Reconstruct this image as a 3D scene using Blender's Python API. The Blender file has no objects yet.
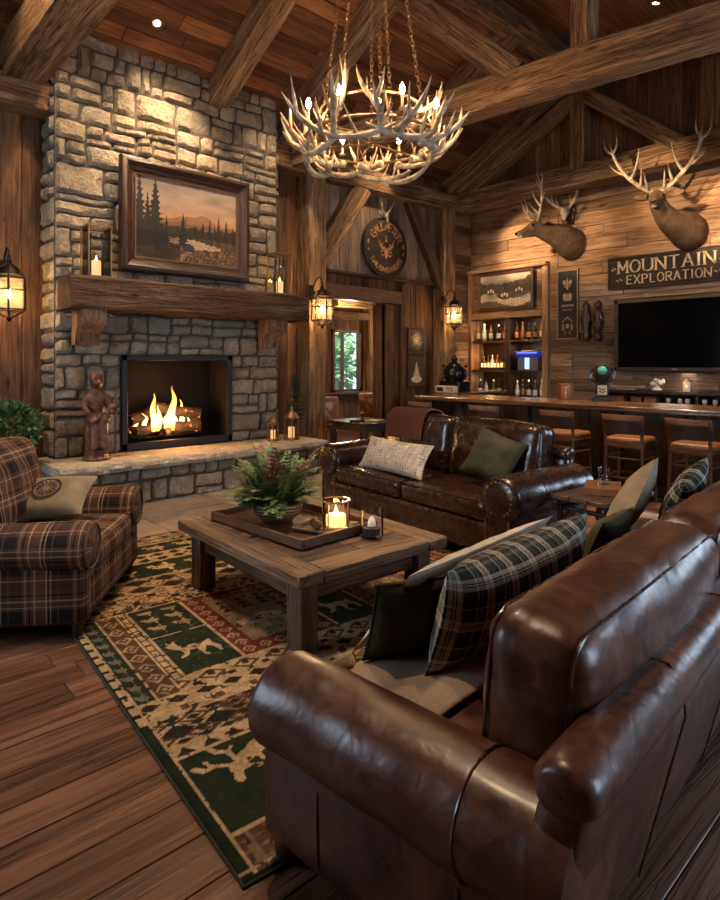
import bpy, bmesh, math, random
import numpy as np
from mathutils import Vector, Matrix, Euler, noise
PI = math.pi
R = math.radians
random.seed(7)
SC = bpy.context.scene
COL = SC.collection

# ------------------------------------------------------------------ camera
cam_data = bpy.data.cameras.new('camera')
cam = bpy.data.objects.new('camera', cam_data)
COL.objects.link(cam)
cam.location = (0, 0, 1.6)
cam.rotation_euler = (R(90), 0, R(-42.745))
cam_data.lens = 36 * 610 / 900
cam_data.sensor_width = 36
cam_data.shift_y = -87 / 900
cam_data.clip_start = 0.05
SC.camera = cam
# ------------------------------------------------------------------ world, exposure
SC.view_settings.view_transform = 'Standard'
SC.view_settings.look = 'None'
SC.view_settings.gamma = 1
SC.view_settings.use_curve_mapping = False
SC.view_settings.exposure = 0.6
W = bpy.data.worlds.new('daylight'); SC.world = W
W.use_nodes = True
_bg = W.node_tree.nodes['Background']
_bg.inputs[0].default_value = (0.75, 0.9, 1.0, 1)
_bg.inputs[1].default_value = 1.6
SC.cycles.max_bounces = 6
SC.cycles.diffuse_bounces = 3
SC.cycles.glossy_bounces = 3
SC.cycles.transmission_bounces = 6
SC.cycles.transparent_max_bounces = 8
SC.cycles.sample_clamp_indirect = 4.0
SC.cycles.caustics_reflective = False
SC.cycles.caustics_refractive = False

def lamp(name, kind, loc, energy, color=(1, .62, .3), size=.1, aim=None, spot=None, blend=.6, size_y=None):
    d = bpy.data.lights.new(name, kind)
    d.energy = energy; d.color = color
    if kind == 'AREA':
        d.size = size
        if size_y: d.shape = 'RECTANGLE'; d.size_y = size_y
    else:
        d.shadow_soft_size = size
    if kind == 'SPOT':
        d.spot_size = R(spot); d.spot_blend = blend
    o = bpy.data.objects.new(name, d); COL.objects.link(o)
    o.location = loc
    if aim is not None:
        o.rotation_euler = (Vector(aim) - Vector(loc)).to_track_quat('-Z', 'Y').to_euler()
    return o
WARM = (1.0, .66, .36)
# daylight from the windows behind the camera (built with wall_front / wall_side below)
lamp('window_daylight', 'AREA', (3.9, -2.9, 2.1), 95, (.60, .77, 1.0), 2.6, (3.9, 3, .8), size_y=1.9)
lamp('side_daylight', 'AREA', (-1.9, 5.0, 2.0), 60, (.66, .80, 1.0), 2.1, (4, 4.2, .7), size_y=1.8)
lamp('bar_daylight', 'AREA', (10.35, -1.0, 2.5), 62, (.60, .77, 1.0), 2.0, (3, .6, .9), size_y=1.7)
# unseen ceiling spots added to light the room, no fixtures built
UNSEEN_SPOTS = [
    # x, y, aim, energy, angle
    ((3.55, 6.45), (3.5, 7.5, 3.7), 520, 60),
    ((2.45, 6.5), (2.3, 7.6, 2.9), 190, 56),
    ((4.95, 6.5), (5.2, 7.7, 2.9), 190, 56),
    ((7.5, 4.1), (7.3, 4.1, 0), 620, 52),
    ((7.5, 2.5), (7.3, 2.5, 0), 560, 52),
    ((0.75, 5.4), (1.7, 5.7, 4.9), 340, 80),
    ((0.6, 3.6), (1.7, 3.6, 5.0), 260, 80),
    ((2.6, 3.2), (2.5, 3.3, 0), 330, 62),
    ((1.1, 2.9), (1.2, 2.2, 0), 330, 70),
    ((2.0, 1.3), (1.7, 1.0, 0), 260, 66),
    ((4.6, 3.2), (4.4, 3.5, 0), 260, 62),
    ((7.6, 6.6), (7.6, 7.9, 2.6), 220, 66),
    ((7.6, 5.4), (7.6, 5.4, 0.8), 300, 56),
]
RIDGE_Y, RIDGE_Z, SL_A, SL_B = 5.05, 6.75, .53, .32
def ceil_z(y):
    return RIDGE_Z - SL_A * (y - RIDGE_Y) if y > RIDGE_Y else RIDGE_Z - SL_B * (RIDGE_Y - y)

# ------------------------------------------------------------------ mesh builder
class MB:
    def __init__(s):
        s.v = []; s.f = []; s.uv = []; s.M = None
    def _add(s, vs, fs, uvs=None):
        b = len(s.v)
        if s.M is not None: vs = [s.M @ Vector(p) for p in vs]
        s.v += [tuple(p) for p in vs]
        for i, f in enumerate(fs):
            s.f.append([b + k for k in f])
            s.uv.append(uvs[i] if uvs else [(0, 0)] * len(f))
    def box(s, c, d, rot=None, bev=0.0, jit=0.0):
        hx, hy, hz = d[0]/2, d[1]/2, d[2]/2
        m = Matrix.Translation(c)
        if rot is not None: m = m @ (rot.to_4x4() if hasattr(rot, 'to_4x4') and not isinstance(rot, Euler) else Euler(rot).to_matrix().to_4x4())
        b = min(bev, hx*.9, hy*.9, hz*.9)
        if b <= 0:
            P = [(-hx,-hy,-hz),(hx,-hy,-hz),(hx,hy,-hz),(-hx,hy,-hz),(-hx,-hy,hz),(hx,-hy,hz),(hx,hy,hz),(-hx,hy,hz)]
            F = [(3,2,1,0),(4,5,6,7),(0,1,5,4),(1,2,6,5),(2,3,7,6),(3,0,4,7)]
        else:
            P = []; idx = {}
            for sx in (-1,1):
                for sy in (-1,1):
                    for sz in (-1,1):
                        for a in range(3):
                            h = [hx-b, hy-b, hz-b]; h[a] += b
                            idx[(sx,sy,sz,a)] = len(P); P.append((sx*h[0], sy*h[1], sz*h[2]))
            F = []
            for a in range(3):
                o = [k for k in range(3) if k != a]
                for sg in (-1,1):
                    q = []
                    for (p, r_) in ((-1,-1),(1,-1),(1,1),(-1,1)):
                        t = [0,0,0]; t[a] = sg; t[o[0]] = p; t[o[1]] = r_
                        q.append(idx[(*t, a)])
                    F.append(q)
            for a in range(3):
                o = [k for k in range(3) if k != a]
                for p in (-1,1):
                    for r_ in (-1,1):
                        t0=[0,0,0]; t0[o[0]]=p; t0[o[1]]=r_; t0[a]=-1
                        t1=list(t0); t1[a]=1
                        F.append([idx[(*t0,o[0])], idx[(*t1,o[0])], idx[(*t1,o[1])], idx[(*t0,o[1])]])
            for sx in (-1,1):
                for sy in (-1,1):
                    for sz in (-1,1):
                        F.append([idx[(sx,sy,sz,a)] for a in range(3)])
        F2 = []; U = []
        for f in F:   # consistent outward winding + box-mapped uv
            n = Vector((0,0,0)); c0 = Vector((0,0,0))
            for k in f: c0 += Vector(P[k])
            e1 = Vector(P[f[1]])-Vector(P[f[0]]); e2 = Vector(P[f[2]])-Vector(P[f[1]])
            n = e1.cross(e2)
            if n.dot(c0) < 0: f = list(reversed(f)); n = -n
            F2.append(list(f))
            ax = max(range(3), key=lambda k: abs(n[k])); o = [k for k in range(3) if k != ax]
            U.append([(P[k][o[0]], P[k][o[1]]) for k in f])
        if jit: P = [(p[0]+random.uniform(-jit,jit), p[1]+random.uniform(-jit,jit), p[2]+random.uniform(-jit,jit)) for p in P]
        s._add([m @ Vector(p) for p in P], F2, U)
        return s
    def tube(s, pts, r, n=8, cap=True, closed=False, flat=None):
        pts = [Vector(p) for p in pts]; N = len(pts)
        rs = r if isinstance(r, (list, tuple)) else [r]*N
        up = None; V = []; L = 0
        lens = []
        for i, p in enumerate(pts):
            if closed: t = pts[(i+1) % N] - pts[i-1]
            else: t = pts[min(i+1, N-1)] - pts[max(i-1, 0)]
            t = t.normalized() if t.length > 1e-9 else Vector((0,0,1))
            if up is None:
                up = Vector((0,0,1)) if abs(t.z) < .9 else Vector((1,0,0))
            a = t.cross(up)
            if a.length < 1e-6: a = t.cross(Vector((0,1,0)))
            a.normalize(); b = a.cross(t).normalized(); up = b
            if i: L += (p-pts[i-1]).length
            lens.append(L)
            rr = rs[i]; ra, rb = (rr if isinstance(rr, (list, tuple)) else (rr, rr))
            for k in range(n):
                an = 2*PI*k/n
                V.append(p + a*math.cos(an)*ra + b*math.sin(an)*rb)
        F = []; U = []
        r0 = rs[N//2]; r0 = r0[0] if isinstance(r0, (list, tuple)) else r0
        for i in range(N if closed else N-1):
            j = (i+1) % N
            l1 = lens[i]; l2 = lens[j] if j else lens[i]+(pts[0]-pts[i]).length
            for k in range(n):
                k2 = (k+1) % n
                F.append([i*n+k, i*n+k2, j*n+k2, j*n+k])
                c1 = 2*PI*k/n*r0; c2 = 2*PI*(k+1)/n*r0
                U.append([(l1,c1),(l1,c2),(l2,c2),(l2,c1)])
        if cap and not closed:
            F.append(list(range(n-1,-1,-1))); U.append([(V[k].y, V[k].z) for k in F[-1]])
            F.append([(N-1)*n+k for k in range(n)]); U.append([(V[k].y, V[k].z) for k in F[-1]])
        s._add(V, F, U); return s
    def lathe(s, prof, n=20, c=(0,0,0), rot=None, sq=None):
        V=[]; F=[]; U=[]
        m = Matrix.Translation(c)
        if rot is not None: m = m @ Euler(rot).to_matrix().to_4x4()
        P = len(prof)
        for k in range(n):
            a=2*PI*k/n
            for (r,z) in prof: V.append(m @ Vector((r*math.cos(a), r*math.sin(a)*(sq or 1), z)))
        for k in range(n):
            k2=(k+1)%n
            for i in range(P-1):
                F.append([k*P+i, k2*P+i, k2*P+i+1, k*P+i+1])
                U.append([(k/n, prof[i][1]),((k+1)/n, prof[i][1]),((k+1)/n, prof[i+1][1]),(k/n, prof[i+1][1])])
        if prof[0][0] > 1e-6: F.append([k*P for k in range(n-1,-1,-1)]); U.append([(0,0)]*n)
        if prof[-1][0] > 1e-6: F.append([k*P+P-1 for k in range(n)]); U.append([(0,0)]*n)
        s._add(V,F,U); return s
    def prism(s, poly, d, m=None):
        """poly (x,y) extruded along +z by d, transformed by m"""
        n=len(poly); m = m or Matrix()
        ar = sum(poly[i][0]*poly[(i+1)%n][1]-poly[(i+1)%n][0]*poly[i][1] for i in range(n))
        if ar < 0: poly = list(reversed(poly))
        V=[m@Vector((x,y,0)) for x,y in poly]+[m@Vector((x,y,d)) for x,y in poly]
        F=[list(range(n-1,-1,-1)), list(range(n,2*n))]
        U=[[poly[k] for k in F[0]], [poly[k-n] for k in F[1]]]
        for i in range(n):
            j=(i+1)%n; F.append([i,j,n+j,n+i]); U.append([(poly[i][0],0),(poly[j][0],0),(poly[j][0],d),(poly[i][0],d)])
        s._add(V,F,U); return s
    def grid(s, nu, nv, fn, uv=None, wrap=False):
        V=[];F=[];U=[]
        for j in range(nv):
            for i in range(nu): V.append(fn(i/(nu-1) if not wrap else i/nu, j/(nv-1)))
        for j in range(nv-1):
            for i in range(nu if wrap else nu-1):
                i2=(i+1)%nu
                F.append([j*nu+i, j*nu+i2, (j+1)*nu+i2, (j+1)*nu+i])
                U.append([(i/(nu-1), j/(nv-1)),((i+1)/(nu-1), j/(nv-1)),((i+1)/(nu-1),(j+1)/(nv-1)),(i/(nu-1),(j+1)/(nv-1))])
                if uv: U[-1]=[(a*uv[0],b*uv[1]) for a,b in U[-1]]
        s._add(V,F,U); return s
    def sphere(s, c, r, n=12, m=8, sc=(1,1,1), rot=None):
        q = Euler(rot).to_matrix() if rot else Matrix.Identity(3)
        V=[];F=[]
        V.append(Vector(c)+q@Vector((0,0,-r*sc[2])))
        for j in range(1,m):
            ph=-PI/2+PI*j/m
            for k in range(n):
                a=2*PI*k/n
                V.append(Vector(c)+q@Vector((r*sc[0]*math.cos(ph)*math.cos(a), r*sc[1]*math.cos(ph)*math.sin(a), r*sc[2]*math.sin(ph))))
        V.append(Vector(c)+q@Vector((0,0,r*sc[2])))
        for k in range(n): F.append([0, 1+(k+1)%n, 1+k])
        for j in range(m-2):
            for k in range(n):
                F.append([1+j*n+k, 1+j*n+(k+1)%n, 1+(j+1)*n+(k+1)%n, 1+(j+1)*n+k])
        T=len(V)-1
        for k in range(n): F.append([1+(m-2)*n+k, 1+(m-2)*n+(k+1)%n, T])
        s._add(V,F); return s
    def rbox(s, c, d, r, n=10, puff=(0,0,0), wr=0.0, seed=0, rot=None, wf=6.0):
        """soft rounded box; puff = outward bulge along each axis; wr = wrinkle amplitude"""
        h=[d[0]/2,d[1]/2,d[2]/2]; r=min(r,*h)
        m = Matrix.Translation(c)
        if rot is not None: m = m @ Euler(rot).to_matrix().to_4x4()
        for ax in range(3):
            o=[(ax+1)%3,(ax+2)%3]
            na=max(4,int(n*min(1,.35+h[o[0]]/max(h)))); nb=max(4,int(n*min(1,.35+h[o[1]]/max(h))))
            for sg in (-1,1):
                V=[];F=[];U=[]
                for j in range(nb+1):
                    for i in range(na+1):
                        def sp(t,hh):   # denser near the edges
                            t=t*2-1
                            return math.copysign(1-(1-abs(t))**1.6, t)*hh
                        p=[0,0,0]; p[ax]=sg*h[ax]; p[o[0]]=sp(i/na,h[o[0]]); p[o[1]]=sp(j/nb,h[o[1]])
                        q=[max(-(h[k]-r),min(h[k]-r,p[k])) for k in range(3)]
                        dv=Vector(p)-Vector(q); dv = dv.normalized()*r if dv.length>1e-9 else dv
                        P=Vector(q)+dv
                        for k in range(3):
                            if puff[k]:
                                a_,b_=[z for z in range(3) if z!=k]
                                P[k]+= (P[k]/h[k])*puff[k]*(1-(P[a_]/h[a_])**2)*(1-(P[b_]/h[b_])**2)
                        if wr:
                            nn=dv.normalized() if dv.length>1e-9 else Vector((0,0,1))
                            w=noise.noise(Vector((P.x*wf+seed*7.3, P.y*wf-seed*3.1, P.z*wf)))*.6+noise.noise(Vector((P.x*wf*2.7+seed, P.y*wf*2.7, P.z*wf*2.7)))*.4
                            P+=nn*w*wr
                        V.append(m@P)
                for j in range(nb):
                    for i in range(na):
                        f=[j*(na+1)+i, j*(na+1)+i+1, (j+1)*(na+1)+i+1, (j+1)*(na+1)+i]
                        F.append(f if sg>0 else f[::-1])
                        inv=m.inverted()
                        if ax==0: pr=lambda z:(z.y,z.z)
                        elif ax==1: pr=lambda z:(z.x,z.z)
                        else: pr=lambda z:(z.x,z.y)
                        U.append([pr(inv@V[k]) for k in F[-1]])
                s._add(V,F,U)
        return s
    def build(s, name, mat, parent=None, smooth=True, ang=40, loc=None, rot=None, weld=False):
        me = bpy.data.meshes.new(name)
        me.from_pydata(s.v, [], s.f)
        uvl = me.uv_layers.new(name='uv')
        flat = np.array([c for f in s.uv for u in f for c in u], dtype=np.float32)
        uvl.data.foreach_set('uv', flat)
        me.update()
        if weld:
            bm = bmesh.new(); bm.from_mesh(me)
            bmesh.ops.remove_doubles(bm, verts=bm.verts, dist=1e-4)
            bm.to_mesh(me); bm.free()
        if smooth:
            me.polygons.foreach_set('use_smooth', [True]*len(me.polygons))
            me.set_sharp_from_angle(angle=R(ang))
        for m in (mat if isinstance(mat, (list, tuple)) else [mat]): me.materials.append(m)
        o = bpy.data.objects.new(name, me); COL.objects.link(o)
        if parent: o.parent = parent
        if loc is not None: o.location = loc
        if rot is not None: o.rotation_euler = rot
        return o

def tag(o, label=None, cat=None, group=None, kind=None):
    if label: o['label'] = label
    if cat: o['category'] = cat
    if group: o['group'] = group
    if kind: o['kind'] = kind
    return o
def thing(name, label, cat, loc=(0,0,0), rz=0.0, group=None):
    o = bpy.data.objects.new(name, None); COL.objects.link(o)
    o.empty_display_size = .1
    o.location = loc; o.rotation_euler = (0,0,rz)
    return tag(o, label, cat, group)
def struct(mb, name, mat, **k):
    o = mb.build(name, mat, **k); o['kind'] = 'structure'; return o
def copy_tree(o, parent=None):
    c = o.copy(); COL.objects.link(c)
    if parent: c.parent = parent
    for ch in list(o.children): copy_tree(ch, c)
    return c
def lerp(a,b,t): return a+(b-a)*t
def vl(a,b,t): return Vector(a).lerp(Vector(b),t)
def bez(p0,p1,p2,p3,n):
    out=[]
    for i in range(n+1):
        t=i/n; u=1-t
        out.append(Vector(p0)*u**3+Vector(p1)*3*u*u*t+Vector(p2)*3*u*t*t+Vector(p3)*t**3)
    return out

# ------------------------------------------------------------------ materials
class NT:
    def __init__(s, name):
        s.m = bpy.data.materials.new(name); s.m.use_nodes = True
        s.t = s.m.node_tree; s.n = s.t.nodes; s.l = s.t.links
        s.b = s.n['Principled BSDF']
    def node(s, ty, **k):
        n = s.n.new(ty)
        for a,b in k.items(): setattr(n,a,b)
        return n
    def link(s,a,b): s.l.new(a,b)
    def val(s, sock, v):
        if isinstance(v,(int,float)): sock.default_value = v
        elif isinstance(v,(tuple,list)): sock.default_value = v if len(v)!=3 or len(sock.default_value)==3 else (*v,1)
        else: s.link(v, sock)
    def math(s, op, a, b=0.0, c=None):
        n = s.node('ShaderNodeMath', operation=op); s.val(n.inputs[0],a); s.val(n.inputs[1],b)
        if c is not None: s.val(n.inputs[2],c)
        return n.outputs[0]
    def mix(s, f, a, b, bt='MIX'):
        n = s.node('ShaderNodeMix', data_type='RGBA', blend_type=bt)
        s.val(n.inputs[0],f); s.val(n.inputs[6],a); s.val(n.inputs[7],b); return n.outputs[2]
    def ramp(s, f, stops, interp='LINEAR'):
        n = s.node('ShaderNodeValToRGB'); n.color_ramp.interpolation = interp
        e = n.color_ramp.elements
        while len(e) < len(stops): e.new(.5)
        for el,(p,c) in zip(e, stops):
            el.position = p; el.color = (*c,1) if len(c)==3 else c
        s.val(n.inputs[0], f); return n.outputs[0]
    def noise(s, vec, scale, detail=4, rough=.55, dist=0.0):
        n = s.node('ShaderNodeTexNoise'); n.inputs['Scale'].default_value=scale
        n.inputs['Detail'].default_value=detail; n.inputs['Roughness'].default_value=rough; n.inputs['Distortion'].default_value=dist
        if vec is not None: s.link(vec, n.inputs['Vector'])
        return n.outputs[0]
    def coord(s, which='Object'):
        return s.node('ShaderNodeTexCoord').outputs[which]
    def mapv(s, vec, scale=(1,1,1), loc=(0,0,0), rot=(0,0,0)):
        n = s.node('ShaderNodeMapping'); s.link(vec, n.inputs[0])
        s.val(n.inputs['Scale'], scale); s.val(n.inputs['Location'], loc); s.val(n.inputs['Rotation'], rot); return n.outputs[0]
    def island(s): return s.node('ShaderNodeNewGeometry').outputs['Random Per Island']
    def bump(s, h, strength=.3, dist=.02):
        n = s.node('ShaderNodeBump'); n.inputs['Strength'].default_value=strength; n.inputs['Distance'].default_value=dist
        s.link(h, n.inputs['Height']); s.link(n.outputs[0], s.b.inputs['Normal'])
    def set(s, **k):
        for a,b in k.items():
            s.val(s.b.inputs[a.replace('_',' ')], b)
        return s.m

def plain(name, c, rough=.5, metal=0.0, **k):
    t = NT(name); t.val(t.b.inputs['Base Color'], (*c,1)); t.b.inputs['Roughness'].default_value=rough; t.b.inputs['Metallic'].default_value=metal
    for a,b in k.items(): t.val(t.b.inputs[a.replace('_',' ')], b)
    return t.m
def emis(name, c, st):
    t = NT(name); t.val(t.b.inputs['Base Color'], (*c,1)); t.val(t.b.inputs['Emission Color'], (*c,1)); t.b.inputs['Emission Strength'].default_value=st
    return t.m
def wood(name, dark, mid, light, axis=2, sc=1.0, rough=.7, var=.5, bump=.5, knots=True, spec=.3, crack=.6, hew=0.0):
    t = NT(name)
    isl = t.island()
    co = t.coord('Object')
    off = t.node('ShaderNodeCombineXYZ')
    for i,k in enumerate((37.1, 53.7, 91.3)): t.link(t.math('MULTIPLY', isl, k), off.inputs[i])
    add = t.node('ShaderNodeVectorMath', operation='ADD'); t.link(co, add.inputs[0]); t.link(off.outputs[0], add.inputs[1])
    S = [9*sc]*3; S[axis] = .55*sc
    v1 = t.mapv(add.outputs[0], S)
    n1 = t.noise(v1, 1.0, 6, .62, 1.1)
    S2 = [60*sc]*3; S2[axis] = 2.2*sc
    v2 = t.mapv(add.outputs[0], S2)
    n2 = t.noise(v2, 1.0, 4, .6, .4)
    S3 = [2.6*sc]*3; S3[axis] = .9*sc
    n3 = t.noise(t.mapv(add.outputs[0], S3), 1.0, 3, .5, .6)
    f = t.math('ADD', t.math('MULTIPLY', n1, .55), t.math('MULTIPLY', n3, .45))
    c = t.ramp(f, [(.33, dark), (.5, mid), (.68, light)])
    g = t.ramp(n2, [(.36, (.22,.19,.16)), (.5, (1,1,1)), (.7,(1.12,1.1,1.08))])
    c = t.mix(crack, c, t.mix(1.0, c, g, 'MULTIPLY'))
    S5 = [22*sc]*3; S5[axis] = .8*sc
    n5 = t.noise(t.mapv(add.outputs[0], S5), 1.0, 2, .5, .8)
    ck = t.math('ABSOLUTE', t.math('SUBTRACT', n5, .5))
    c = t.mix(crack, c, t.mix(1.0, c, t.ramp(ck, [(.0,(.10,.08,.07)),(.022,(1,1,1))]), 'MULTIPLY'))
    if knots:
        vo = t.node('ShaderNodeTexVoronoi'); S4=[3.4*sc]*3; S4[axis]=1.1*sc
        t.link(t.mapv(add.outputs[0], S4), vo.inputs['Vector']); vo.inputs['Scale'].default_value=1.0
        k = t.ramp(vo.outputs['Distance'], [(.04,(.12,.07,.04)),(.13,(1,1,1))])
        c = t.mix(.8, c, t.mix(1.0, c, k, 'MULTIPLY'))
    br = t.math('ADD', t.math('MULTIPLY', isl, var*2), 1-var)
    cb = t.node('ShaderNodeCombineColor')
    for i in range(3): t.link(br, cb.inputs[i])
    c = t.mix(1.0, c, cb.outputs[0], 'MULTIPLY')
    t.link(c, t.b.inputs['Base Color'])
    t.b.inputs['Roughness'].default_value = rough
    t.b.inputs['Specular IOR Level'].default_value = spec
    h = t.math('ADD', t.math('ADD', t.math('MULTIPLY', n1, .6), t.math('MULTIPLY', n2, .7)), t.math('MULTIPLY', t.math('MINIMUM', ck, .03), 14.0))
    if hew:
        S6=[7*sc]*3; S6[axis]=4.5*sc
        n6=t.noise(t.mapv(add.outputs[0], S6), 1.0, 3, .55, .3)
        h = t.math('ADD', h, t.math('MULTIPLY', n6, 1.6*hew))
        t.bump(h, bump, .035)
    else: t.bump(h, bump, .02)
    return t.m
def leather(name, dark, light, rough=.32, spec=.6, scale=1.0, crease=.5, coat=0.0, scuff=.35):
    t = NT(name); co = t.coord('Object')
    n1 = t.noise(co, 3.6*scale, 6, .68, .9); n2 = t.noise(co, 26*scale, 5, .65, .5); n3 = t.noise(co, 150, 3, .6)
    f = t.math('ADD', t.math('MULTIPLY', n1, .62), t.math('MULTIPLY', n2, .38))
    c = t.ramp(f, [(.34, dark), (.52, tuple((a+b)*.42 for a,b in zip(dark,light))), (.68, light)])
    # fine pale scuffs
    sc = t.math('ABSOLUTE', t.math('SUBTRACT', t.noise(co, 8*scale, 4, .6, 1.6), .5))
    c = t.mix(scuff, c, t.mix(1.0, c, t.ramp(sc, [(.0,(1.6,1.55,1.5)),(.02,(1,1,1))]), 'MULTIPLY'))
    t.link(c, t.b.inputs['Base Color'])
    rr = t.math('ADD', t.math('MULTIPLY', n2, .30), rough-.15); t.link(rr, t.b.inputs['Roughness'])
    t.b.inputs['Specular IOR Level'].default_value = spec
    t.b.inputs['Coat Weight'].default_value = coat; t.b.inputs['Coat Roughness'].default_value = .2
    cr = t.math('ABSOLUTE', t.math('SUBTRACT', t.noise(t.mapv(co,(1,1,1.4)), 5.5*scale, 3, .5, 1.0), .5))
    fold = t.ramp(cr, [(.0,(.7,.7,.7)),(.08,(.88,.88,.88)),(.22,(1,1,1))])
    nb = t.math('ADD', t.noise(co, 5*scale, 2, .5, .7), t.math('MULTIPLY', t.noise(co, 12*scale, 2, .5, 1.2), .32))
    h = t.math('ADD', t.math('ADD', t.math('MULTIPLY', nb, .9), t.math('MULTIPLY', fold, .13)), t.math('ADD', t.math('MULTIPLY', n2, .06), t.math('MULTIPLY', n3, .02)))
    t.bump(h, crease, .03)
    return t.m
def fabric(name, dark, light, rough=.95, scale=160, big=7):
    t = NT(name); co = t.coord('Object')
    n1 = t.noise(co, big, 4, .6); n2 = t.noise(co, scale, 2, .6)
    c = t.ramp(t.math('ADD', t.math('MULTIPLY', n1, .6), t.math('MULTIPLY', n2, .4)), [(.35, dark), (.65, light)])
    t.link(c, t.b.inputs['Base Color']); t.b.inputs['Roughness'].default_value = rough
    t.b.inputs['Specular IOR Level'].default_value = .15
    t.bump(n2, .35, .004)
    return t.m
def plaid(name, base, stops_u, stops_v, per, rough=.95, rot=0.0):
    """woven plaid on the mesh uv (metres)"""
    t = NT(name); uv = t.coord('UV')
    if rot: uv = t.mapv(uv, (1,1,1), (0,0,0), (0,0,rot))
    sx = t.node('ShaderNodeSeparateXYZ'); t.link(uv, sx.inputs[0])
    fu = t.math('FRACT', t.math('MULTIPLY', sx.outputs[0], 1/per)); fv = t.math('FRACT', t.math('MULTIPLY', sx.outputs[1], 1/per))
    cu = t.ramp(fu, stops_u, 'CONSTANT'); cv = t.ramp(fv, stops_v, 'CONSTANT')
    wv = t.math('SINE', t.math('MULTIPLY', t.math('ADD', sx.outputs[0], sx.outputs[1]), 900))
    f = t.math('ADD', t.math('MULTIPLY', wv, .25), .5)
    c = t.mix(f, cu, cv)
    n = t.noise(uv, 60, 3, .6)
    c = t.mix(.55, c, t.mix(1.0, c, t.ramp(n, [(.3,(.45,.45,.45)),(.65,(1.1,1.1,1.1))]), 'MULTIPLY'))
    t.link(c, t.b.inputs['Base Color']); t.b.inputs['Roughness'].default_value = rough
    t.b.inputs['Specular IOR Level'].default_value = .12
    t.bump(t.noise(uv, 300, 2), .3, .003)
    return t.m
def vcol_mat(name, rough=.9, attr='col', bump=0.0, spec=.2, scale=200):
    t = NT(name); a = t.node('ShaderNodeVertexColor', layer_name=attr)
    t.link(a.outputs[0], t.b.inputs['Base Color']); t.b.inputs['Roughness'].default_value = rough
    t.b.inputs['Specular IOR Level'].default_value = spec
    if bump: t.bump(t.noise(t.coord('Object'), scale, 2), bump, .004)
    return t.m
def paint_grid(name, w, h, nx, ny, colfn, mat, parent=None, axes=((1,0,0),(0,0,1)), org=(0,0,0)):
    """flat fine mesh w x h whose vertices carry their own colour; colfn(u,v arrays 0..1) -> (N,3) linear rgb"""
    u, v = np.meshgrid(np.linspace(0,1,nx), np.linspace(0,1,ny)); u=u.ravel(); v=v.ravel()
    A=np.array(axes[0],float); B=np.array(axes[1],float)
    P=np.array(org)[None,:]+(u-.5)[:,None]*w*A+(v-.5)[:,None]*h*B
    i=np.arange(nx-1); j=np.arange(ny-1); I,J=np.meshgrid(i,j); b=(J*nx+I).ravel()
    F=np.stack([b,b+1,b+nx+1,b+nx],1)
    me=bpy.data.meshes.new(name)
    me.vertices.add(len(P)); me.vertices.foreach_set('co', P.astype(np.float32).ravel())
    me.loops.add(F.size); me.loops.foreach_set('vertex_index', F.astype(np.int32).ravel())
    me.polygons.add(len(F)); me.polygons.foreach_set('loop_start', (np.arange(len(F))*4).astype(np.int32))
    me.update(calc_edges=True)
    c=colfn(u,v); ca=me.color_attributes.new('col','FLOAT_COLOR','POINT')
    ca.data.foreach_set('color', np.concatenate([c,np.ones((len(c),1))],1).astype(np.float32).ravel())
    me.materials.append(mat)
    o=bpy.data.objects.new(name,me); COL.objects.link(o)
    if parent: o.parent=parent
    return o
def fbm(u,v,sc,seed=0,oct=4):
    """cheap value noise for numpy arrays"""
    rng=np.random.RandomState(seed); out=np.zeros_like(u); amp=.5; tot=0
    for o in range(oct):
        n=64; g=rng.rand(n,n); x=u*sc*2**o; y=v*sc*2**o
        xi=np.floor(x).astype(int); yi=np.floor(y).astype(int); fx=x-xi; fy=y-yi
        fx=fx*fx*(3-2*fx); fy=fy*fy*(3-2*fy)
        a=g[xi%n,yi%n]; b=g[(xi+1)%n,yi%n]; c=g[xi%n,(yi+1)%n]; d=g[(xi+1)%n,(yi+1)%n]
        out+=amp*((a*(1-fx)+b*fx)*(1-fy)+(c*(1-fx)+d*fx)*fy); tot+=amp; amp*=.5
    return out/tot

M = {}
# timber tones
for nm, ax in (('x',0),('y',1),('z',2)):
    M['beam_'+nm] = wood('hewn_timber_'+nm, (.09,.042,.017), (.31,.168,.076), (.56,.345,.175), ax, 1.15, .72, .12, 1.0, hew=1.0, crack=.8)
    M['board_'+nm] = wood('rustic_board_'+nm, (.045,.020,.009), (.145,.066,.028), (.27,.135,.06), ax, 1.1, .7, .45, .7)
    M['pale_'+nm] = wood('barn_board_'+nm, (.15,.075,.035), (.34,.19,.095), (.50,.31,.17), ax, 1.0, .75, .42, .7)
    M['grey_'+nm] = wood('weathered_board_'+nm, (.11,.075,.05), (.24,.165,.115), (.36,.26,.19), ax, 1.0, .8, .4, .7)
    M['ceil_'+nm] = wood('ceiling_board_'+nm, (.07,.024,.009), (.21,.078,.026), (.34,.15,.055), ax, .9, .6, .45, .6)
    M['dark_'+nm] = wood('dark_stained_wood_'+nm, (.012,.006,.004), (.035,.016,.009), (.07,.032,.016), ax, 1.5, .38, .2, .3, False, .5)
    M['mid_'+nm] = wood('walnut_stained_wood_'+nm, (.04,.017,.008), (.10,.042,.018), (.18,.08,.034), ax, 1.3, .42, .2, .3, False, .5)
M['iron'] = plain('black_iron', (.018,.014,.011), .5, .8)
M['bronze'] = plain('aged_bronze', (.26,.145,.07), .40, .75)
M['brass'] = plain('brass', (.5,.30,.10), .35, 1.0)
M['black'] = plain('satin_black', (.008,.008,.008), .55)
M['steel'] = plain('brushed_steel', (.45,.43,.40), .3, 1.0)
M['bulb'] = emis('lit_bulb', (1.0,.70,.38), 45)
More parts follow.
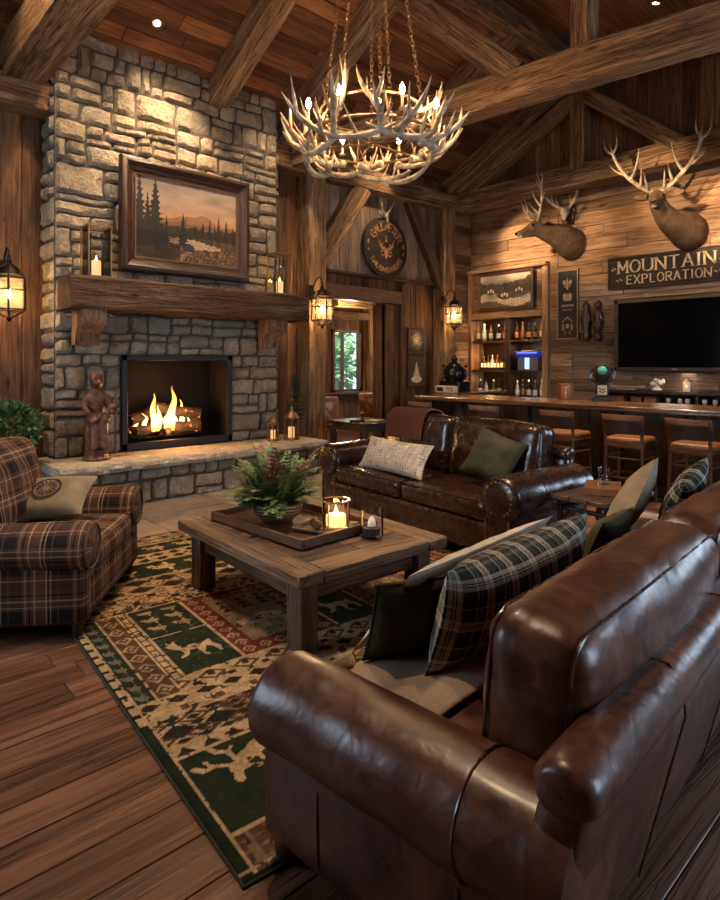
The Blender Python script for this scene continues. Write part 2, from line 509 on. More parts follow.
M['mantel'] = wood('mantel_timber', (.030,.013,.007), (.13,.062,.029), (.29,.16,.08), 0, 1.3, .7, .1, 1.0, hew=1.0, crack=.9)
M['flame_small'] = emis('candle_flame', (1.0,.55,.16), 18)
def glassy(name, tint=(.96,.97,.96), f=.12, rough=.03):
    t = NT(name); tr = t.node('ShaderNodeBsdfTransparent'); gl = t.node('ShaderNodeBsdfGlossy'); mx = t.node('ShaderNodeMixShader'); lw = t.node('ShaderNodeLayerWeight')
    tr.inputs[0].default_value = (*tint,1); gl.inputs['Roughness'].default_value = rough; lw.inputs[0].default_value = f
    t.link(t.math('ADD', t.math('MULTIPLY', lw.outputs['Fresnel'], .9), .02), mx.inputs[0]); t.link(tr.outputs[0], mx.inputs[1]); t.link(gl.outputs[0], mx.inputs[2])
    t.link(mx.outputs[0], t.n['Material Output'].inputs[0]); return t.m
M['glass'] = glassy('clear_glass')
t = NT('candle_wax'); t.set(Base_Color=(.80,.64,.42), Roughness=.5); t.b.inputs['Subsurface Weight'].default_value=.3
t.val(t.b.inputs['Emission Color'], (1,.55,.2)); t.b.inputs['Emission Strength'].default_value=.5
M['wax'] = t.m
# stone
def stone_mat(name, a, b, c, warm):
    t = NT(name); isl=t.island(); co=t.coord('Object')
    base = t.ramp(isl, [(0,a),(.35,b),(.7,c),(1,warm)])
    n1=t.noise(co, 7, 6, .7, .6); n2=t.noise(co, 34, 5, .7)
    cc=t.mix(.75, base, t.mix(1.0, base, t.ramp(n1,[(.3,(.45,.42,.40)),(.62,(1.25,1.2,1.12))]), 'MULTIPLY'))
    cc=t.mix(.6, cc, t.mix(1.0, cc, t.ramp(n2,[(.3,(.5,.48,.45)),(.6,(1.15,1.15,1.1))]), 'MULTIPLY'))
    t.link(cc, t.b.inputs['Base Color']); t.b.inputs['Roughness'].default_value=.85; t.b.inputs['Specular IOR Level'].default_value=.25
    n3=t.noise(co, 13, 4, .6, 1.0); t.bump(t.math('ADD', t.math('ADD', n1, t.math('MULTIPLY', n2, .7)), t.math('MULTIPLY', n3, .8)), 1.0, .05)
    return t.m
M['stone'] = stone_mat('ledge_stone', (.27,.235,.185), (.42,.365,.29), (.36,.295,.22), (.50,.40,.285))
M['slab'] = stone_mat('hearth_stone', (.60,.52,.41), (.60,.52,.41), (.60,.52,.41), (.60,.52,.41))
M['mortar'] = plain('mortar', (.075,.063,.048), .95)
M['leather'] = leather('chestnut_leather', (.016,.006,.004), (.165,.054,.024), .37, .5, 1.0, .27, .16, .3)
M['leather_dark'] = leather('dark_brown_leather', (.011,.005,.004), (.062,.020,.0115), .27, .7, .6, .20, .4, .0)
M['tan_leather'] = leather('tan_leather', (.16,.058,.022), (.34,.14,.055), .38, .5)
M['antler'] = None
t = NT('antler_bone'); co=t.coord('Object'); n1=t.noise(co, 9, 5, .65); n2=t.noise(co, 70, 3, .6)
t.link(t.ramp(n1,[(.32,(.16,.095,.052)),(.5,(.42,.31,.20)),(.68,(.66,.54,.40))]), t.b.inputs['Base Color']); t.b.inputs['Roughness'].default_value=.5; t.bump(n2,.3,.004)
M['antler']=t.m
# ================================================================== STRUCTURE
def boards(mb, a0, a1, b0, b1, along, place, wr=(.14,.24), th=.03, gap=.006, lmax=None, ex=(), bev=.004):
    """boards in the (a,b) plane; along='a' or 'b' is the grain; place(a,b)->(point) and box dims by axes"""
    p = b0 if along == 'a' else a0; end = b1 if along == 'a' else a1
    lo, hi = (a0, a1) if along == 'a' else (b0, b1)
    while p < end - .02:
        w = min(random.uniform(*wr), end - p)
        if end - p - w < .05: w = end - p
        cuts = [lo]
        if lmax:
            q = lo + random.uniform(.3, 1) * lmax
            while q < hi - .4: cuts.append(q); q += random.uniform(.6, 1.1) * lmax
        cuts.append(hi)
        for c0, c1 in zip(cuts[:-1], cuts[1:]):
            segs = [(c0, c1)]
            for (ea0, ea1, eb0, eb1) in ex:
                (r0, r1, q0, q1) = (eb0, eb1, ea0, ea1) if along == 'a' else (ea0, ea1, eb0, eb1)
                if p + w/2 > r0 and p + w/2 < r1:
                    ns = []
                    for s0, s1 in segs:
                        if q1 <= s0 or q0 >= s1: ns.append((s0, s1)); continue
                        if q0 > s0: ns.append((s0, q0))
                        if q1 < s1: ns.append((q1, s1))
                    segs = ns
            for s0, s1 in segs:
                if s1 - s0 < .02: continue
                ca, cb = ((s0+s1)/2, p+w/2) if along == 'a' else (p+w/2, (s0+s1)/2)
                da, db = (s1-s0-gap, w-gap) if along == 'a' else (w-gap, s1-s0-gap)
                place(mb, ca, cb, da, db, th + random.uniform(-.004, .006), bev)
        p += w
def pl_Y(Y):   # plane facing -Y
    return lambda mb, a, b, da, db, th, bev: mb.box((a, Y - th/2 + .03, b), (da, th, db), None, bev)
def pl_X(X):   # plane facing -X
    return lambda mb, a, b, da, db, th, bev: mb.box((X - th/2 + .03, a, b), (th, da, db), None, bev)
def pl_Z(Z):
    return lambda mb, a, b, da, db, th, bev: mb.box((a, b, Z - th/2), (da, db, th), None, bev)

# floor: wide planks running along X
t = NT('floor_planks'); 
M['floor'] = wood('floor_planks', (.055,.024,.013), (.135,.062,.034), (.24,.125,.075), 0, .8, .36, .30, .25, True, .4, .7)
random.seed(3)
m = MB(); boards(m, -3, 10.6, -3, 11.2, 'a', pl_Z(0.0), (.17,.21), .02, .004, 2.8, (), .003)
m.box((3.8, 4.1, -.07), (13.8, 14.4, .1))
struct(m, 'floor', M['floor'])
# stone paving in front of the hearth
t = NT('paving_stone'); co=t.coord('Object'); isl=t.island(); n=t.noise(co,6,5,.65)
t.link(t.mix(1.0, t.ramp(n,[(.3,(.15,.105,.08)),(.7,(.30,.225,.17))]), t.ramp(isl,[(0,(.75,.75,.75)),(1,(1.1,1.08,1.05))]),'MULTIPLY'), t.b.inputs['Base Color']); t.b.inputs['Roughness'].default_value=.6; t.bump(n,.3,.01)
m = MB()
x = 1.5
while x < 6.2:
    w = random.uniform(.7,1.1)
    for y0,y1 in ((5.42,6.1),(6.1,6.84)):
        m.box((x+w/2,(y0+y1)/2,.006),(w-.01,y1-y0-.01,.02),None,.005)
    x += w
struct(m, 'hearth_paving', t.m)

# ceilings: boards along X on both slopes
random.seed(5)
def slope_mat(y0, z0, y1, z1):
    d = Vector((0, y1-y0, z1-z0)); L = d.length; d.normalize()
    xx = Vector((1,0,0)); nn = xx.cross(d)
    return Matrix(((1,0,0,0),(0,d.y,nn.y,y0),(0,d.z,nn.z,z0),(0,0,0,1))), L
for (ya, za, yb, zb) in ((RIDGE_Y, RIDGE_Z, 8.15, ceil_z(8.15)), (-3.1, ceil_z(-3.1), RIDGE_Y, RIDGE_Z)):
    m = MB(); m.M, L = slope_mat(ya, za, yb, zb)
    boards(m, -3.1, 10.6, 0, L, 'a', lambda mb,a,b,da,db,th,bev: mb.box((a,b,th/2),(da,db,th),None,bev), (.2,.3), .03, .008, 3.6)
    m.box((3.75, L/2, .09), (13.7, L, .1))
    struct(m, 'ceiling', M['ceil_x'])

# wall_back (fireplace wall)
random.seed(11)
YW = 7.9
m = MB()
boards(m, -3, 2.3, 0, 4.6, 'b', pl_Y(YW), (.15,.26), ex=())
boards(m, 5.1, 6.3, 0, 4.6, 'b', pl_Y(YW), (.15,.24))
boards(m, 6.3, 7.85, 2.7, 4.6, 'b', pl_Y(YW), (.13,.2))
boards(m, 7.85, 9.4, 0, 4.6, 'b', pl_Y(YW), (.12,.2))
for (xa, xb, za, zb) in ((-3,2.3,0,5.35),(5.1,6.3,0,5.35),(6.3,7.85,2.7,5.35),(7.85,10.7,0,5.35)):
    m.box(((xa+xb)/2, YW+.1, (za+zb)/2), (xb-xa, .14, zb-za))
m.box((3.7, 8.2, 2.6), (3.2, .1, 5.4))
struct(m, 'wall_back', M['board_z'])
m = MB(); boards(m, 9.4, 10.53, 0, 4.75, 'a', pl_Y(YW), (.16,.26))
struct(m, 'wall_back_nook', M['pale_x'])
# wall_right (bar wall): horizontal barn boards, greyer below the sign
XB = 10.5
CAB=(6.06,7.86,0,3.52)
m = MB(); boards(m, -3, 7.9, 3.0, 4.8, 'a', pl_X(XB), (.17,.27), lmax=3.2, ex=(CAB,(-2.05,.05,1.6,3.4)))
boards(m, 5.6, 7.9, 0, 3.0, 'a', pl_X(XB), (.17,.27), ex=(CAB,))
m.box((XB+.1, 3.03, 2.7), (.14, 6.06, 5.5)); m.box((XB+.1,-2.5,2.7),(.14,1.0,5.5)); m.box((XB+.1,-1,.8),(.14,2.1,1.6)); m.box((XB+.1,-1,4.45),(.14,2.1,2.1)); m.box((XB+.1, 7.0, 4.5), (.14, 1.9, 1.95)); m.box((XB+.1,7.95,2.7),(.14,.16,5.5)); m.box((XB+.5,7.0,2.0),(.06,2.2,4))
struct(m, 'wall_right', M['pale_y'])
m = MB(); boards(m, -3, 5.6, 0, 3.0, 'a', pl_X(XB), (.15,.25), lmax=2.4, ex=((-2.05,.05,1.6,3.4),))
struct(m, 'wall_right_lower', M['grey_y'])
# gable over the bar
m = MB(); boards(m, -3, 8.0, 4.7, 6.9, 'b', pl_X(9.95), (.14,.25))
# cut the gable boards to the roof line
for i,(x_,y_,z_) in enumerate(m.v):
    zc = ceil_z(y_)+.06
    if z_ > zc: m.v[i] = (x_, y_, max(zc, 4.72))
m.prism([(-3,4.7),(8.1,4.7),(8.1,ceil_z(8.1)+.07),(RIDGE_Y,RIDGE_Z+.07),(-3,ceil_z(-3)+.07)],.06,Matrix(((0,0,1,10.0),(1,0,0,0),(0,1,0,0),(0,0,0,1))))
struct(m, 'wall_gable', M['board_z'])
m = MB(); m.box((10.25, 2.4, 4.84), (.65, 11, .06)); struct(m, 'ceiling_soffit', M['board_y'])
# walls behind and beside the camera, with windows that let the daylight in
m = MB()
boards(m, -3, 10.5, 0, 5.0, 'b', lambda mb,a,b,da,db,th,bev: mb.box((a,-3.0-th/2,b),(da,th,db),None,bev), (.18,.3), ex=((2.5,5.3,1.05,3.1),))
struct(m, 'wall_front', M['board_z'])
m = MB()
boards(m, -3, 8, 0, 6.6, 'b', lambda mb,a,b,da,db,th,bev: mb.box((-2.0-th/2,a,b),(th,da,db),None,bev), (.18,.3), ex=((3.9,6.1,1.05,2.95),))
for i,(x_,y_,z_) in enumerate(m.v):
    zc = ceil_z(y_)+.05
    if z_ > zc: m.v[i] = (x_, y_, zc)
struct(m, 'wall_left', M['board_z'])
for nm, mm in (('window_2', ((3.9,-3.0,2.08),(2.9,.1,2.1),0)), ('window_3', ((-2.0,5.0,2.0),(2.3,.1,1.95),1)), ('window_4', ((10.5,-1.0,2.5),(2.1,.1,1.8),1))):
    c,d,ax = mm; m = MB()
    w,h = d[0],d[2]
    for s in (-1,1):
        for (cc,dd) in (((s*w/2,0,0),(.1,.12,h+.1)),((0,0,s*h/2),(w+.1,.12,.1))):
            m.box(cc,dd,None,.008)
    m.box((0,0,0),(.05,.06,h)); m.box((0,0,.2),(w,.06,.04))
    o = struct(m, nm, M['mid_z']); o.location=c
    if ax: o.rotation_euler=(0,0,PI/2)

# hewn timbers ------------------------------------------------------
def timber(name, p0, p1, w, h, roll=0, mat=None, label=None, seed=0, parent=None):
    """hewn beam from p0 to p1, w across and h deep, edges worn and faces slightly uneven"""
    p0=Vector(p0); p1=Vector(p1); L=(p1-p0).length
    m=MB(); n=max(6,int(L/.18)); 
    def ring(i):
        x=-L/2+L*i/n; out=[]
        b=.022
        pts=[(-w/2+b,-h/2),(w/2-b,-h/2),(w/2,-h/2+b),(w/2,h/2-b),(w/2-b,h/2),(-w/2+b,h/2),(-w/2,h/2-b),(-w/2,-h/2+b)]
        for k,(a,c) in enumerate(pts):
            q=noise.noise(Vector((x*1.7+seed*9.1,a*5,c*5)))*.012+noise.noise(Vector((x*6+seed*3.3,a*9,c*9)))*.006
            out.append(Vector((x, a*(1+q/w*2), c*(1+q/h*2))))
        return out
    V=[];F=[]
    for i in range(n+1): V+=ring(i)
    for i in range(n):
        for k in range(8):
            k2=(k+1)%8; F.append([i*8+k,(i+1)*8+k,(i+1)*8+k2,i*8+k2][::-1])
    F.append([7-k for k in range(8)][::-1]); F.append([n*8+k for k in range(8)][::-1])
    m._add(V,F)
    o=m.build(name, mat or M['beam_x'], parent, ang=35)
    dv=(p1-p0).normalized()
    yv=Vector((0,0,1)).cross(dv)
    if yv.length<1e-4: yv=Vector((0,1,0))
    yv.normalize(); zv=dv.cross(yv)
    mt=Matrix((dv,yv,zv)).transposed().to_4x4()
    if roll: mt=mt@Matrix.Rotation(roll,4,'X')
    mt.translation=(p0+p1)/2
    o.matrix_world=mt
    o['kind']='structure'
    return o
bm_i=0
def beam(p0,p1,w,h,name='beam',**k):
    global bm_i; bm_i+=1
    return timber(name,p0,p1,w,h,seed=bm_i,**k)
# rafters on the near slope
for X in (-.6, 1.95, 4.27, 5.57, 7.8, 9.72):
    beam((X,8.0,ceil_z(8.0)-.15),(X,RIDGE_Y-.1,ceil_z(RIDGE_Y)-.15),.30,.32,'beam_rafter')
    if X<5: beam((X,RIDGE_Y-.0,ceil_z(RIDGE_Y)-.17),(X,-2.8,ceil_z(-2.8)-.17),.28,.3,'beam_rafter')
beam((-3,RIDGE_Y,RIDGE_Z-.2),(9.9,RIDGE_Y,RIDGE_Z-.2),.26,.34,'beam_ridge')
# wall plates
beam((-2,7.74,4.66),(2.16,7.74,4.66),.32,.36,'beam_plate')
beam((5.26,7.74,4.76),(9.75,7.74,4.76),.32,.36,'beam_plate')
# big tie beam at upper left
beam((1.88,7.9,5.0),(1.88,-2.8,5.0),.42,.46,'beam_tie')
# truss tie beam across the room and its strut and posts
TA=Vector((5.70,7.85,4.80)); TB=Vector((6.42,1.5,4.78))
td=(TB-TA).normalized()
beam(TA, TB+td*3.5, .30,.38,'beam_tie')
q=TA+td*3.9
beam((5.60,5.25,6.2),(q.x,q.y,4.93),.24,.30,'beam_strut')
kp=Vector((6.23,3.18,4.9)); beam(kp,(6.23,3.18,6.14),.22,.24,'beam_post')
# gable truss over the bar
beam((9.86,8.0,4.80),(9.86,-2.8,4.80),.34,.36,'beam_tie')
beam((9.82,5.10,4.9),(9.82,5.10,6.7),.26,.28,'beam_post')
beam((9.80,7.55,4.92),(9.80,5.15,6.12),.24,.26,'beam_strut')
beam((9.80,3.50,4.90),(9.80,5.02,6.18),.24,.26,'beam_strut')
# posts and knee braces of the doorway bay
beam((6.07,7.72,0),(6.07,7.72,4.6),.36,.34,'column_post')
beam((9.40,7.72,0),(9.40,7.72,4.6),.32,.34,'column_post')
beam((6.2,7.72,3.25),(7.15,7.72,4.62),.24,.34,'beam_brace')
beam((9.3,7.74,3.1),(8.35,7.74,4.62),.22,.2,'beam_brace',mat=M['mid_x'])  # darker wood than its pair: this brace's shade is put into its colour
# gable panel over the doorway
m=MB(); boards(m, 6.3, 9.25, 3.14, 4.6, 'b', pl_Y(7.80), (.2,.3), .04)
struct(m,'wall_panel',M['grey_z'])
m=MB(); m.box((7.78,7.78,3.13),(2.95,.12,.06),None,.01); struct(m,'trim_1',M['dark_x'])
# doorway casing
m=MB(); m.box((7.2,7.83,2.8),(2.1,.12,.24),None,.012); struct(m,'door_1',M['mid_x'])
m=MB(); m.box((7.92,7.84,1.33),(.16,.12,2.66),None,.012); m.box((7.86,7.98,1.33),(.04,.3,2.66)); m.box((8.36,7.86,1.5),(.1,.06,3.1),None,.01)
struct(m,'trim_2',M['board_z'])

# hallway beyond the doorway
random.seed(23)
YH=11.0
m=MB(); boards(m, 5.0, 13.0, 0, 3.3, 'b', pl_Y(YH), (.12,.2), ex=((9.27,10.1,.94,2.36),))
struct(m,'wall_hall',M['board_z'])
m=MB()
for a in (4.96, 13.0): m.box((a,9.5,1.65),(.06,3.0,3.3))
struct(m,'wall_hall_side',M['board_z'])
m=MB(); m.box((9,9.55,3.33),(8.2,3.1,.06)); struct(m,'ceiling_hall',M['board_x'])
m=MB(); m.box((11.8,9.6,-.03),(2.6,3.3,.06)); struct(m,'floor_hall',M['floor'])
beam((9.0,10.85,2.72),(10.9,10.85,2.72),.2,.2,'beam_header')
beam((10.33,10.85,0),(10.33,10.85,3.2),.24,.2,'column_post')
beam((8.0,9.4,2.86),(11.6,9.4,2.86),.2,.24,'beam_header')
m=MB(); m.box((11.0,10.9,1.4),(.6,.1,2.8)); struct(m,'dark_opening',M['dark_z'])  # dark panel whose colour stands for the shade inside an opening
m=MB()
wx0,wx1,wz0,wz1=9.27,10.1,.94,2.36
for xx in (wx0,wx1): m.box((xx,10.98,(wz0+wz1)/2),(.07,.12,wz1-wz0+.07),None,.006)
for zz in (wz0,wz1): m.box(((wx0+wx1)/2,10.98,zz),(wx1-wx0+.07,.12,.07),None,.006)
m.box((wx0+.30,10.98,(wz0+wz1)/2),(.05,.08,wz1-wz0))
m.box(((wx0+wx1)/2-.1,10.86,wz0-.05),(1.5,.24,.06),None,.006)
o=struct(m,'window_1',M['mid_z'])
m=MB(); m.box(((wx0+wx1)/2,11.0,(wz0+wz1)/2),(wx1-wx0,.01,wz1-wz0)); m.build('window_pane',M['glass'],o)
lamp('hall_fill','POINT',(8.0,9.0,2.5),85,WARM,.12)  # unseen warm fill added to light the hallway
lamp('hall_fill_far','POINT',(10.6,9.6,2.5),28,WARM,.12)  # second unseen fill, added deeper in the hallway

# ================================================================== FIREPLACE
YC=7.5; FX0,FX1,FZ0,FZ1=2.93,4.47,.52,1.70; CX0,CX1=2.17,5.25; HZ=.5
def stone_fill(mb, a0,a1,b0,b1, place, seed=0, hmin=.09,hmax=.30):
    """irregular coursed ashlar; place(a,b,depth)->point"""
    rnd=random.Random(seed); rects=[]
    def split(x0,x1,y0,y1,d):
        w=x1-x0; h=y1-y0
        if d==0 or (w<.42 and h<.24): rects.append((x0,x1,y0,y1)); return
        r=rnd.random()
        if h>.19 and r<.42:
            k=y0+h*rnd.choice((.36,.44,.55,.64)); split(x0,x1,y0,k,d-1); split(x0,x1,k,y1,d-1)
        elif w>.3 and (r<.8 or w>.6):
            k=x0+w*rnd.uniform(.32,.68); split(x0,k,y0,y1,d-1); split(k,x1,y0,y1,d-1)
        else: rects.append((x0,x1,y0,y1))
    y=b0
    while y<b1-.01:
        h=rnd.uniform(.22,.40); 
        if b1-y-h<.12: h=b1-y
        x=a0
        while x<a1-.01:
            w=rnd.uniform(.34,.85)
            if a1-x-w<.16: w=a1-x
            split(x,x+w,y,y+h,2); x+=w
        y+=h
    for k,(x0,x1,y0,y1) in enumerate(rects):
        g=.0015; x0+=g;x1-=g;y0+=g;y1-=g
        if x1-x0<.03 or y1-y0<.02: continue
        dep=rnd.uniform(.030,.052); nu=max(4,int((x1-x0)/.045)); nv=max(4,int((y1-y0)/.045)); sd=rnd.uniform(0,90); ta=rnd.uniform(-.05,.05); tb=rnd.uniform(-.06,.06)
        def fn(u,v):
            uu=min(max(u,0),1); x=lerp(x0,x1,uu); yv=lerp(y0,y1,v)
            e=min(uu*(x1-x0),(1-uu)*(x1-x0),v*(y1-y0),(1-v)*(y1-y0))
            ed=min(1,e/.011); z=dep*math.sqrt(max(0,1-(1-ed)**2))
            z+=ed*((uu-.5)*(x1-x0)*ta*1.6+(v-.5)*(y1-y0)*tb*2+noise.noise(Vector((x*6+sd,yv*6,sd)))*.022+noise.noise(Vector((x*15+sd,yv*15,sd)))*.016)
            if ed<1:
                x+=noise.noise(Vector((x*14,yv*14,sd)))*.005; yv+=noise.noise(Vector((x*14+30,yv*14,sd)))*.005
            q=min(1,(x-a0)*8,(a1-x)*8,(yv-b0)*8,(b1-yv)*8); q=max(0,q)
            wx=noise.noise(Vector((x*2.6,yv*2.6,1.7)))*.022+noise.noise(Vector((x*6,yv*6,7.7)))*.016; wy=noise.noise(Vector((x*2.6,yv*2.6,31.7)))*.022+noise.noise(Vector((x*6,yv*6,17.7)))*.016
            x+=wx*q; yv+=wy*q
            return place(x,yv, max(z-.004,.004) if ed>0 else -.02)
        mb.grid(nu+1,nv+1,fn)
fp=thing('fireplace','tall grey ledge-stone fireplace and chimney with raised hearth','fireplace',(3.7,7.5,0))
LO=Vector((-3.7,-7.5,0))
def fpb(mb,name,mat,**k):
    o=mb.build(name,mat,fp,**k); o.location=LO; return o
m=MB()
ptY=lambda a,b,d: Vector((a,YC-d,b))
stone_fill(m,CX0,FX0,HZ,FZ1,ptY,1); stone_fill(m,FX1,CX1,HZ,FZ1,ptY,2); stone_fill(m,CX0,CX1,FZ1,5.6,ptY,3)
stone_fill(m,YC,7.92,0,5.4,lambda a,b,d: Vector((CX0-d,7.92+YC-a,b)),4)
stone_fill(m,YC,7.92,0,5.4,lambda a,b,d: Vector((CX1+d,a,b)),5)
fpb(m,'chimney_breast',M['stone'])
m=MB()
for (xa,xb,za,zb) in ((CX0,FX0,0,5.45),(FX1,CX1,0,5.45),(FX0,FX1,FZ1,5.45),(FX0,FX1,0,FZ0)):
    m.box(((xa+xb)/2,(YC+.006+7.9)/2,(za+zb)/2),(xb-xa,7.9-YC-.006,zb-za))
fpb(m,'mortar_core',M['mortar'])
m=MB(); YH0=6.78; HX0,HX1=2.05,5.48
stone_fill(m,HX0,HX1,0,.405,lambda a,b,d: Vector((a,YH0-d,b)),8)
stone_fill(m,YH0,YC,0,.405,lambda a,b,d: Vector((HX0-d,YC+YH0-a,b)),9)
stone_fill(m,YH0,7.85,0,.405,lambda a,b,d: Vector((HX1+d,a,b)),9)
fpb(m,'hearth_base',M['stone'])
m=MB(); m.box(((HX0+HX1)/2,(YH0+7.6)/2+.003,.2),(HX1-HX0-.01,7.6-YH0-.006,.398)); fpb(m,'hearth_core',M['mortar'])
# slab with a chiselled front edge
m=MB()
def slab(u,v):
    x=lerp(HX0-.07,HX1+.07,u); y0=YH0-.09
    prof=[(0.0,.405),(0.0,.405),(-.012,.42),(-.022,.45),(-.01,.48),(.0,.497),(.03,.503),(.75,.503)]
    i=v*(len(prof)-1); k=min(int(i),len(prof)-2); f=i-k
    dy=lerp(prof[k][0],prof[k+1][0],f); z=lerp(prof[k][1],prof[k+1][1],f)
    if dy<.02: dy+=noise.noise(Vector((x*11,z*30,1)))*.022+noise.noise(Vector((x*3,z*5,4)))*.015; z+=noise.noise(Vector((x*8,2,z*9)))*.006
    return Vector((x,y0+dy,z))
m.grid(140,15,slab)
m.box(((HX0+HX1)/2,(YH0+7.7)/2,.452),(HX1-HX0+.13,7.7-YH0+.14,.09))
fpb(m,'hearth_slab',M['slab'])
m=MB(); fw=.07
for (cx,cz,dx,dz) in (((FX0+FX1)/2,FZ1-fw/2,FX1-FX0,fw),((FX0+FX1)/2,FZ0+.04,FX1-FX0,.09),(FX0+fw/2,(FZ0+FZ1)/2,fw,FZ1-FZ0),(FX1-fw/2,(FZ0+FZ1)/2,fw,FZ1-FZ0)):
    m.box((cx,YC-.01,cz),(dx,.06,dz),None,.006)
fpb(m,'firebox_frame',M['black'])
t=NT('firebrick'); br=t.node('ShaderNodeTexBrick'); t.link(t.mapv(t.coord('Object'),(1,1,1),(0,0,0),(R(90),0,0)), br.inputs['Vector'])
br.inputs['Scale'].default_value=4; br.inputs['Color1'].default_value=(.012,.008,.006,1); br.inputs['Color2'].default_value=(.008,.005,.004,1); br.inputs['Mortar'].default_value=(.012,.008,.006,1); br.inputs['Mortar Size'].default_value=.02
t.link(br.outputs[0],t.b.inputs['Base Color']); t.b.inputs['Roughness'].default_value=.9
m=MB(); YF=8.12
m.box(((FX0+FX1)/2,YF+.02,1.1),(1.7,.04,1.4)); m.box((FX0-.02,7.83,1.1),(.04,.62,1.3)); m.box((FX1+.02,7.83,1.1),(.04,.62,1.3))
m.box(((FX0+FX1)/2,7.83,FZ0+.01),(1.6,.62,.04)); m.box(((FX0+FX1)/2,7.83,FZ1+.01),(1.6,.62,.04))
fpb(m,'firebox_lining',t.m)
# grate, logs, flames
g=thing('fire_grate','black iron grate under the burning logs in the firebox','grate',(3.62,7.78,.56))
m=MB()
for k in range(9): m.tube([(-.42+.105*k,-.14,.085),(-.42+.105*k,.14,.085)],.010,6)
for y in (-.12,.12): m.tube([(-.46,y,.075),(.46,y,.075)],.012,6)
for x in (-.4,.4):
    for y in (-.12,.12): m.tube([(x,y,-.0),(x,y,.075)],.012,6)
m.build('grate_bars',M['iron'],g)
t=NT('charred_log'); co=t.coord('Object'); n1=t.noise(co,9,5,.7); n2=t.noise(t.mapv(co,(3,30,30)),1,4,.6)
t.link(t.ramp(n1,[(.35,(.010,.008,.007)),(.55,(.040,.027,.019)),(.75,(.12,.085,.06))]),t.b.inputs['Base Color']); t.b.inputs['Roughness'].default_value=.9; t.bump(n2,1.0,.03)
em=t.ramp(t.noise(co,14,3,.6),[(.62,(0,0,0)),(.72,(1,.22,.03))]); t.link(em,t.b.inputs['Emission Color']); t.b.inputs['Emission Strength'].default_value=2.2
M['log']=t.m
def log(lx,ly,lz,L,r,rz,ry,label):
    m=MB(); n=12; pts=[]; rs=[]
    for i in range(n+1):
        x=-L/2+L*i/n; pts.append((x,noise.noise(Vector((x*4,lx*9,1)))*.02,noise.noise(Vector((x*4,lx*9,5)))*.02)); rs.append(r*(1+.18*noise.noise(Vector((x*9,ly*20,lx*5)))))
    m.tube(pts,rs,12)
    o=m.build('fire_log',M['log']); o.location=(lx,ly,lz); o.rotation_euler=(0,ry,rz); tag(o,label,'log','logs in the firebox')
log(3.55,7.88,.73,.85,.085,.05,0,'long charred log lying at the back of the fire grate')
log(3.32,7.74,.72,.42,.075,.5,.0,'stubby charred log at the left end of the fire, in front')
log(3.86,7.72,.73,.46,.085,-.35,.0,'thick charred log at the right end of the fire, in front')
log(3.60,7.68,.69,.30,.06,.9,.0,'small round-ended log in the middle front of the fire')
log(3.42,7.88,.93,.60,.07,.35,-.25,'charred log leaning across the upper left of the fire')
log(3.82,7.80,.95,.62,.075,-.3,.22,'charred log leaning across the upper right of the fire')
log(3.20,7.90,.84,.34,.06,.7,.1,'ash-grey log end at the far left of the fire')
log(4.05,7.80,.70,.26,.075,1.1,.0,'round dark log end at the far right of the fire')
log(3.97,7.84,.86,.34,.065,-.7,.1,'dark charred log tilted behind the right end of the fire')
log(3.10,7.78,.70,.24,.065,-.9,.0,'small grey log end at the far left of the fire, in front')
t=NT('fire_flame'); sx=t.node('ShaderNodeSeparateXYZ'); t.link(t.coord('Generated'),sx.inputs[0])
lw=t.node('ShaderNodeLayerWeight'); lw.inputs[0].default_value=.35
ec=t.ramp(sx.outputs[2],[(0,(1,.28,.03)),(.25,(1,.62,.2)),(.6,(1,.42,.06)),(1,(.9,.16,.02))])
t.link(ec,t.b.inputs['Emission Color']); t.b.inputs['Emission Strength'].default_value=3.6
t.val(t.b.inputs['Base Color'],(0,0,0,1))
al=t.math('MULTIPLY',t.math('SUBTRACT',1.0,lw.outputs['Facing']),t.ramp(sx.outputs[2],[(0,(.9,.9,.9)),(.7,(.85,.85,.85)),(1,(.15,.15,.15))])); t.link(al,t.b.inputs['Alpha'])
M['flame']=t.m
m=MB(); rnd=random.Random(4)
for (x,h,r) in ((3.45,.50,.048),(3.53,.34,.04),(3.70,.60,.055),(3.76,.42,.045),(3.88,.40,.04),(3.34,.24,.035),(3.62,.26,.045),(3.97,.16,.03),(3.24,.14,.03),(3.80,.2,.04)):
    y=7.76+rnd.uniform(-.05,.06); n=14; pts=[];rs=[]; sd=rnd.uniform(0,50)
    for i in range(n+1):
        f=i/n; pts.append((x+noise.noise(Vector((f*2.2,sd,0)))*.07*f*1.5,y+noise.noise(Vector((f*2,sd,9)))*.04*f,.70+h*f)); rs.append(max(.003,r*(math.sin(PI*min(1,.22+f*.78)))**.9*(1-.35*f)))
    m.tube(pts,rs,10)
o=m.build('fire',M['flame']); tag(o,'orange flames leaping from the burning logs','fire')
lamp('firelight','POINT',(3.62,7.56,.95),15,(1,.42,.12),.12)
lamp('emberlight','POINT',(3.6,7.56,.72),8,(1,.36,.08),.1)

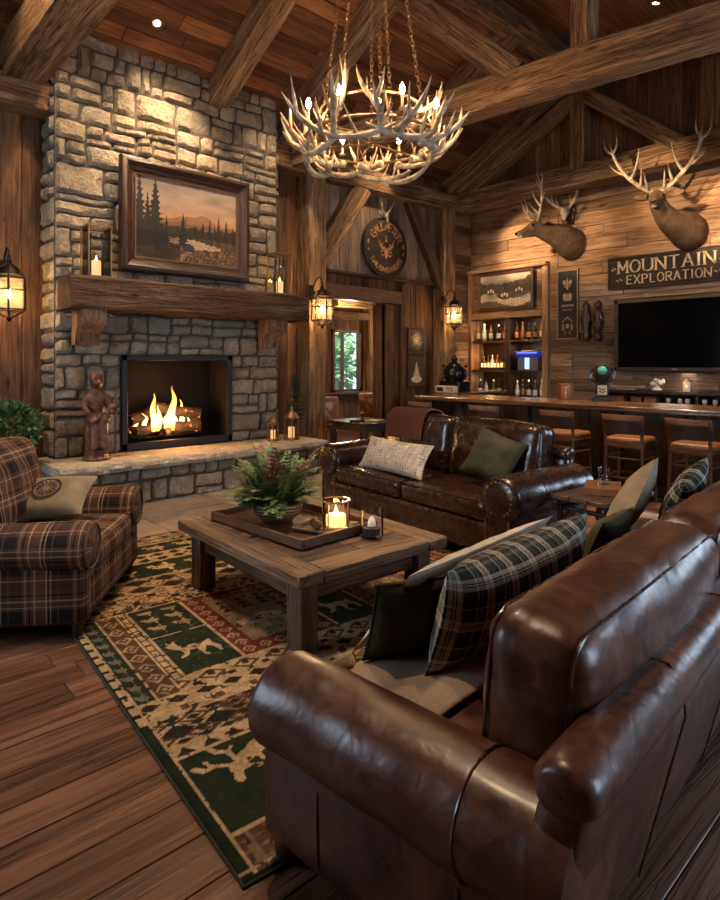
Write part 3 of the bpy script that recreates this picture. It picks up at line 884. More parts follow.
# mantel
mt=thing('mantel_shelf','thick hewn timber mantel on two wooden corbels over the firebox','mantel',(3.75,7.3,2.2))
o=timber('mantel_beam',(2.17,7.165,2.385),(5.42,7.165,2.385),.46,.36,parent=None,mat=M['mantel'],seed=77)
mw=o.matrix_world.copy(); o.parent=mt; o.matrix_world=Matrix.Translation((-3.75,-7.3,-2.2))@mw; del o['kind']
for cx in (2.46,4.98):
    m=MB(); prof=[(0,0),(-.34,0),(-.34,-.10),(-.30,-.16),(-.2,-.2),(-.13,-.28),(-.1,-.40),(0,-.40)]
    m.prism([(y,z) for y,z in prof],.28,Matrix(((0,0,1,cx-3.75-.14),(1,0,0,.085),(0,1,0,0.005),(0,0,0,1))))
    m.build('corbel',M['beam_z'],mt)
# recessed lights with ring and lens, or only an added unseen spot
def ceiling_light(x,y,label,en,aim,ang,seen=True):
    z=ceil_z(y)
    if seen:
        g=thing('recessed_light',label,'ceiling light',(x,y,z-.005),0,'recessed ceiling lights')
        tilt=math.atan(SL_A if y>RIDGE_Y else -SL_B)
        m=MB(); m.lathe([(.036,.0),(.05,-.004),(.058,-.010),(.058,.02),(.036,.02)],24); a=m.build('trim_ring',M['bronze'],g)
        m=MB(); m.lathe([(.0001,-.004),(.025,-.003),(.036,.0)],20); b=m.build('lens',emis('downlight_lens',(1,.9,.75),30),g)
        for q in (a,b): q.rotation_euler=(-tilt,0,0)
    lamp('ceiling_spot','SPOT',(x,y,z-.08),en,(1,.70,.43),.05,aim,spot=ang,blend=.75)
ceiling_light(3.19,7.05,'small bright recessed light in the boards above the stone chimney',60,(3.3,7.6,3.2),80)
ceiling_light(7.94,3.11,'small bright recessed light in the boards at the top right, above the long tie beam',120,(7.9,3.1,0),80)
for (xy,aim,en,ang) in UNSEEN_SPOTS: ceiling_light(xy[0],xy[1],None,en,aim,ang,False)
# ================================================================== SEATING
def ring_path(w,h,r,n=6):
    """rounded rectangle outline, centred"""
    out=[]
    for (cx,cy,a0) in ((w/2-r,h/2-r,0),(-w/2+r,h/2-r,90),(-w/2+r,-h/2+r,180),(w/2-r,-h/2+r,270)):
        for k in range(n+1):
            a=R(a0+90*k/n); out.append((cx+r*math.cos(a),cy+r*math.sin(a)))
    return out
def roll_arm(mb, x, y0, y1, zc, r, side, seed, round_front=.05, wr=.006, lean=0.0):
    """the leather roll along y (front y0, back y1)"""
    ny=26; na=28
    def fn(u,v):
        y=lerp(y0,y1,v); d=min(y-y0, 9)
        k=1.0 if d>=round_front else math.sqrt(max(0,1-(1-d/round_front)**2))
        if v<1e-6: k=0.0
        rr=r*(.62*k+.38 if v>0 else .0001)
        a=2*PI*u
        P=Vector((x+math.cos(a)*rr, y, zc+math.sin(a)*rr*.96+lean*v))
        q=noise.noise(P*7+Vector((seed,0,0)))*wr+noise.noise(P*2.3+Vector((seed,4,0)))*wr*1.6
        return P+Vector((math.cos(a),0,math.sin(a)))*q*(k if v>0 else 0)
    vs=[0,.0005]
    mb2_n=ny
    V=[];F=[];U=[]
    tv=[0,0.002,.006,.012,.02,.032,.045]+[.06+.94*i/ny for i in range(ny+1)]
    for t_ in tv:
        for i in range(na): V.append(fn(i/na,t_))
    for j in range(len(tv)-1):
        for i in range(na):
            i2=(i+1)%na; F.append([j*na+i,j*na+i2,(j+1)*na+i2,(j+1)*na+i][::-1])
            c=2*PI*r
            U.append([((tv[j+1])*(y1-y0),i/na*c),((tv[j+1])*(y1-y0),(i+1)/na*c),(tv[j]*(y1-y0),(i+1)/na*c),(tv[j]*(y1-y0),i/na*c)])
    F.append([(len(tv)-1)*na+i for i in range(na)][::-1]); U.append([(0,0)]*na)
    mb._add(V,F,U)
def roll_sofa(name,label,cat,loc,rz,W,D,armr,armh,seath,backh,cushh,nseat,mat,matd,nails=True,plaid_uv=False,piping=True,seat_t=.17,foot='bun',group=None,rake=0.0,endw=0.0,arm_seam_at=.36, cush_r=.085, back_t=.24, lean=.10, seams=True):
    o=thing(name,label,cat,loc,rz,group)
    yb=D/2; yf=-D/2
    inner=W/2-2*armr+.05
    # base rails
    m=MB(); m.rbox((0,.02-rake/2,.22),(W-2*armr,D-.12-rake,.24),.03,8); m.rbox((0,yf+.07,.22),(W-2*armr+.02,.10,.24),.03,10,(0,.006,0),.003)
    m.build('base_rail',mat,o,weld=True)
    # outer back
    m=MB()
    m.rbox((0,yb-.075,backh/2+.01),(W-.10-endw,.13,backh-.16),.05,14,(0,.012,0),.004,3)
    def rollb(u,v):
        LW=W-.10-endw; tt=v*2-1; tt=math.copysign(1-(1-abs(tt))**2.6,tt); x=tt*LW/2; e=LW/2-abs(x); k=math.sqrt(max(0,1-(1-min(1,e/.045))**2)); a=2*PI*u
        rr=.078*(.5*min(1,e/.002)+.5*k)+.0001
        P=Vector((x,yb-.072+math.cos(a)*rr,backh-.06+math.sin(a)*rr*.9))
        return P+Vector((0,math.cos(a),math.sin(a)))*noise.noise(P*6)*.005
    m.grid(20,46,rollb,(W,.5),wrap=True)
    if rake: m.v=[(x,y-rake*max(0,1-z/(backh-.08)),z) for x,y,z in m.v]
    b=m.build('outer_back',mat,o,weld=True)
    if seams:
        for x in [(-W/2+W*k/5) for k in range(1,5)]:
            m=MB()
            m.tube([(x,yb-.0+.006-rake*.83,.12),(x,yb+.004,backh-.12),(x,yb-.005,backh-.03),(x,yb-.04,backh+.008),(x,yb-.09,backh+.008)],.0035,5)
            m.build('back_seam',matd,b)
    # arms
    for s in (-1,1):
        x=s*(W/2-armr); m=MB()
        roll_arm(m,x,yf,yb-.05,armh-armr,armr,s,s*5+1)
        pw=armr*1.45
        m.rbox((x-s*armr*.12,(yf+.03+yb-.03-rake)/2,(armh-armr+.08)/2),(pw,D-.06-rake,armh-armr-.08),.03,10,(.01,.004,0),.003,s)
        a=m.build('arm',mat,o,weld=True)
        if nails:
            m=MB(); n=17
            for k in range(n+1):
                an=R(-60)+R(300)*k/n
                m.sphere((x+math.cos(an)*armr*.70,yf+.006,armh-armr+math.sin(an)*armr*.70),.0105,6,4)
            for sx in (-1,1):
                for k in range(15): m.sphere((x-s*armr*.12+sx*pw*.42,yf+.022,.12+k*(armh-2*armr-.10)/14),.010,6,4)
            m.build('nailhead_trim',M['brass'],a)
        if seams:
            m=MB()
            for yy in (yf+arm_seam_at,):
                m.tube([(x+math.cos(2*PI*k/28)*armr*1.008,yy,armh-armr+math.sin(2*PI*k/28)*armr*.97) for k in range(28)],.004,5,closed=True)
            m.build('arm_seam',matd,a)
            if rake:
                for yy in (yf+.30,yf+arm_seam_at-.02):
                    m=MB(); xo=x-s*armr*.12+s*(pw/2+.004); m.tube([(xo,yy,.12),(xo+s*.006,yy,.25),(xo+s*.004,yy,armh-2*armr+.02)],.0035,5); m.build('arm_seam',matd,a)
            if not nails: continue
            m=MB(); m.tube([(x+math.cos(2*PI*k/28)*armr*.90,yf+.012,armh-armr+math.sin(2*PI*k/28)*armr*.87) for k in range(28)],.004,5,closed=True)
            m.build('arm_seam',matd,a)
        if plaid_uv:
            m=MB(); m.tube([(x+math.cos(2*PI*k/28)*armr*.92,yf+.008,armh-armr+math.sin(2*PI*k/28)*armr*.88) for k in range(28)],.008,6,closed=True)
            m.build('arm_piping',matd,a)
    # seat cushions
    cw=(2*inner)/nseat; cd=D-.30-rake*.3
    for k in range(nseat):
        cx=-inner+cw*(k+.5); m=MB()
        m.rbox((cx,yf+.0+cd/2+.02,seath-seat_t/2),(cw-.012,cd,seat_t),.06,18,(.0,.012,.030),.010,k+2,wf=5)
        c=m.build('seat_cushion',mat,o,weld=True)
        if piping:
            m=MB()
            for zz in (seath-.02,seath-seat_t+.02):
                m.tube([(cx+px,yf+.02+cd/2+py,zz+(.008 if zz>seath-.1 else 0)) for px,py in ring_path(cw-.036,cd-.024,.05)],.0055,6,closed=True)
            m.build('piping',matd,c)
    # back cushions
    bh=cushh-seath+.02
    for k in range(nseat):
        cx=-inner+cw*(k+.5); m=MB()
        m.rbox((0,0,0),(cw+.0,back_t,bh),cush_r,26,(0,.05,.02),.017,k+9+W,wf=6)
        c=m.build('back_cushion',mat,o,weld=True); c.location=(cx,yb-.13-back_t/2,seath-.02+bh/2); c.rotation_euler=(-lean,0,0)
        if piping:
            m=MB()
            for yy in (-back_t/2+.035,back_t/2-.035):
                ins=cush_r-math.sqrt(cush_r**2-(cush_r-.035)**2)-.006; m.tube([(px,yy,pz+math.copysign(.010*max(0,1-(px/(cw/2))**2),pz)) for px,pz in ring_path(cw-2*ins,bh-2*ins,cush_r*.8,8)],.005,6,closed=True)
            m.build('piping',matd,c)
    for sx in (-1,1):
        for sy in (-1,1):
            m=MB()
            if foot=='bun': m.lathe([(.030,0),(.045,.012),(.050,.04),(.038,.07),(.05,.085),(.05,.11)],16)
            else: m.lathe([(.022,0),(.028,.02),(.042,.11),(.042,.13)],14)
            f=m.build('foot',M['dark_z'],o); f.location=(sx*(W/2-armr*.85),sy*(D/2-.085)-(rake if sy>0 else 0),0)
    return o
SOFA=roll_sofa('leather_sofa','long brown leather roll-arm sofa in the foreground seen from behind','sofa',(2.72,1.252,.0135),R(184.5),3.30,1.11,.155,.635,.44,.745,.93,2,M['leather'],M['leather_dark'],nails=False,cush_r=.10,back_t=.29,lean=.10,rake=.15,arm_seam_at=.80)
LOVE=roll_sofa('leather_loveseat','two-cushion dark leather loveseat with nailhead trim facing the coffee table','sofa',(4.54,3.80,.0135),R(-96),2.72,1.05,.185,.735,.51,.86,1.05,2,M['leather_dark'],M['black'],nails=True,endw=.30,cush_r=.09,back_t=.26,lean=.16)
PB,PT,PC,PR,PK=(.018,.015,.016),(.13,.068,.040),(.46,.32,.21),(.115,.048,.029),(.009,.008,.009)
M['plaid_chair']=plaid('tan_black_plaid',None,
  [(0,PT),(.14,PC),(.17,PT),(.24,PK),(.27,PT),(.33,PC),(.345,PT),(.40,PB),(.66,PR),(.70,PB),(.82,PC),(.84,PB),(.90,PC),(.93,PT)],
  [(0,PR),(.18,PC),(.20,PR),(.30,PB),(.56,PT),(.62,PC),(.64,PT),(.74,PC),(.78,PT),(.86,PK),(.90,PT)],.27)
t_=plain('chair_welt',(.085,.048,.030),.9)
CHAIR=roll_sofa('plaid_armchair','brown and black plaid roll-arm armchair beside the hearth','armchair',(1.17,4.41,.0135),R(53),1.30,1.05,.145,.66,.49,.80,1.06,1,M['plaid_chair'],t_,nails=False,plaid_uv=True,piping=True,seams=False,seat_t=.2,foot='taper',back_t=.28,lean=.22,cush_r=.11)

# ------------------------------------------------------------------ pillows and throws
def pillow(name,label,w,h,t,mat,loc,rot,seed=0,cat='pillow',wr=.012,pip=None,group=None,sag=0):
    m=MB(); n=22
    def side(sg):
        def fn(u,v):
            a=u*2-1; b=v*2-1
            x=a*w/2*(1-.07*(1-b*b)*abs(a)**3*1.0); y=b*h/2*(1-.07*(1-a*a)*abs(b)**3)
            f=((1-abs(a)**2.6)*(1-abs(b)**2.6)); f=max(0,f)**.55
            z=sg*t/2*f
            q=noise.noise(Vector((x*9+seed,y*9,sg*3)))*wr*f+noise.noise(Vector((x*22+seed,y*22,sg*3)))*wr*.35*f
            return Vector((x,y-sag*f*.2,z+sg*q))
        return fn
    m.grid(n,n,side(1),(w,h)); 
    k=len(m.f); m.grid(n,n,side(-1),(w,h)); m.f[k:]=[f[::-1] for f in m.f[k:]]; m.uv[k:]=[f[::-1] for f in m.uv[k:]]
    o=m.build(name,mat,weld=True); o.location=loc; o.rotation_euler=rot; tag(o,label,cat,group)
    if pip:
        m=MB(); P=[]
        for i in range(4):
            for k in range(12):
                s_=-1+2*k/12
                a,b=[(s_,-1),(1,s_),(-s_,1),(-1,-s_)][i]
                P.append((a*w/2*(1-.07*(1-b*b)*abs(a)**3),b*h/2*(1-.07*(1-a*a)*abs(b)**3),0))
        m.tube(P,.006,6,closed=True); m.build('piping',pip,o)
    return o
GD,GC,GK,GB=(.030,.036,.034),(.56,.50,.40),(.010,.011,.012),(.12,.12,.10)
M['plaid_green']=plaid('green_cream_plaid',None,
  [(0,GD),(.16,GC),(.26,GK),(.285,GC),(.32,GK),(.345,GC),(.43,GD),(.56,GB),(.60,GD),(.70,GC),(.73,GD),(.80,GK),(.90,GD)],
  [(0,GD),(.18,GC),(.27,GK),(.295,GC),(.33,GK),(.355,GC),(.44,GD),(.58,GB),(.62,GD),(.74,GC),(.77,GD),(.84,GK),(.92,GD)],.155)
M['velvet_olive']=fabric('olive_velvet',(.018,.016,.009),(.075,.062,.036),.8,120,5)
M['velvet_green']=fabric('moss_velvet',(.020,.022,.012),(.075,.072,.040),.8,120,6)
M['linen']=fabric('cream_linen',(.33,.29,.235),(.55,.50,.42),.95,190,9)
M['suede']=fabric('beige_suede',(.20,.145,.10),(.36,.27,.20),.95,120,4)
M['tanlinen']=fabric('tan_linen',(.17,.13,.09),(.30,.24,.165),.95,190,9)
t=NT('striped_weave'); uv=t.coord('UV'); n1=t.noise(t.mapv(uv,(60,9,1)),1,4,.7); n2=t.noise(t.mapv(uv,(7,130,1)),1,3,.6)
f=t.math('ADD',t.math('MULTIPLY',n1,.55),t.math('MULTIPLY',n2,.45))
t.link(t.ramp(f,[(.41,(.20,.14,.09)),(.49,(.52,.45,.36)),(.60,(.66,.60,.52))]),t.b.inputs['Base Color']); t.b.inputs['Roughness'].default_value=.95; t.bump(n1,.3,.006)
M['weave']=t.m
# suede throw laid on the seat
from mathutils.bvhtree import BVHTree
def tree_of(root):
    bpy.context.view_layer.update()
    V=[];F=[]
    for o in [root]+list(root.children_recursive):
        if o.type!='MESH': continue
        b=len(V); V+=[o.matrix_world@v.co for v in o.data.vertices]; F+=[[b+k for k in p.vertices] for p in o.data.polygons]
    return BVHTree.FromPolygons(V,F)
TR={'sofa':tree_of(SOFA),'love':tree_of(LOVE),'chair':tree_of(CHAIR)}
def settle(o,trees,step,n=14):
    """slide a soft thing along step until it only touches"""
    for k in range(n):
        bpy.context.view_layer.update()
        t_=BVHTree.FromPolygons([o.matrix_world@v.co for v in o.data.vertices],[list(p.vertices) for p in o.data.polygons])
        if not any(t_.overlap(q) for q in trees): break
        o.location=Vector(o.location)+Vector(step)
    return o
m=MB()
def thr(u,v):
    x=lerp(1.43,2.30,u); y=lerp(1.24,1.70,v)
    h=TR['sofa'].ray_cast(Vector((x,y,1.5)),Vector((0,0,-1)))
    z=(h[0].z if h[0] and h[0].z<.56 else .50)+.015+abs(noise.noise(Vector((x*6,y*6,2))))*.006
    return Vector((x,y,z))
m.grid(40,36,thr,(1,1)); k=len(m.f)
o=m.build('seat_throw',M['suede']); md=o.modifiers.new('thick','SOLIDIFY'); md.thickness=.012; md.offset=1
tag(o,'beige suede throw spread over the foreground sofa seat','throw')
# knitted throw over the loveseat back
t=NT('brown_knit'); uv=t.coord('UV'); wv=t.node('ShaderNodeTexWave'); t.link(t.mapv(uv,(30,1,1)),wv.inputs['Vector']); wv.inputs['Scale'].default_value=1.0; wv.inputs['Distortion'].default_value=3
t.link(t.ramp(wv.outputs[1],[(.2,(.085,.026,.013)),(.7,(.27,.088,.042))]),t.b.inputs['Base Color']); t.b.inputs['Roughness'].default_value=.95; t.bump(wv.outputs[1],.8,.02)
m=MB()
pth=[(.50,.66),(.50,.80),(.46,.90),(.36,.99),(.26,1.06),(.16,1.05),(.07,.98),(.02,.88),(.0,.80)]
def kn(u,v):
    i=v*(len(pth)-1); k=min(int(i),len(pth)-2); f=i-k
    yy=lerp(pth[k][0],pth[k+1][0],f); z=lerp(pth[k][1],pth[k+1][1],f)
    x=lerp(-.93,-.36,u)+(v-.5)*.06
    fold=math.sin(u*17+v*2)*.014+noise.noise(Vector((u*5,v*4,3)))*.015
    w=LOVE.matrix_world; c=Vector((x,.22,min(.88,z))); P=Vector((x,yy,z)); dr=(P-c).normalized()
    h=TR['love'].ray_cast(w@(c+dr*.9),(w.to_3x3()@(-dr)).normalized())
    if h[0] is not None: P=w.inverted()@h[0]
    return P+dr*(.018+abs(fold)*.8)
m.grid(50,40,kn,(1,1))
o=m.build('knit_throw',t.m); o.location=LOVE.location; o.rotation_euler=LOVE.rotation_euler
md=o.modifiers.new('thick','SOLIDIFY'); md.thickness=.012; md.offset=-1
tag(o,'brown knitted throw draped over the loveseat back','throw')
# emblem pillow on the armchair
p=pillow('emblem_pillow','tan linen pillow with a dark round tree emblem on the plaid armchair',.58,.38,.18,M['tanlinen'],(1.20,4.53,.645),(R(30),R(-4),R(-40)),11)
m=MB()
def bump_z(x,y,w=.58,h=.38,t=.18):
    a=x/(w/2); b=y/(h/2); return t/2*max(0,((1-abs(a)**2.6)*(1-abs(b)**2.6)))**.55+.008
def flatpoly(poly,n=1):
    V=[Vector((x,y,bump_z(x,y))) for x,y in poly]; m._add(V,[list(range(len(V)))])
cx,cy=.03,-.01
for k in range(28):
    a0=2*PI*k/28;a1=2*PI*(k+1)/28
    flatpoly([(cx+math.cos(a0)*.082,cy+math.sin(a0)*.082),(cx+math.cos(a0)*.096,cy+math.sin(a0)*.096),(cx+math.cos(a1)*.096,cy+math.sin(a1)*.096),(cx+math.cos(a1)*.082,cy+math.sin(a1)*.082)])
for k in range(14):
    a=2*PI*k/14+.1
    flatpoly([(cx+math.cos(a)*.018,cy+math.sin(a)*.018),(cx+math.cos(a-.13)*.062,cy+math.sin(a-.13)*.062),(cx+math.cos(a)*.072,cy+math.sin(a)*.072),(cx+math.cos(a+.13)*.062,cy+math.sin(a+.13)*.062)])
m.build('emblem',plain('emblem_ink',(.035,.022,.014),.95),p,smooth=False)

# pillows, each slid until it rests against the seat and back
PL=[]
PL.append(pillow('throw_pillow','small olive velvet pillow by the near arm of the foreground sofa',.34,.34,.13,M['velvet_olive'],(1.64,1.47,.615),(R(70),0,R(160)),1,pip=M['velvet_green']))
PL.append(pillow('throw_pillow','long dark green and cream plaid pillow leaning on the foreground sofa back',1.16,.41,.25,M['plaid_green'],(2.20,1.38,.660),(R(76),0,R(184)),2))
PL.append(pillow('throw_pillow','long cream linen pillow leaning before the plaid pillow on the foreground sofa',1.16,.46,.12,M['linen'],(2.16,1.66,.665),(R(52),0,R(185)),3))
PL.append(pillow('throw_pillow','olive velvet pillow in the middle of the foreground sofa beside the plaid one',.46,.38,.15,M['velvet_green'],(3.06,1.43,.64),(R(66),0,R(186)),4))
PL.append(pillow('throw_pillow','light tan linen pillow standing on its corner at the far end of the foreground sofa',.46,.46,.16,M['tanlinen'],(3.72,1.52,.70),(R(54),R(34),R(182)),5))
PL.append(pillow('throw_pillow','green plaid pillow at the far right end of the foreground sofa',.46,.46,.17,M['plaid_green'],(3.88,1.34,.76),(R(66),R(16),R(182)),6))
# loveseat pillows
PL.append(pillow('lumbar_pillow','cream woven lumbar pillow with brown flecks on the loveseat',.98,.34,.15,M['weave'],(4.28,4.14,.69),(R(62),0,R(-97)),7))
PL.append(pillow('throw_pillow','moss green velvet pillow leaning on the loveseat near its right arm',.44,.44,.17,M['velvet_green'],(4.46,3.08,.74),(R(60),R(18),R(-80)),8))
TT=[tree_of(o) for o in (bpy.data.objects['seat_throw'],)]
settle(PL[0],[TR['sofa']]+TT,(.004,.006,.0025),30)
for o in PL[1:3]: settle(o,[TR['sofa']]+TT,(0,.005,.004),24)
for o in PL[3:6]: settle(o,[TR['sofa']],(0,.005,.003),24)
for o in PL[6:]: settle(o,[TR['love']],(-.010,0,.010))
settle(p,[TR['chair']],(.005,-.004,.004),10)

# ================================================================== RUG
RW,RL=3.1,4.0
def rug_cols(u,v):
    x=u*RW; y=v*RL
    CR=np.array((.37,.255,.145)); GR=np.array((.016,.0225,.0125)); BR=np.array((.085,.04,.022)); DK=np.array((.022,.016,.012)); MR=np.array((.11,.022,.015)); TN=np.array((.20,.125,.068))
    c=np.tile(TN,(len(x),1))
    rnd=np.random.RandomState(5)
    wob=(fbm(u*3.1,v*4,14,3)-.5)*.05
    def put(mask,col): c[mask]=col
    def tri(a,per): f=(a/per)%1; return np.abs(f-.5)*2
    def motifs(mask,px,py,x0,y0,col,kind,seed):
        r=np.random.RandomState(seed)
        gx=np.floor((x-x0)/px); gy=np.floor((y-y0)/py); lx=((x-x0)/px-gx-.5)*px; ly=((y-y0)/py-gy-.5)*py
        if kind=='diamond': k=(np.abs(lx)/(px*.40)+np.abs(ly)/(py*.40)<1)
        elif kind=='ring': d=np.abs(lx)/(px*.44)+np.abs(ly)/(py*.44); k=(d<1)&((d>.62)|(d<.28))
        elif kind=='tri': k=(ly>-py*.36)&(ly<py*.36)&(np.abs(lx)<px*.40*(.36*py-ly)/(.72*py))
        elif kind=='tree': k=(ly>-py*.42)&(ly<py*.42)&(np.abs(lx)<px*.36*(1-((ly+py*.42)/(py*.28)%1))*(1-.5*(ly+py*.42)/(py*.84)))
        elif kind=='bar': k=(np.abs(lx)<px*.32)&(np.abs(ly)<py*.40)
        elif kind=='dot': k=(np.abs(lx)<px*.22)&(np.abs(ly)<py*.3)&(((gx+gy)%2)==0)
        elif kind=='bird':
            k=((lx/(px*.30))**2+(ly/(py*.18))**2<1)|((np.abs(lx-px*.1)<px*.05)&(np.abs(ly)<py*.42))|(((lx+px*.3)/(px*.11))**2+((ly-py*.2)/(py*.12))**2<1)|((np.abs(ly-py*.2-lx*.5)<py*.05)&(lx>-px*.3)&(lx<px*.1))
        put(mask&k,col)
    def poly(mask0,pts,col):
        inside=np.zeros(len(x),bool); n=len(pts)
        for i in range(n):
            x1,y1=pts[i];x2,y2=pts[(i+1)%n]
            cnd=((y1>y)!=(y2>y)); 
            with np.errstate(divide='ignore',invalid='ignore'): xi=(x2-x1)*(y-y1)/(y2-y1+1e-12)+x1
            inside^=(cnd&(x<xi))
        put(mask0&inside,col)
    moose=[(-.42,.02),(-.40,.16),(-.46,.24),(-.40,.30),(-.36,.22),(-.33,.31),(-.28,.30),(-.30,.20),(-.22,.20),(-.20,.30),(-.14,.27),(-.18,.14),(-.12,.12),(.10,.16),(.30,.13),(.38,.16),(.36,.06),(.38,-.12),(.44,-.26),(.36,-.26),(.31,-.10),(.24,-.04),(.22,-.24),(.27,-.30),(.18,-.30),(.14,-.06),(-.08,-.06),(-.06,-.28),(-.14,-.28),(-.16,-.04),(-.22,-.10),(-.24,-.28),(-.31,-.28),(-.28,-.06),(-.34,.0),(-.36,-.06),(-.42,-.06)]
    deer=[(-.30,.12),(-.36,.22),(-.30,.26),(-.32,.36),(-.25,.28),(-.20,.36),(-.20,.24),(-.16,.12),(.16,.10),(.26,.14),(.24,.02),(.30,-.14),(.28,-.30),(.23,-.30),(.22,-.14),(.14,-.04),(.06,-.2),(.10,-.32),(.03,-.32),(0,-.06),(-.10,-.04),(-.16,-.18),(-.28,-.22),(-.28,-.17),(-.2,-.12),(-.2,.0)]
    bear=[(-.40,.02),(-.42,.10),(-.34,.16),(-.30,.14),(-.2,.22),(.12,.24),(.30,.14),(.34,-.02),(.36,-.26),(.22,-.26),(.20,-.08),(-.02,-.06),(-.02,-.26),(-.16,-.26),(-.17,-.06),(-.28,-.02)]
    A=np.ones(len(x),bool)
    def at(shape,cx,cy,s,flip=1,rot=0):
        cr,sr=math.cos(rot),math.sin(rot)
        return [(cx+s*flip*(px*cr-py*sr),cy+s*(px*sr+py*cr)) for px,py in shape]
    # bands along y (front edge y=0)
    def band(y0,y1): return (y>=y0)&(y<y1)
    b=band(0,.20); put(b,TN*.8); motifs(b,.15,.16,.10,.03,DK,'tree',1); motifs(b,.09,.05,.0,.155,BR,'bar',2)
    b=band(.20,.69); put(b,GR)
    def stroke(mask,pts,w,cx,cy,sc,col):
        for (ax,ay),(bx,by) in zip(pts[:-1],pts[1:]):
            ax,ay,bx,by=cx+ax*sc,cy+ay*sc,cx+bx*sc,cy+by*sc; dx,dy=bx-ax,by-ay
            tt=np.clip(((x-ax)*dx+(y-ay)*dy)/(dx*dx+dy*dy+1e-9),0,1); d=np.hypot(x-ax-tt*dx,y-ay-tt*dy)
            put(mask&(d<w*sc*(.95+.35*(fbm(u*3,v*4,30,4)-.4))),col)
    for k in range(4):
        cx_=.27+k*.80; cy_=.55
        for pts,w in (([(0,-.02),(.2,.08),(.45,.18)],.085),([(0,-.02),(-.1,-.10)],.075),([(-.1,-.10),(-.14,-.25)],.045),([(-.06,-.12),(.09,-.19)],.03),
            ([(-.10,-.06),(-.24,.03),(-.36,.03)],.026),([(-.36,.03),(-.42,.10)],.032),([(-.28,.03),(-.30,.14)],.02),([(-.05,.02),(-.07,.16),(-.16,.21)],.026),([(-.16,.21),(-.2,.30)],.03),([(-.08,.14),(-.01,.21)],.018),
            ([(.22,.06),(.30,-.08),(.26,-.2)],.028),([(.12,.02),(.16,-.12)],.026),([(.42,.16),(.47,.02),(.43,-.1)],.03),([(.45,.2),(.52,.16)],.02)):
            stroke(b,pts,w,cx_,cy_,.44,CR)
        put(b&(np.abs(x-(cx_+.36))<.010),CR); put(b&(np.abs(x-(cx_+.40))<.010),CR*.7)
    b=band(.69,1.17); put(b,CR)
    motifs(band(.69,.77),.11,.08,.05,.69,DK,'tri',3)
    bb=band(.77,1.0); put(bb,TN); put(bb&((x+wob)%.7<.35),CR); motifs(bb,.20,.14,.03,.80,DK,'diamond',4); motifs(bb,.20,.115,.13,.77,BR,'ring',5); motifs(bb,.10,.05,.08,.77,GR,'diamond',5)
    motifs(band(1.0,1.08),.09,.08,0,1.0,BR,'dot',6); motifs(band(1.08,1.17),.14,.09,.02,1.08,DK,'diamond',7)
    b=band(1.17,1.32); put(b&(x>.26),CR*.95); motifs(b&(x>.26),.19,.13,.36,1.18,BR,'ring',8); motifs(b&(x>.26),.095,.065,.31,1.17,DK,'dot',9)
    b=band(1.17,2.28)
    per=1.30
    xl=(x-.06)%per
    put(b&(x<.26),BR)
    bb=b&(x>.05)&(x<.145); put(bb,GR); motifs(bb,.09,.11,.052,1.17,np.array((.13,.11,.07)),'bird',10)
    bb=b&(x>.15)&(x<.265); put(bb,BR); motifs(bb,.115,.13,.15,1.18,CR*.75,'ring',11)
    bb=b&(x>.27)&(x<.325)&(y>1.30); put(bb,DK); motifs(bb,.055,.075,.27,1.30,CR,'bar',12)
    b=band(1.32,2.28)
    for k in range(3):
        x0=.335+k*.98
        bb=b&(x>x0)&(x<x0+.33); put(bb,GR); poly(bb,at(deer,x0+.17,1.58,.40,1),CR); motifs(bb&(y>1.86)&(y<2.22),.15,.13,x0+.02,1.88,CR*.8,'bird',13); put(bb&(np.abs(y-1.82)<.009),CR)
        bb=b&(x>x0+.345)&(x<x0+.97); put(bb,MR); motifs(bb&((x<x0+.45)|(y<1.44)|(y>2.16)|(x>x0+.86)),.10,.10,x0+.35,1.33,CR*.7,'ring',14)
        b2=bb&(x>x0+.46)&(x<x0+.85)&(y>1.45)&(y<2.15); put(b2,TN); poly(b2,at(bear,x0+.66,1.68,.44),CR); motifs(b2&(y>1.88),.13,.24,x0+.47,1.89,DK,'tree',15)
        for xx in (x0-.005,x0+.337,x0+.975): put(b&(np.abs(x-xx)<.010),CR)
    for xx in (.147,.267): put(band(1.17,2.28)&(np.abs(x-xx)<.008),CR)
    b=band(2.28,2.55); put(b,CR); motifs(b,.13,.10,.05,2.29,BR,'ring',16); motifs(band(2.28,2.34),.08,.06,0,2.28,DK,'tri',17); motifs(b,.13,.10,.115,2.34,DK,'dot',16)
    b=band(2.55,2.85); put(b,TN); motifs(b,.22,.15,.0,2.55,DK,'diamond',19); motifs(b,.22,.15,.11,2.63,CR,'ring',18)
    b=band(2.85,3.18); put(b,GR); motifs(b,.30,.24,.1,2.90,CR,'bird',18)
    b=band(3.18,3.40); put(b,CR); motifs(b,.14,.11,.0,3.18,DK,'diamond',19)
    b=band(3.40,3.66); put(b,GR); motifs(b,.26,.20,.05,3.43,CR*.9,'bird',18)
    b=band(3.66,4.0); put(b,TN); motifs(b,.12,.09,0,3.68,DK,'dot',20); motifs(b,.16,.11,.0,3.80,CR,'diamond',20)
    for yy in (.20,.69,.77,1.0,1.08,1.17,2.28,2.55,2.85,3.18,3.40,3.66): put(np.abs(y-yy)<.008,CR)
    # side borders
    for e in (x,RW-x):
        put(e<.05,GR*.8); mid=(e<.05)&(y>1.0)&(y<2.7); k=mid&(e>.012)&(e<.045)&(((y+wob*.4)%.10)<.07); put(k,CR)
        put(np.abs(e-.048)<.006,CR); put(e<.012,GR*.5)
    for e in (y,RL-y): put(e<.02,GR*.5); put(np.abs(e-.035)<.007,CR*.8)
    n=fbm(u*RW,v*RL,18,9); n2=fbm(u*RW,v*RL,90,2,2)
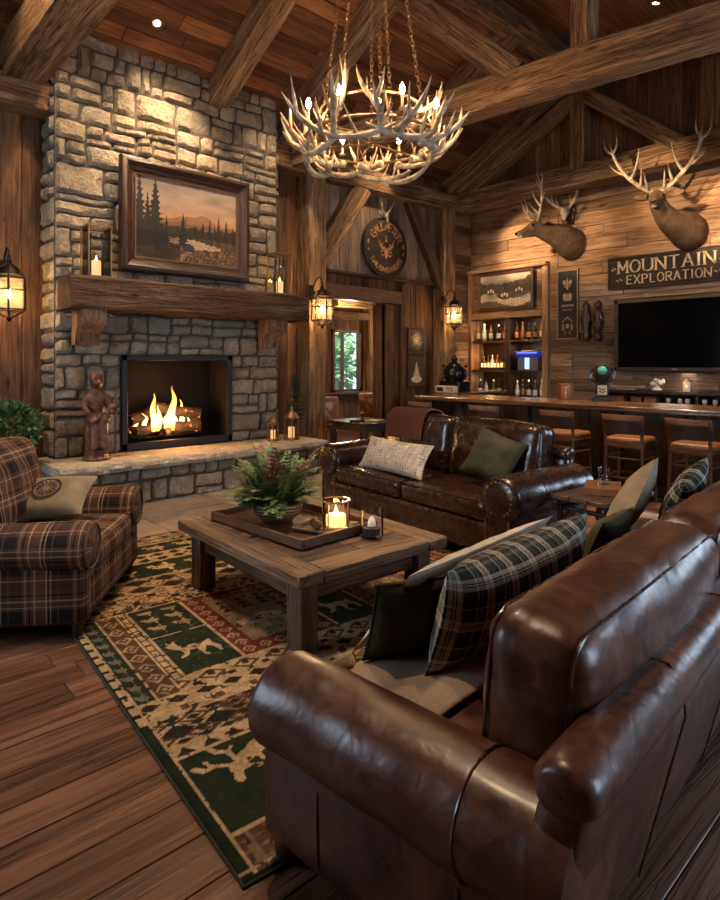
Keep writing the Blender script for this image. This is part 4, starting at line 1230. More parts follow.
    n3=fbm(u*RW,v*RL,34,12,2); sp=(n3>.71)&(c[:,0]>.15); c[sp]=DK*2; sp=(n3<.30)&(c[:,0]<.05)&(y>1.1); c[sp]=c[sp]*2.2
    return c*(.45+.95*n)[:,None]*(.62+.76*n2)[:,None]
rug=thing('area_rug','green, cream and brown patterned lodge rug with animal panels','rug',(2.72,3.46,0),R(-5.0))
rm=vcol_mat('rug_wool',.95,bump=.6,spec=.08,scale=260)
paint_grid('rug_pile',RW,RL,470,600,rug_cols,rm,rug,((1,0,0),(0,1,0)),(0,0,.0125))
m=MB(); m.box((0,0,.006),(RW+.012,RL+.012,.012),None,.004); m.build('rug_binding',plain('rug_edge',(.03,.028,.018),.95),rug)

# ================================================================== TABLES
random.seed(31)
ct=thing('coffee_table','square rustic plank coffee table with thick legs on the rug','table',(2.55,3.30,.0135),R(-2.5))
TW,TL,TH=1.17,1.52,.465
z=TH-.035
fy=wood('table_timber_y',(.055,.030,.017),(.165,.10,.06),(.33,.215,.135),1,1.3,.62,.25,.8)
fx=wood('table_timber_x',(.055,.030,.017),(.165,.10,.06),(.33,.215,.135),0,1.3,.62,.25,.8)
for s in (-1,1):
    m=MB(); m.box((s*(TW/2-.085),0,z),(.168,TL,.07),None,.008,.002); m.build('border_board',fy,ct)
    m=MB(); m.box((0,s*(TL/2-.085),z),(TW-.345,.168,.07),None,.008,.002); m.build('border_board',fx,ct)
m=MB(); y=-TL/2+.172
while y<TL/2-.18:
    w=min(random.uniform(.11,.16),TL/2-.172-y); xs=[-TW/2+.172,random.uniform(-.15,.15),TW/2-.172]
    for a,b in zip(xs[:-1],xs[1:]): m.box(((a+b)/2,y+w/2,z-.004),(b-a-.005,w-.005,.06),None,.005,.0015)
    y+=w
m.build('table_planks',wood('table_plank',(.035,.019,.012),(.11,.063,.038),(.21,.13,.08),0,1.3,.6,.35,.8),ct)
lm=wood('table_leg_wood',(.055,.032,.019),(.155,.098,.06),(.28,.19,.125),2,1.3,.7,.2,.8)
for sx in (-1,1):
    for sy in (-1,1):
        m=MB(); m.box((sx*(TW/2-.13),sy*(TL/2-.15),.20),(.13,.13,.40),None,.01,.002); m.build('leg',lm,ct)
am=[wood('table_apron_x',(.035,.02,.012),(.10,.06,.036),(.18,.115,.072),0,1.3,.7,.2,.8),wood('table_apron_y',(.035,.02,.012),(.10,.06,.036),(.18,.115,.072),1,1.3,.7,.2,.8)]
for s in (-1,1):
    m=MB(); m.box((0,s*(TL/2-.15),.33),(TW-.39,.05,.13),None,.006); m.build('apron',am[0],ct)
    m=MB(); m.box((s*(TW/2-.13),0,.33),(.05,TL-.43,.13),None,.006); m.build('apron',am[1],ct)
def on_table(dx,dy,a=R(-2.5)): return (2.55+dx*math.cos(a)-dy*math.sin(a), 3.30+dx*math.sin(a)+dy*math.cos(a), TH+.0145)
tx,ty,tz=on_table(-.03,.13)
tr=thing('serving_tray','dark wooden serving tray with raised rim on the coffee table','tray',(tx,ty,tz),R(2))
tw,tl=.66,1.02
m=MB(); m.box((0,0,.008),(tw-.02,tl-.02,.016),None,.003); m.build('tray_bottom',M['mid_y'],tr)
m=MB()
for s in (-1,1):
    m.box((s*(tw/2-.011),0,.032),(.022,tl,.062),None,.005); m.box((0,s*(tl/2-.011),.032),(tw-.046,.022,.062),None,.005)
m.build('tray_rim',M['mid_y'],tr)
TZ=tz+.0165
# fern in a bowl
FERN=(2.47,3.52,TZ)
fe=thing('potted_fern','leafy green fern in a round brown wooden bowl on the tray','plant',FERN)
m=MB(); m.lathe([(.0001,.004),(.085,.0),(.10,.008),(.155,.055),(.175,.10),(.178,.135),(.168,.14),(.16,.13),(.15,.09),(.0001,.085)],32)
t=NT('woven_bowl'); wv=t.node('ShaderNodeTexWave',bands_direction='Z'); t.link(t.coord('Object'),wv.inputs['Vector']); wv.inputs['Scale'].default_value=14; wv.inputs['Distortion'].default_value=4; wv.inputs['Detail'].default_value=3
t.link(t.ramp(wv.outputs[1],[(.2,(.035,.017,.009)),(.8,(.19,.10,.05))]),t.b.inputs['Base Color']); t.b.inputs['Roughness'].default_value=.55; t.bump(wv.outputs[1],.5,.01)
m.build('bowl',t.m,fe)
m=MB(); m.lathe([(.0001,.118),(.155,.112)],20); m.build('soil',plain('soil',(.02,.013,.009),.95),fe)
def leaf_mat(name,a,b):
    t=NT(name); isl=t.island(); t.link(t.ramp(isl,[(0,a),(1,b)]),t.b.inputs['Base Color']); t.b.inputs['Roughness'].default_value=.5
    t.b.inputs['Subsurface Weight'].default_value=0.0
    return t.m
M['fern']=leaf_mat('fern_leaf',(.035,.075,.022),(.16,.22,.075))
M['evergreen']=leaf_mat('evergreen_sprig',(.012,.04,.012),(.045,.095,.03))
M['shrub']=leaf_mat('shrub_leaf',(.03,.08,.02),(.10,.19,.06))
M['dry']=leaf_mat('dry_leaf',(.10,.045,.02),(.22,.11,.05))
def frond(m,base,dirv,L,droop,nl=14,lw=.035,ll=.085,rnd=random):
    pts=[]; d=Vector(dirv).normalized(); p=Vector(base)
    for i in range(nl+1):
        pts.append(p.copy()); p=p+d*(L/nl); d=(d+Vector((0,0,-droop/nl))).normalized()
    m.tube(pts,[.0028*(1-.7*i/nl) for i in range(nl+1)],5)
    for i in range(2,nl+1):
        t_=(pts[i]-pts[i-1]).normalized(); s_=t_.cross(Vector((0,0,1))); 
        if s_.length<1e-3: s_=Vector((1,0,0))
        s_.normalize(); up=s_.cross(t_)
        k=ll*math.sin(PI*(.12+.86*i/(nl+1)))**.8
        for sg in (-1,1):
            dd=(s_*sg+t_*.55+up*rnd.uniform(-.1,.35)).normalized()
            a=pts[i]; w=t_*lw*.32*rnd.uniform(.8,1.2)
            m._add([a-w*.6,a+dd*k*.5-w,a+dd*k+Vector((0,0,-k*.25)),a+dd*k*.5+w,a+w*.6],[[0,1,2,3,4]])
rnd=random.Random(12)
for nm,mat,N in (('fern_fronds',M['fern'],95),('dry_fronds',M['dry'],12)):
    m=MB()
    for k in range(N):
        a=rnd.uniform(0,2*PI); el=rnd.uniform(.15,1.35) if nm=='fern_fronds' else rnd.uniform(.6,1.3)
        L=rnd.uniform(.22,.40)*(1.1 if el>.9 else 1.0)*(1 if nm=='fern_fronds' else 1.1)
        frond(m,(math.cos(a)*.05,math.sin(a)*.05,.12),(math.cos(a)*math.cos(el),math.sin(a)*math.cos(el),math.sin(el)+.25),L,rnd.uniform(.5,1.2),13,.045,rnd.uniform(.05,.075),rnd)
    m.build(nm,mat,fe,smooth=False)
# dish with pine cones and a candle jar
dp=(2.58,3.13,TZ)
di=thing('metal_dish','shallow square metal dish under the lit candle jar on the tray','dish',dp,R(20))
m=MB(); 
V=[];
m.lathe([(.0001,.004),(.19,.004),(.215,.012),(.235,.03),(.226,.032),(.205,.016),(.18,.010),(.0001,.010)],4,rot=(0,0,R(45))); m.build('dish_body',plain('pewter',(.34,.26,.19),.35,.8),di,smooth=False)
def cone(x,y,lab):
    m=MB(); rr=random.Random(int(x*999))
    for i in range(9):
        z=.008+i*.006; r=.026*math.sin(PI*(.18+.8*i/9))
        for k in range(8):
            a=2*PI*k/8+i*.4; m.sphere((math.cos(a)*r,math.sin(a)*r,z),.009,6,4,(1,1,.6))
    m.sphere((0,0,.032),.018,8,6)
    o=m.build('pine_cone',M['mid_z']); o.location=(x,y,TZ+.010); o.rotation_euler=(0,0,0); tag(o,lab,'pine cone','pine cones on the dish')
cone(2.54,3.20,'brown pine cone on the dish beside the candle jar, nearer the fern'); cone(2.51,3.13,'brown pine cone on the dish beside the candle jar, nearer the tray rim')
def glass_jar(name,label,loc,r,h,inner,cat,bands=0):
    o=thing(name,label,cat,loc)
    m=MB(); m.lathe([(.0001,.004),(r*.92,.0),(r,.01),(r*1.0,h*.8),(r*.94,h*.93),(r*.97,h),(r*.91,h),(r*.90,h*.9),(r*.95,h*.78),(r*.95,.014),(.0001,.012)],32)
    m.build('glass',glassy('jar_glass',(.995,.995,.99),.16,.04),o)
    if bands:
        m=MB()
        for z in (.012,h*.97): m.tube([(math.cos(2*PI*k/32)*r*1.02,math.sin(2*PI*k/32)*r*1.02,z) for k in range(32)],.005,6,closed=True)
        for k in range(bands):
            a=2*PI*k/bands+.3; m.tube([(math.cos(a)*r*1.03,math.sin(a)*r*1.03,.01),(math.cos(a)*r*1.03,math.sin(a)*r*1.03,h*.97)],.004,6)
        m.build('wire_frame',M['bronze'],o)
    inner(o); return o
def inn(o):
    m=MB(); m.lathe([(.0001,.016),(.062,.016),(.066,.024),(.066,.085),(.058,.092),(.0001,.088)],24); m.build('candle',M['wax_lit'],o)
    m=MB(); m.lathe([(.0001,.09),(.010,.10),(.012,.112),(.006,.13),(.0001,.145)],10); m.build('flame',M['flame_small'],o)
t=NT('glowing_wax'); t.set(Base_Color=(.9,.62,.35),Roughness=.5); t.val(t.b.inputs['Emission Color'],(1,.5,.16)); t.b.inputs['Emission Strength'].default_value=1.3; M['wax_lit']=t.m
glass_jar('candle_jar','lit candle in a glass jar with metal bands on the dish',(2.63,3.08,TZ+.011),.092,.19,inn,'candle holder',4)
lamp('candle_glow','POINT',(2.63,3.08,TZ+.14),1.6,(1,.5,.18),.02)
def inn2(o):
    m=MB(); m.lathe([(.0001,.014),(.055,.014),(.058,.06),(.0001,.062)],20); m.build('dark_filling',M['black'],o)
    m=MB(); m.lathe([(.022,.063),(.028,.07),(.024,.10),(.014,.12),(.0001,.135)],14); m.build('stopper',plain('frosted_white',(.75,.72,.66),.4),o)
jx,jy,jz=on_table(.20,-.45)
glass_jar('glass_jar','clear glass jar with dark contents at the table edge beside the tray',(jx,jy,jz),.075,.175,inn2,'jar')

# side table between the loveseat and the long sofa
sd=thing('side_table','small dark wooden side table between the loveseat and the long sofa','table',(4.56,2.18,0),R(-4))
m=MB(); 
for k in range(3): m.box((0,-.155+.155*k,.585),(.70,.150,.035),None,.005,.001)
m.build('tabletop',M['mid_x'],sd)
lw_=M['dark_z']
for sx in (-1,1):
    for sy in (-1,1):
        m=MB(); m.tube([(sx*.28+noise.noise(Vector((k,sx,sy)))*.006,sy*.19+noise.noise(Vector((k,sx+4,sy)))*.006,.567*k/8) for k in range(9)],.024,8); m.build('leg',lw_,sd)
m=MB()
for s in (-1,1):
    m.tube([(s*.28,-.19,.5),(s*.28,.19,.5)],.018,8); m.tube([(-.28,s*.19,.5),(.28,s*.19,.5)],.018,8)
    m.tube([(s*.28,-.19,.2),(s*.28,.19,.2)],.018,8); m.tube([(-.28,s*.19,.2),(.28,s*.19,.2)],.018,8)
    m.tube([(s*.28,-.17,.40),(s*.28,-.1,.5)],.014,6); m.tube([(s*.28,.17,.40),(s*.28,.1,.5)],.014,6)
m.build('stretcher',lw_,sd)
bk=thing('closed_book','thick closed book lying on the small side table','book',(4.58,2.19,.604),R(24))
m=MB(); m.box((0,0,.006),(.36,.26,.008),None,.002); m.box((0,0,.052),(.36,.26,.008),None,.002); m.box((-.176,0,.029),(.008,.26,.05),None,.003); m.build('cover',M['tan_leather'],bk)
m=MB(); m.box((.004,0,.029),(.34,.245,.038)); m.build('pages',plain('paper_edge',(.50,.38,.24),.9),bk)
m=MB(); m.lathe([(.0001,.002),(.045,0),(.048,.01),(.048,.045),(.038,.06),(.042,.10),(.05,.13),(.046,.13),(.038,.10),(.0001,.06)],24)
o=m.build('glass_votive',M['glass']); o.location=(4.60,2.19,.662); tag(o,'small glass votive cup standing on the closed book','votive')

# dark table behind the loveseat
dt=thing('dark_table','dark wooden table behind the loveseat near the doorway','table',(6.18,6.58,0),R(0))
m=MB(); m.box((0,0,.735),(.76,.84,.035),None,.008); m.build('tabletop',plain('polished_dark_top',(.03,.022,.020),.22),dt)
m=MB(); m.box((0,0,.67),(.66,.72,.09),None,.005); m.build('apron',M['dark_x'],dt)
for sx in (-1,1):
    for sy in (-1,1):
        m=MB(); m.box((sx*.32,sy*.35,.315),(.07,.07,.63),None,.006); m.build('leg',M['dark_z'],dt)
m=MB(); m.lathe([(.0001,0),(.05,0),(.055,.01),(.02,.03),(.015,.07),(.03,.10),(.0001,.12)],16); o=m.build('table_ornament',M['black']); o.location=(6.1,6.55,.753); tag(o,'small black ornament standing on the dark table behind the loveseat','ornament')
m=MB(); m.box((0,0,.006),(.28,.2,.012),None,.002); o=m.build('magazine',plain('worn_paper',(.30,.22,.15),.6)); o.location=(6.22,6.42,.753); o.rotation_euler=(0,0,R(20)); tag(o,'pale magazine lying on the dark table behind the loveseat','magazine')
m=MB(); m.rbox((0,0,.014),(.16,.09,.028),.012,6); o=m.build('eyeglass_case',M['black'],weld=True); o.location=(5.92,6.5,.753); o.rotation_euler=(0,0,R(-30)); tag(o,'small black case lying on the dark table behind the loveseat','case')

# hide chairs in the hallway
t=NT('cowhide'); n=t.noise(t.coord('Object'),5,3,.5,1.2)
t.link(t.ramp(n,[(.42,(.55,.38,.24)),(.5,(.40,.24,.13)),(.56,(.22,.11,.055))]),t.b.inputs['Base Color']); t.b.inputs['Roughness'].default_value=.9; M['hide']=t.m
def hide_chair(loc,rz,label):
    o=thing('hide_chair',label,'chair',loc,rz,'hide-covered chairs in the hallway')
    m=MB(); m.rbox((0,0,.45),(.50,.50,.14),.05,12,(0,0,.02),.004,1); m.build('seat',M['hide'],o,weld=True)
    m=MB(); m.rbox((0,.24,.76),(.50,.10,.52),.05,12,(0,.02,0),.004,2); m.build('backrest',M['hide'],o,weld=True)
    for sx in (-1,1):
        for sy in (-1,1):
            m=MB(); m.tube([(sx*.21,sy*.21,.0),(sx*.21,sy*.21,.40)],[.016,.022],8); m.build('leg',M['dark_z'],o)
hide_chair((6.80,8.40,0),R(165),'tan patchy hide chair just inside the doorway beside the timber post')
hide_chair((8.46,8.75,0),R(120),'tan patchy hide chair against the right side of the doorway')
# ================================================================== BAR
bar=thing('bar_counter','long dark wooden bar counter with thick polished top','bar counter',(7.8,4.0,0))
BX,BY=7.8,4.0
m=MB(); m.box((7.80-BX,3.75-BY,1.045),(.98,5.75,.065),None,.012); 
m.build('countertop',wood('bar_top_y',(.05,.022,.010),(.13,.062,.028),(.24,.13,.065),1,1.2,.22,.1,.25,False,.6),bar)
m=MB(); m.box((9.13-BX,6.88-BY,1.045),(1.66,.5,.065),None,.012); m.build('counter_return',wood('bar_top_x',(.05,.022,.010),(.13,.062,.028),(.24,.13,.065),0,1.2,.22,.1,.25,False,.6),bar)
random.seed(41)
m=MB(); boards(m,1.0,6.6,.02,1.01,'b',lambda mb,a,b,da,db,th,bev: mb.box((7.62-th/2-BX,a-BY,b),(th,da,db),None,bev),(.12,.18))
boards(m,8.05,9.9,.02,1.01,'b',lambda mb,a,b,da,db,th,bev: mb.box((a-BX,6.68-th/2-BY,b),(da,th,db),None,bev),(.12,.18))
m.box((7.85-BX,3.8-BY,.5),(.42,5.6,1.0)); m.build('bar_front',M['dark_z'],bar)
for y in (1.3,2.7,3.45,4.75,5.9,6.5):
    m=MB(); m.box((7.56-BX,y-BY,.505),(.10,.16,1.01),None,.01); m.build('pilaster',M['dark_z'],bar)
m=MB(); m.box((7.55-BX,3.75-BY,.08),(.08,5.6,.14),None,.01); m.build('plinth',M['dark_y'],bar)

M['tan_wood']=wood('stool_rail',(.12,.055,.026),(.30,.14,.065),(.45,.23,.11),1,1.3,.3,.2,.3,False,.6)  # rail wood lightened so its colour carries the highlight
def make_stool():
    o=thing('bar_stool','','stool',(0,0,0),0,'bar stools along the counter')
    # faces +x (the bar); back towards -x
    for (sx,sy) in ((-1,-1),(-1,1),(1,-1),(1,1)):
        m=MB()
        if sx<0: P=[(-.215,sy*.215,0),(-.19,sy*.20,.66),(-.205,sy*.205,.80),(-.245,sy*.215,1.0)]
        else: P=[(.215,sy*.215,0),(.185,sy*.19,.66)]
        m.tube(P,[.019]*len(P),8); m.build('leg',M['mid_z'],o)
    m=MB(); m.rbox((0,0,.665),(.44,.44,.06),.03,8); m.build('seat_frame',M['mid_y'],o,weld=True)
    m=MB(); m.rbox((0,0,.715),(.43,.44,.075),.035,12,(0,0,.018),.002); m.build('seat_cushion',M['tan_leather'],o,weld=True)
    m=MB()
    def rail(z0,z1,b0,dx):
        def fn(u,v):
            y=lerp(-.23,.23,u); bow=-(1-(y/.23)**2)*.055
            return (y,bow)
        V=[];F=[];n=14
        for i in range(n+1):
            y=lerp(-.232,.232,i/n); bow=-(1-(y/.232)**2)*.05
            for (xx,zz) in ((b0+bow,z0),(b0+bow+.024,z0),(b0+bow+.024+dx,z1),(b0+bow+dx,z1)):
                V.append((xx,y,zz))
        for i in range(n):
            for k in range(4):
                k2=(k+1)%4; F.append([i*4+k,i*4+k2,(i+1)*4+k2,(i+1)*4+k])
        F.append([3,2,1,0]); F.append([n*4+k for k in range(4)])
        m._add(V,F)
    rail(.955,1.015,-.245,-.008); m.build('top_rail',M['tan_wood'],o)
    m=MB(); rail(.80,.95,-.222,-.022); m.build('backrest',M['dark_y'],o)
    m=MB()
    for z,a in ((.30,.20),(.52,.19)):
        for s in (-1,1):
            m.tube([(-a,s*.205,z),(a,s*.205,z)],.012,6); m.tube([(s*.205,-a,z),(s*.205,a,z)],.012,6)
    m.build('footrest',M['mid_x'],o)
    return o
st0=make_stool()
for i,(x,y,rz,lab) in enumerate(((7.05,2.33,-4,'bar stool with tan leather seat nearest the right edge, right of the other stools'),(7.08,3.06,3,'bar stool with tan leather seat second from the right, below the television corner'),
      (7.10,3.86,-3,'bar stool with tan leather seat just behind the right arm of the loveseat'),(7.12,4.98,2,'bar stool behind the loveseat back, only its backrest showing below the bottle cabinet'),(7.12,6.12,-2,'bar stool at the far left end of the counter, near the doorway'))):
    o=st0 if i==0 else copy_tree(st0)
    o.location=(x,y,0); o.rotation_euler=(0,0,R(rz)); o['label']=lab

# bottle cabinet in the nook corner
CY0,CY1=6.05,7.88
ZS=lambda z:1.6+(z-1.6)*1.037
cab=thing('bottle_cabinet','tall rustic built-in shelf cabinet full of bottles in the bar corner','cabinet',(10.65,7.0,0))
def cbox(m,c,d,bev=.006): m.box((c[0]-10.25,(c[1]-6.75)*1.037,ZS(c[2])),(d[0],d[1]*1.037,d[2]*1.037),None,bev,.001)
m=MB()
cbox(m,(10.25,5.89,1.75),(.48,.12,3.36)); m.build('side_panel',M['pale_z'],cab); m=MB(); cbox(m,(10.25,7.60,1.75),(.48,.12,3.36)); m.build('side_panel',M['pale_z'],cab)
m=MB(); cbox(m,(10.235,6.75,2.53),(.49,1.60,.12)); m.build('face_rail',M['pale_y'],cab); m=MB(); cbox(m,(10.20,6.75,3.42),(.52,1.83,.07)); m.build('cornice',M['pale_y'],cab)
m=MB(); cbox(m,(10.28,6.745,3.0),(.38,1.6,.86)); m.build('upper_panel',M['pale_y'],cab)
m=MB(); cbox(m,(10.22,6.69,1.70),(.42,.10,1.56)); m.build('divider',M['dark_z'],cab)
m=MB(); cbox(m,(10.46,6.745,1.6),(.04,1.6,1.8)); m.build('back_panel',M['dark_z'],cab)
for yc,w in ((7.14,.80),(6.29,.70)):
    for z in (2.02,1.44,.92):
        m=MB(); cbox(m,(10.24,yc,z),(.40,w,.035),.004); m.build('shelf',M['mid_y'],cab)
m=MB(); cbox(m,(10.25,6.745,.45),(.42,1.6,.90)); m.build('lower_case',M['dark_z'],cab)
lamp('shelf_light','AREA',(10.52,6.52,1.99),2.6,(1,.82,.6),.5,(10.6,6.52,1),size_y=.05)
lamp('shelf_light','AREA',(10.50,7.40,1.99),2.2,(1,.62,.3),.5,(10.6,7.40,1),size_y=.05)
lamp('shelf_light','AREA',(10.46,7.40,2.49),2.5,(1,.7,.4),.5,(10.6,7.40,1),size_y=.05)
lamp('shelf_light','AREA',(10.46,6.52,2.49),2.5,(1,.7,.4),.5,(10.6,6.52,1),size_y=.05)
lamp('shelf_light','AREA',(10.46,7.40,1.39),1.6,(1,.75,.5),.5,(10.6,7.40,.9),size_y=.05)
lamp('shelf_light','AREA',(10.46,6.52,1.39),1.6,(1,.75,.5),.5,(10.6,6.52,.9),size_y=.05)
# bottles
BG={}
for k,(c,r) in dict(amber=((.16,.055,.012),.12),dark=((.015,.012,.008),.12),green=((.015,.035,.012),.12),clear=((.35,.32,.28),.1)).items():
    BG[k]=plain('bottle_glass_'+k,c,r); 
LBL={'cream':plain('label_cream',(.62,.50,.34),.7),'white':plain('label_white',(.7,.66,.58),.7),'orange':plain('label_orange',(.50,.20,.06),.7),'brown':plain('label_brown',(.25,.12,.05),.7)}
protos={}
def bottle(kind,lab,cap,loc,h,label,grp):
    key=(kind,lab,cap)
    if key not in protos:
        o=thing('bottle','','bottle')
        m=MB(); m.lathe([(.0001,0),(.036,0),(.04,.01),(.04,.175),(.034,.205),(.016,.235),(.014,.30),(.0001,.30)],14); m.build('bottle_body',BG[kind],o)
        m=MB(); m.lathe([(.0408,.05),(.0412,.055),(.0412,.145),(.0408,.15)],14); m.build('bottle_label',LBL[lab],o)
        m=MB(); m.lathe([(.0155,.285),(.0165,.29),(.0165,.325),(.0001,.325)],10); m.build('bottle_cap',{'brass':M['brass'],'black':M['black'],'white':LBL['white']}[cap],o)
        protos[key]=o; o2=o
    else: o2=copy_tree(protos[key])
    o2.location=loc; o2.scale=(1.08,1.08,h/.325); o2['label']=label; o2['group']=grp; o2['category']='bottle'
rnd=random.Random(8)
ords=['first','second','third','fourth','fifth','sixth']
def shelf_row(yc,w,z,n,where,kinds,labs,caps,h,grp,x=10.14):
    x+=.40; yc*=1.037; w*=1.02; z=ZS(z)+.001; h*=.88
    for k in range(n):
        y=yc+w/2-.07-(w-.14)*k/(n-1)
        bottle(kinds[k%len(kinds)],labs[k%len(labs)],caps[k%len(caps)],(x+rnd.uniform(-.02,.02),y,z+.018),h*rnd.uniform(.92,1.06),f'{ords[k]} bottle from the left on the {where}',grp)
shelf_row(7.14,.78,2.02,5,'top left shelf of the cabinet',['amber','clear','amber','dark'],['cream','white','cream','white','orange'],['black','white'],.40,'bottles on the top left shelf')
shelf_row(6.29,.68,2.02,5,'top right shelf of the cabinet',['dark','amber','dark'],['orange','brown','orange','brown','cream'],['black','brass'],.40,'bottles on the top right shelf')
shelf_row(7.14,.70,1.44,6,'glowing middle left shelf of the cabinet',['amber','dark','clear'],['brown','orange','cream'],['brass','black','white'],.36,'bottles on the glowing shelf',10.28)
shelf_row(7.10,.78,.92,5,'bottom left shelf behind the counter',['dark','clear','green'],['white','cream','brown'],['white','black'],.40,'bottles on the bottom left shelf')
shelf_row(6.29,.68,.92,5,'bottom right shelf behind the counter',['clear','dark','dark','green'],['white','brown','cream','white'],['white','brass'],.40,'bottles on the bottom right shelf')
# row of tea lights glowing before the middle-left bottles
tl=thing('candle_rack','low dark rack of glowing tea lights on the middle left shelf','candle rack',(10.54,7.40,ZS(1.44)+.019))
m=MB(); m.box((0,0,.03),(.10,.56,.06),None,.006); m.build('rack',M['dark_y'],tl)
for k in range(7):
    y=-.24+.08*k; m=MB(); m.lathe([(.0001,.062),(.020,.062),(.022,.095),(.0001,.098)],10); c=m.build('tea_light',M['wax_lit'],tl); c.location=(0,y,0)
    m=MB(); m.lathe([(.0001,.10),(.008,.11),(.004,.13),(.0001,.14)],6); f=m.build('flame',M['flame_small'],c)
lamp('tea_light_glow','POINT',(10.48,7.40,1.63),2.2,(1,.5,.16),.08)
# ice bin with blue light
ib=thing('ice_dispenser','clear beverage dispenser glowing blue on the middle right shelf','dispenser',(10.58,6.52,ZS(1.44)+.019))
m=MB(); m.box((0,0,.13),(.24,.44,.26),None,.012); m.build('bin',plain('frosted_bin',(.20,.21,.24),.2),ib)
m=MB(); m.box((0,0,.31),(.27,.50,.09),None,.012); m.build('blue_lid',emis('blue_glow',(.02,.035,.45),.22),ib); m=MB(); m.box((-.136,0,.345),(.006,.44,.018)); m.build('glow_strip',emis('blue_glow_strip',(.12,.2,1),1.4),ib)
m=MB(); m.box((-.125,0,.14),(.006,.10,.22)); m.build('light_strip',emis('blue_white_strip',(.35,.5,1),1.1),ib)
m=MB(); m.box((-.01,0,.375),(.28,.52,.02),None,.005); m.build('top_rim',M['steel'],ib)
# framed picture on the cabinet's upper panel
def oldscene(u,v):
    n=fbm(u*1.5,v,9,21); n2=fbm(u*1.5,v,3,5); n3=fbm(u*1.5,v,40,7,3)
    base=.035+.05*n
    sky=np.clip((v-.62)*4,0,1); base=base+sky*(.30*n2+.06)
    tr=(v<.66+.30*fbm(u*1.5,u*0,9,3)*np.abs(u-.45)*1.8+.05*fbm(u,u*0,40,8))&(v>.45); base=np.where(tr,.02+.08*n3*n,base)
    river=(v<.50)&(np.abs(v-.24-.10*np.sin(u*6+.5))<.12+.08*(n3-.5)); base=np.where(river,.10+.42*n3*n2*1.6,base)
    for (cx,cy,r) in ((.22,.44,.12),(.50,.30,.18),(.78,.43,.13)):
        d=((u-cx)/r)**2+((v-cy-.5*(u-cx)**2/r)/(r*.42))**2; base=np.where(d<.9+.5*(n3-.5),.02+.05*n3,base)
        for dx,h in ((-.055,.07),(0.0,.10),(.05,.06)):
            d=((u-cx-dx)/.022)**2+((v-cy-h)/.06)**2; base=np.where(d<.8+.8*(n3-.5),.10+.55*n3,base)
    house=(np.abs(u-.5)<.05)&(v>.6)&(v<.76-np.abs(u-.5)*1.2); base=np.where(house,.03,base)
    return np.clip(base,0,1)[:,None]*np.array((1.0,.78,.54))*1.9
VM=vcol_mat('painted_canvas',.55,bump=0,spec=.3)
def framed(name,label,cat,center,w,h,fw,fd,axis,colfn,nx,ny,frame_mat,group=None,inner=None):
    """axis 'Y': hangs on a wall facing -Y ; 'X': facing -X"""
    o=thing(name,label,cat,center,0 if axis=='Y' else R(-90),group)
    m=MB()
    prof=[(0,0),(0,.55),(.06,.80),(.20,.95),(.34,1.0),(.44,.86),(.52,.80),(.60,.62),(.78,.50),(.86,.54),(.94,.46),(1.0,.30)]
    V=[];F=[]
    for (i_,d_) in prof:
        ww,hh=w/2-i_*fw,h/2-i_*fw
        V+=[(-ww,-d_*fd,-hh),(ww,-d_*fd,-hh),(ww,-d_*fd,hh),(-ww,-d_*fd,hh)]
    for i in range(len(prof)-1):
        for k in range(4):
            k2=(k+1)%4; F.append([i*4+k,i*4+k2,(i+1)*4+k2,(i+1)*4+k])
    F.append([3,2,1,0])
    m._add(V,F)
    m.build('picture_frame',frame_mat,o,ang=25)
    if inner:
        m=MB(); iw=w-fw*2; ih=h-fw*2
        for s in (-1,1):
            m.box((s*(iw/2+.004),-fd*.40,0),(.016,fd*.2,ih+.024)); m.box((0,-fd*.40,s*(ih/2+.004)),(iw-.008,fd*.2,.016))
        m.build('gilt_lip',inner,o)
    paint_grid('canvas',w-fw*1.8,h-fw*1.8,nx,ny,colfn,VM,o,((1,0,0),(0,0,1)),(0,-fd*.33,0))
    return o
framed('framed_picture','framed sepia river painting with boats above the bottle shelves','picture',(10.385,6.97,3.04),1.30,.78,.07,.05,'X',oldscene,220,150,M['mid_y'])

# television
tv=thing('television','large flat black television on the plank wall above the back counter','television',(10.455,3.68,2.07))
m=MB(); m.box((-.06,0,0),(.07,2.12,1.20),None,.008); m.build('housing',M['black'],tv)
m=MB()
for s in (-1,1):
    m.box((-.09,s*1.03,0),(.05,.07,1.21),None,.008); m.box((-.09,0,s*.575),(.05,2.12,.065),None,.008)
m.build('bezel',wood('tv_surround',(.045,.034,.026),(.085,.065,.05),(.13,.10,.078),1,1.2,.5,.2,.3,False),tv)
m=MB(); m.box((-.098,0,0),(.006,2.0,1.09)); m.build('screen',plain('tv_screen',(.002,.002,.0025),.12,0.0,Specular_IOR_Level=.12),tv)
m=MB(); m.box((-.117,.08,-.57),(.004,.09,.018)); m.build('badge',plain('tv_badge',(.35,.33,.3),.4),tv)
m=MB(); m.box((-.03,0,.64),(.06,2.2,.03),None,.004); o=m.build('wood_trim',M['pale_y'],tv)

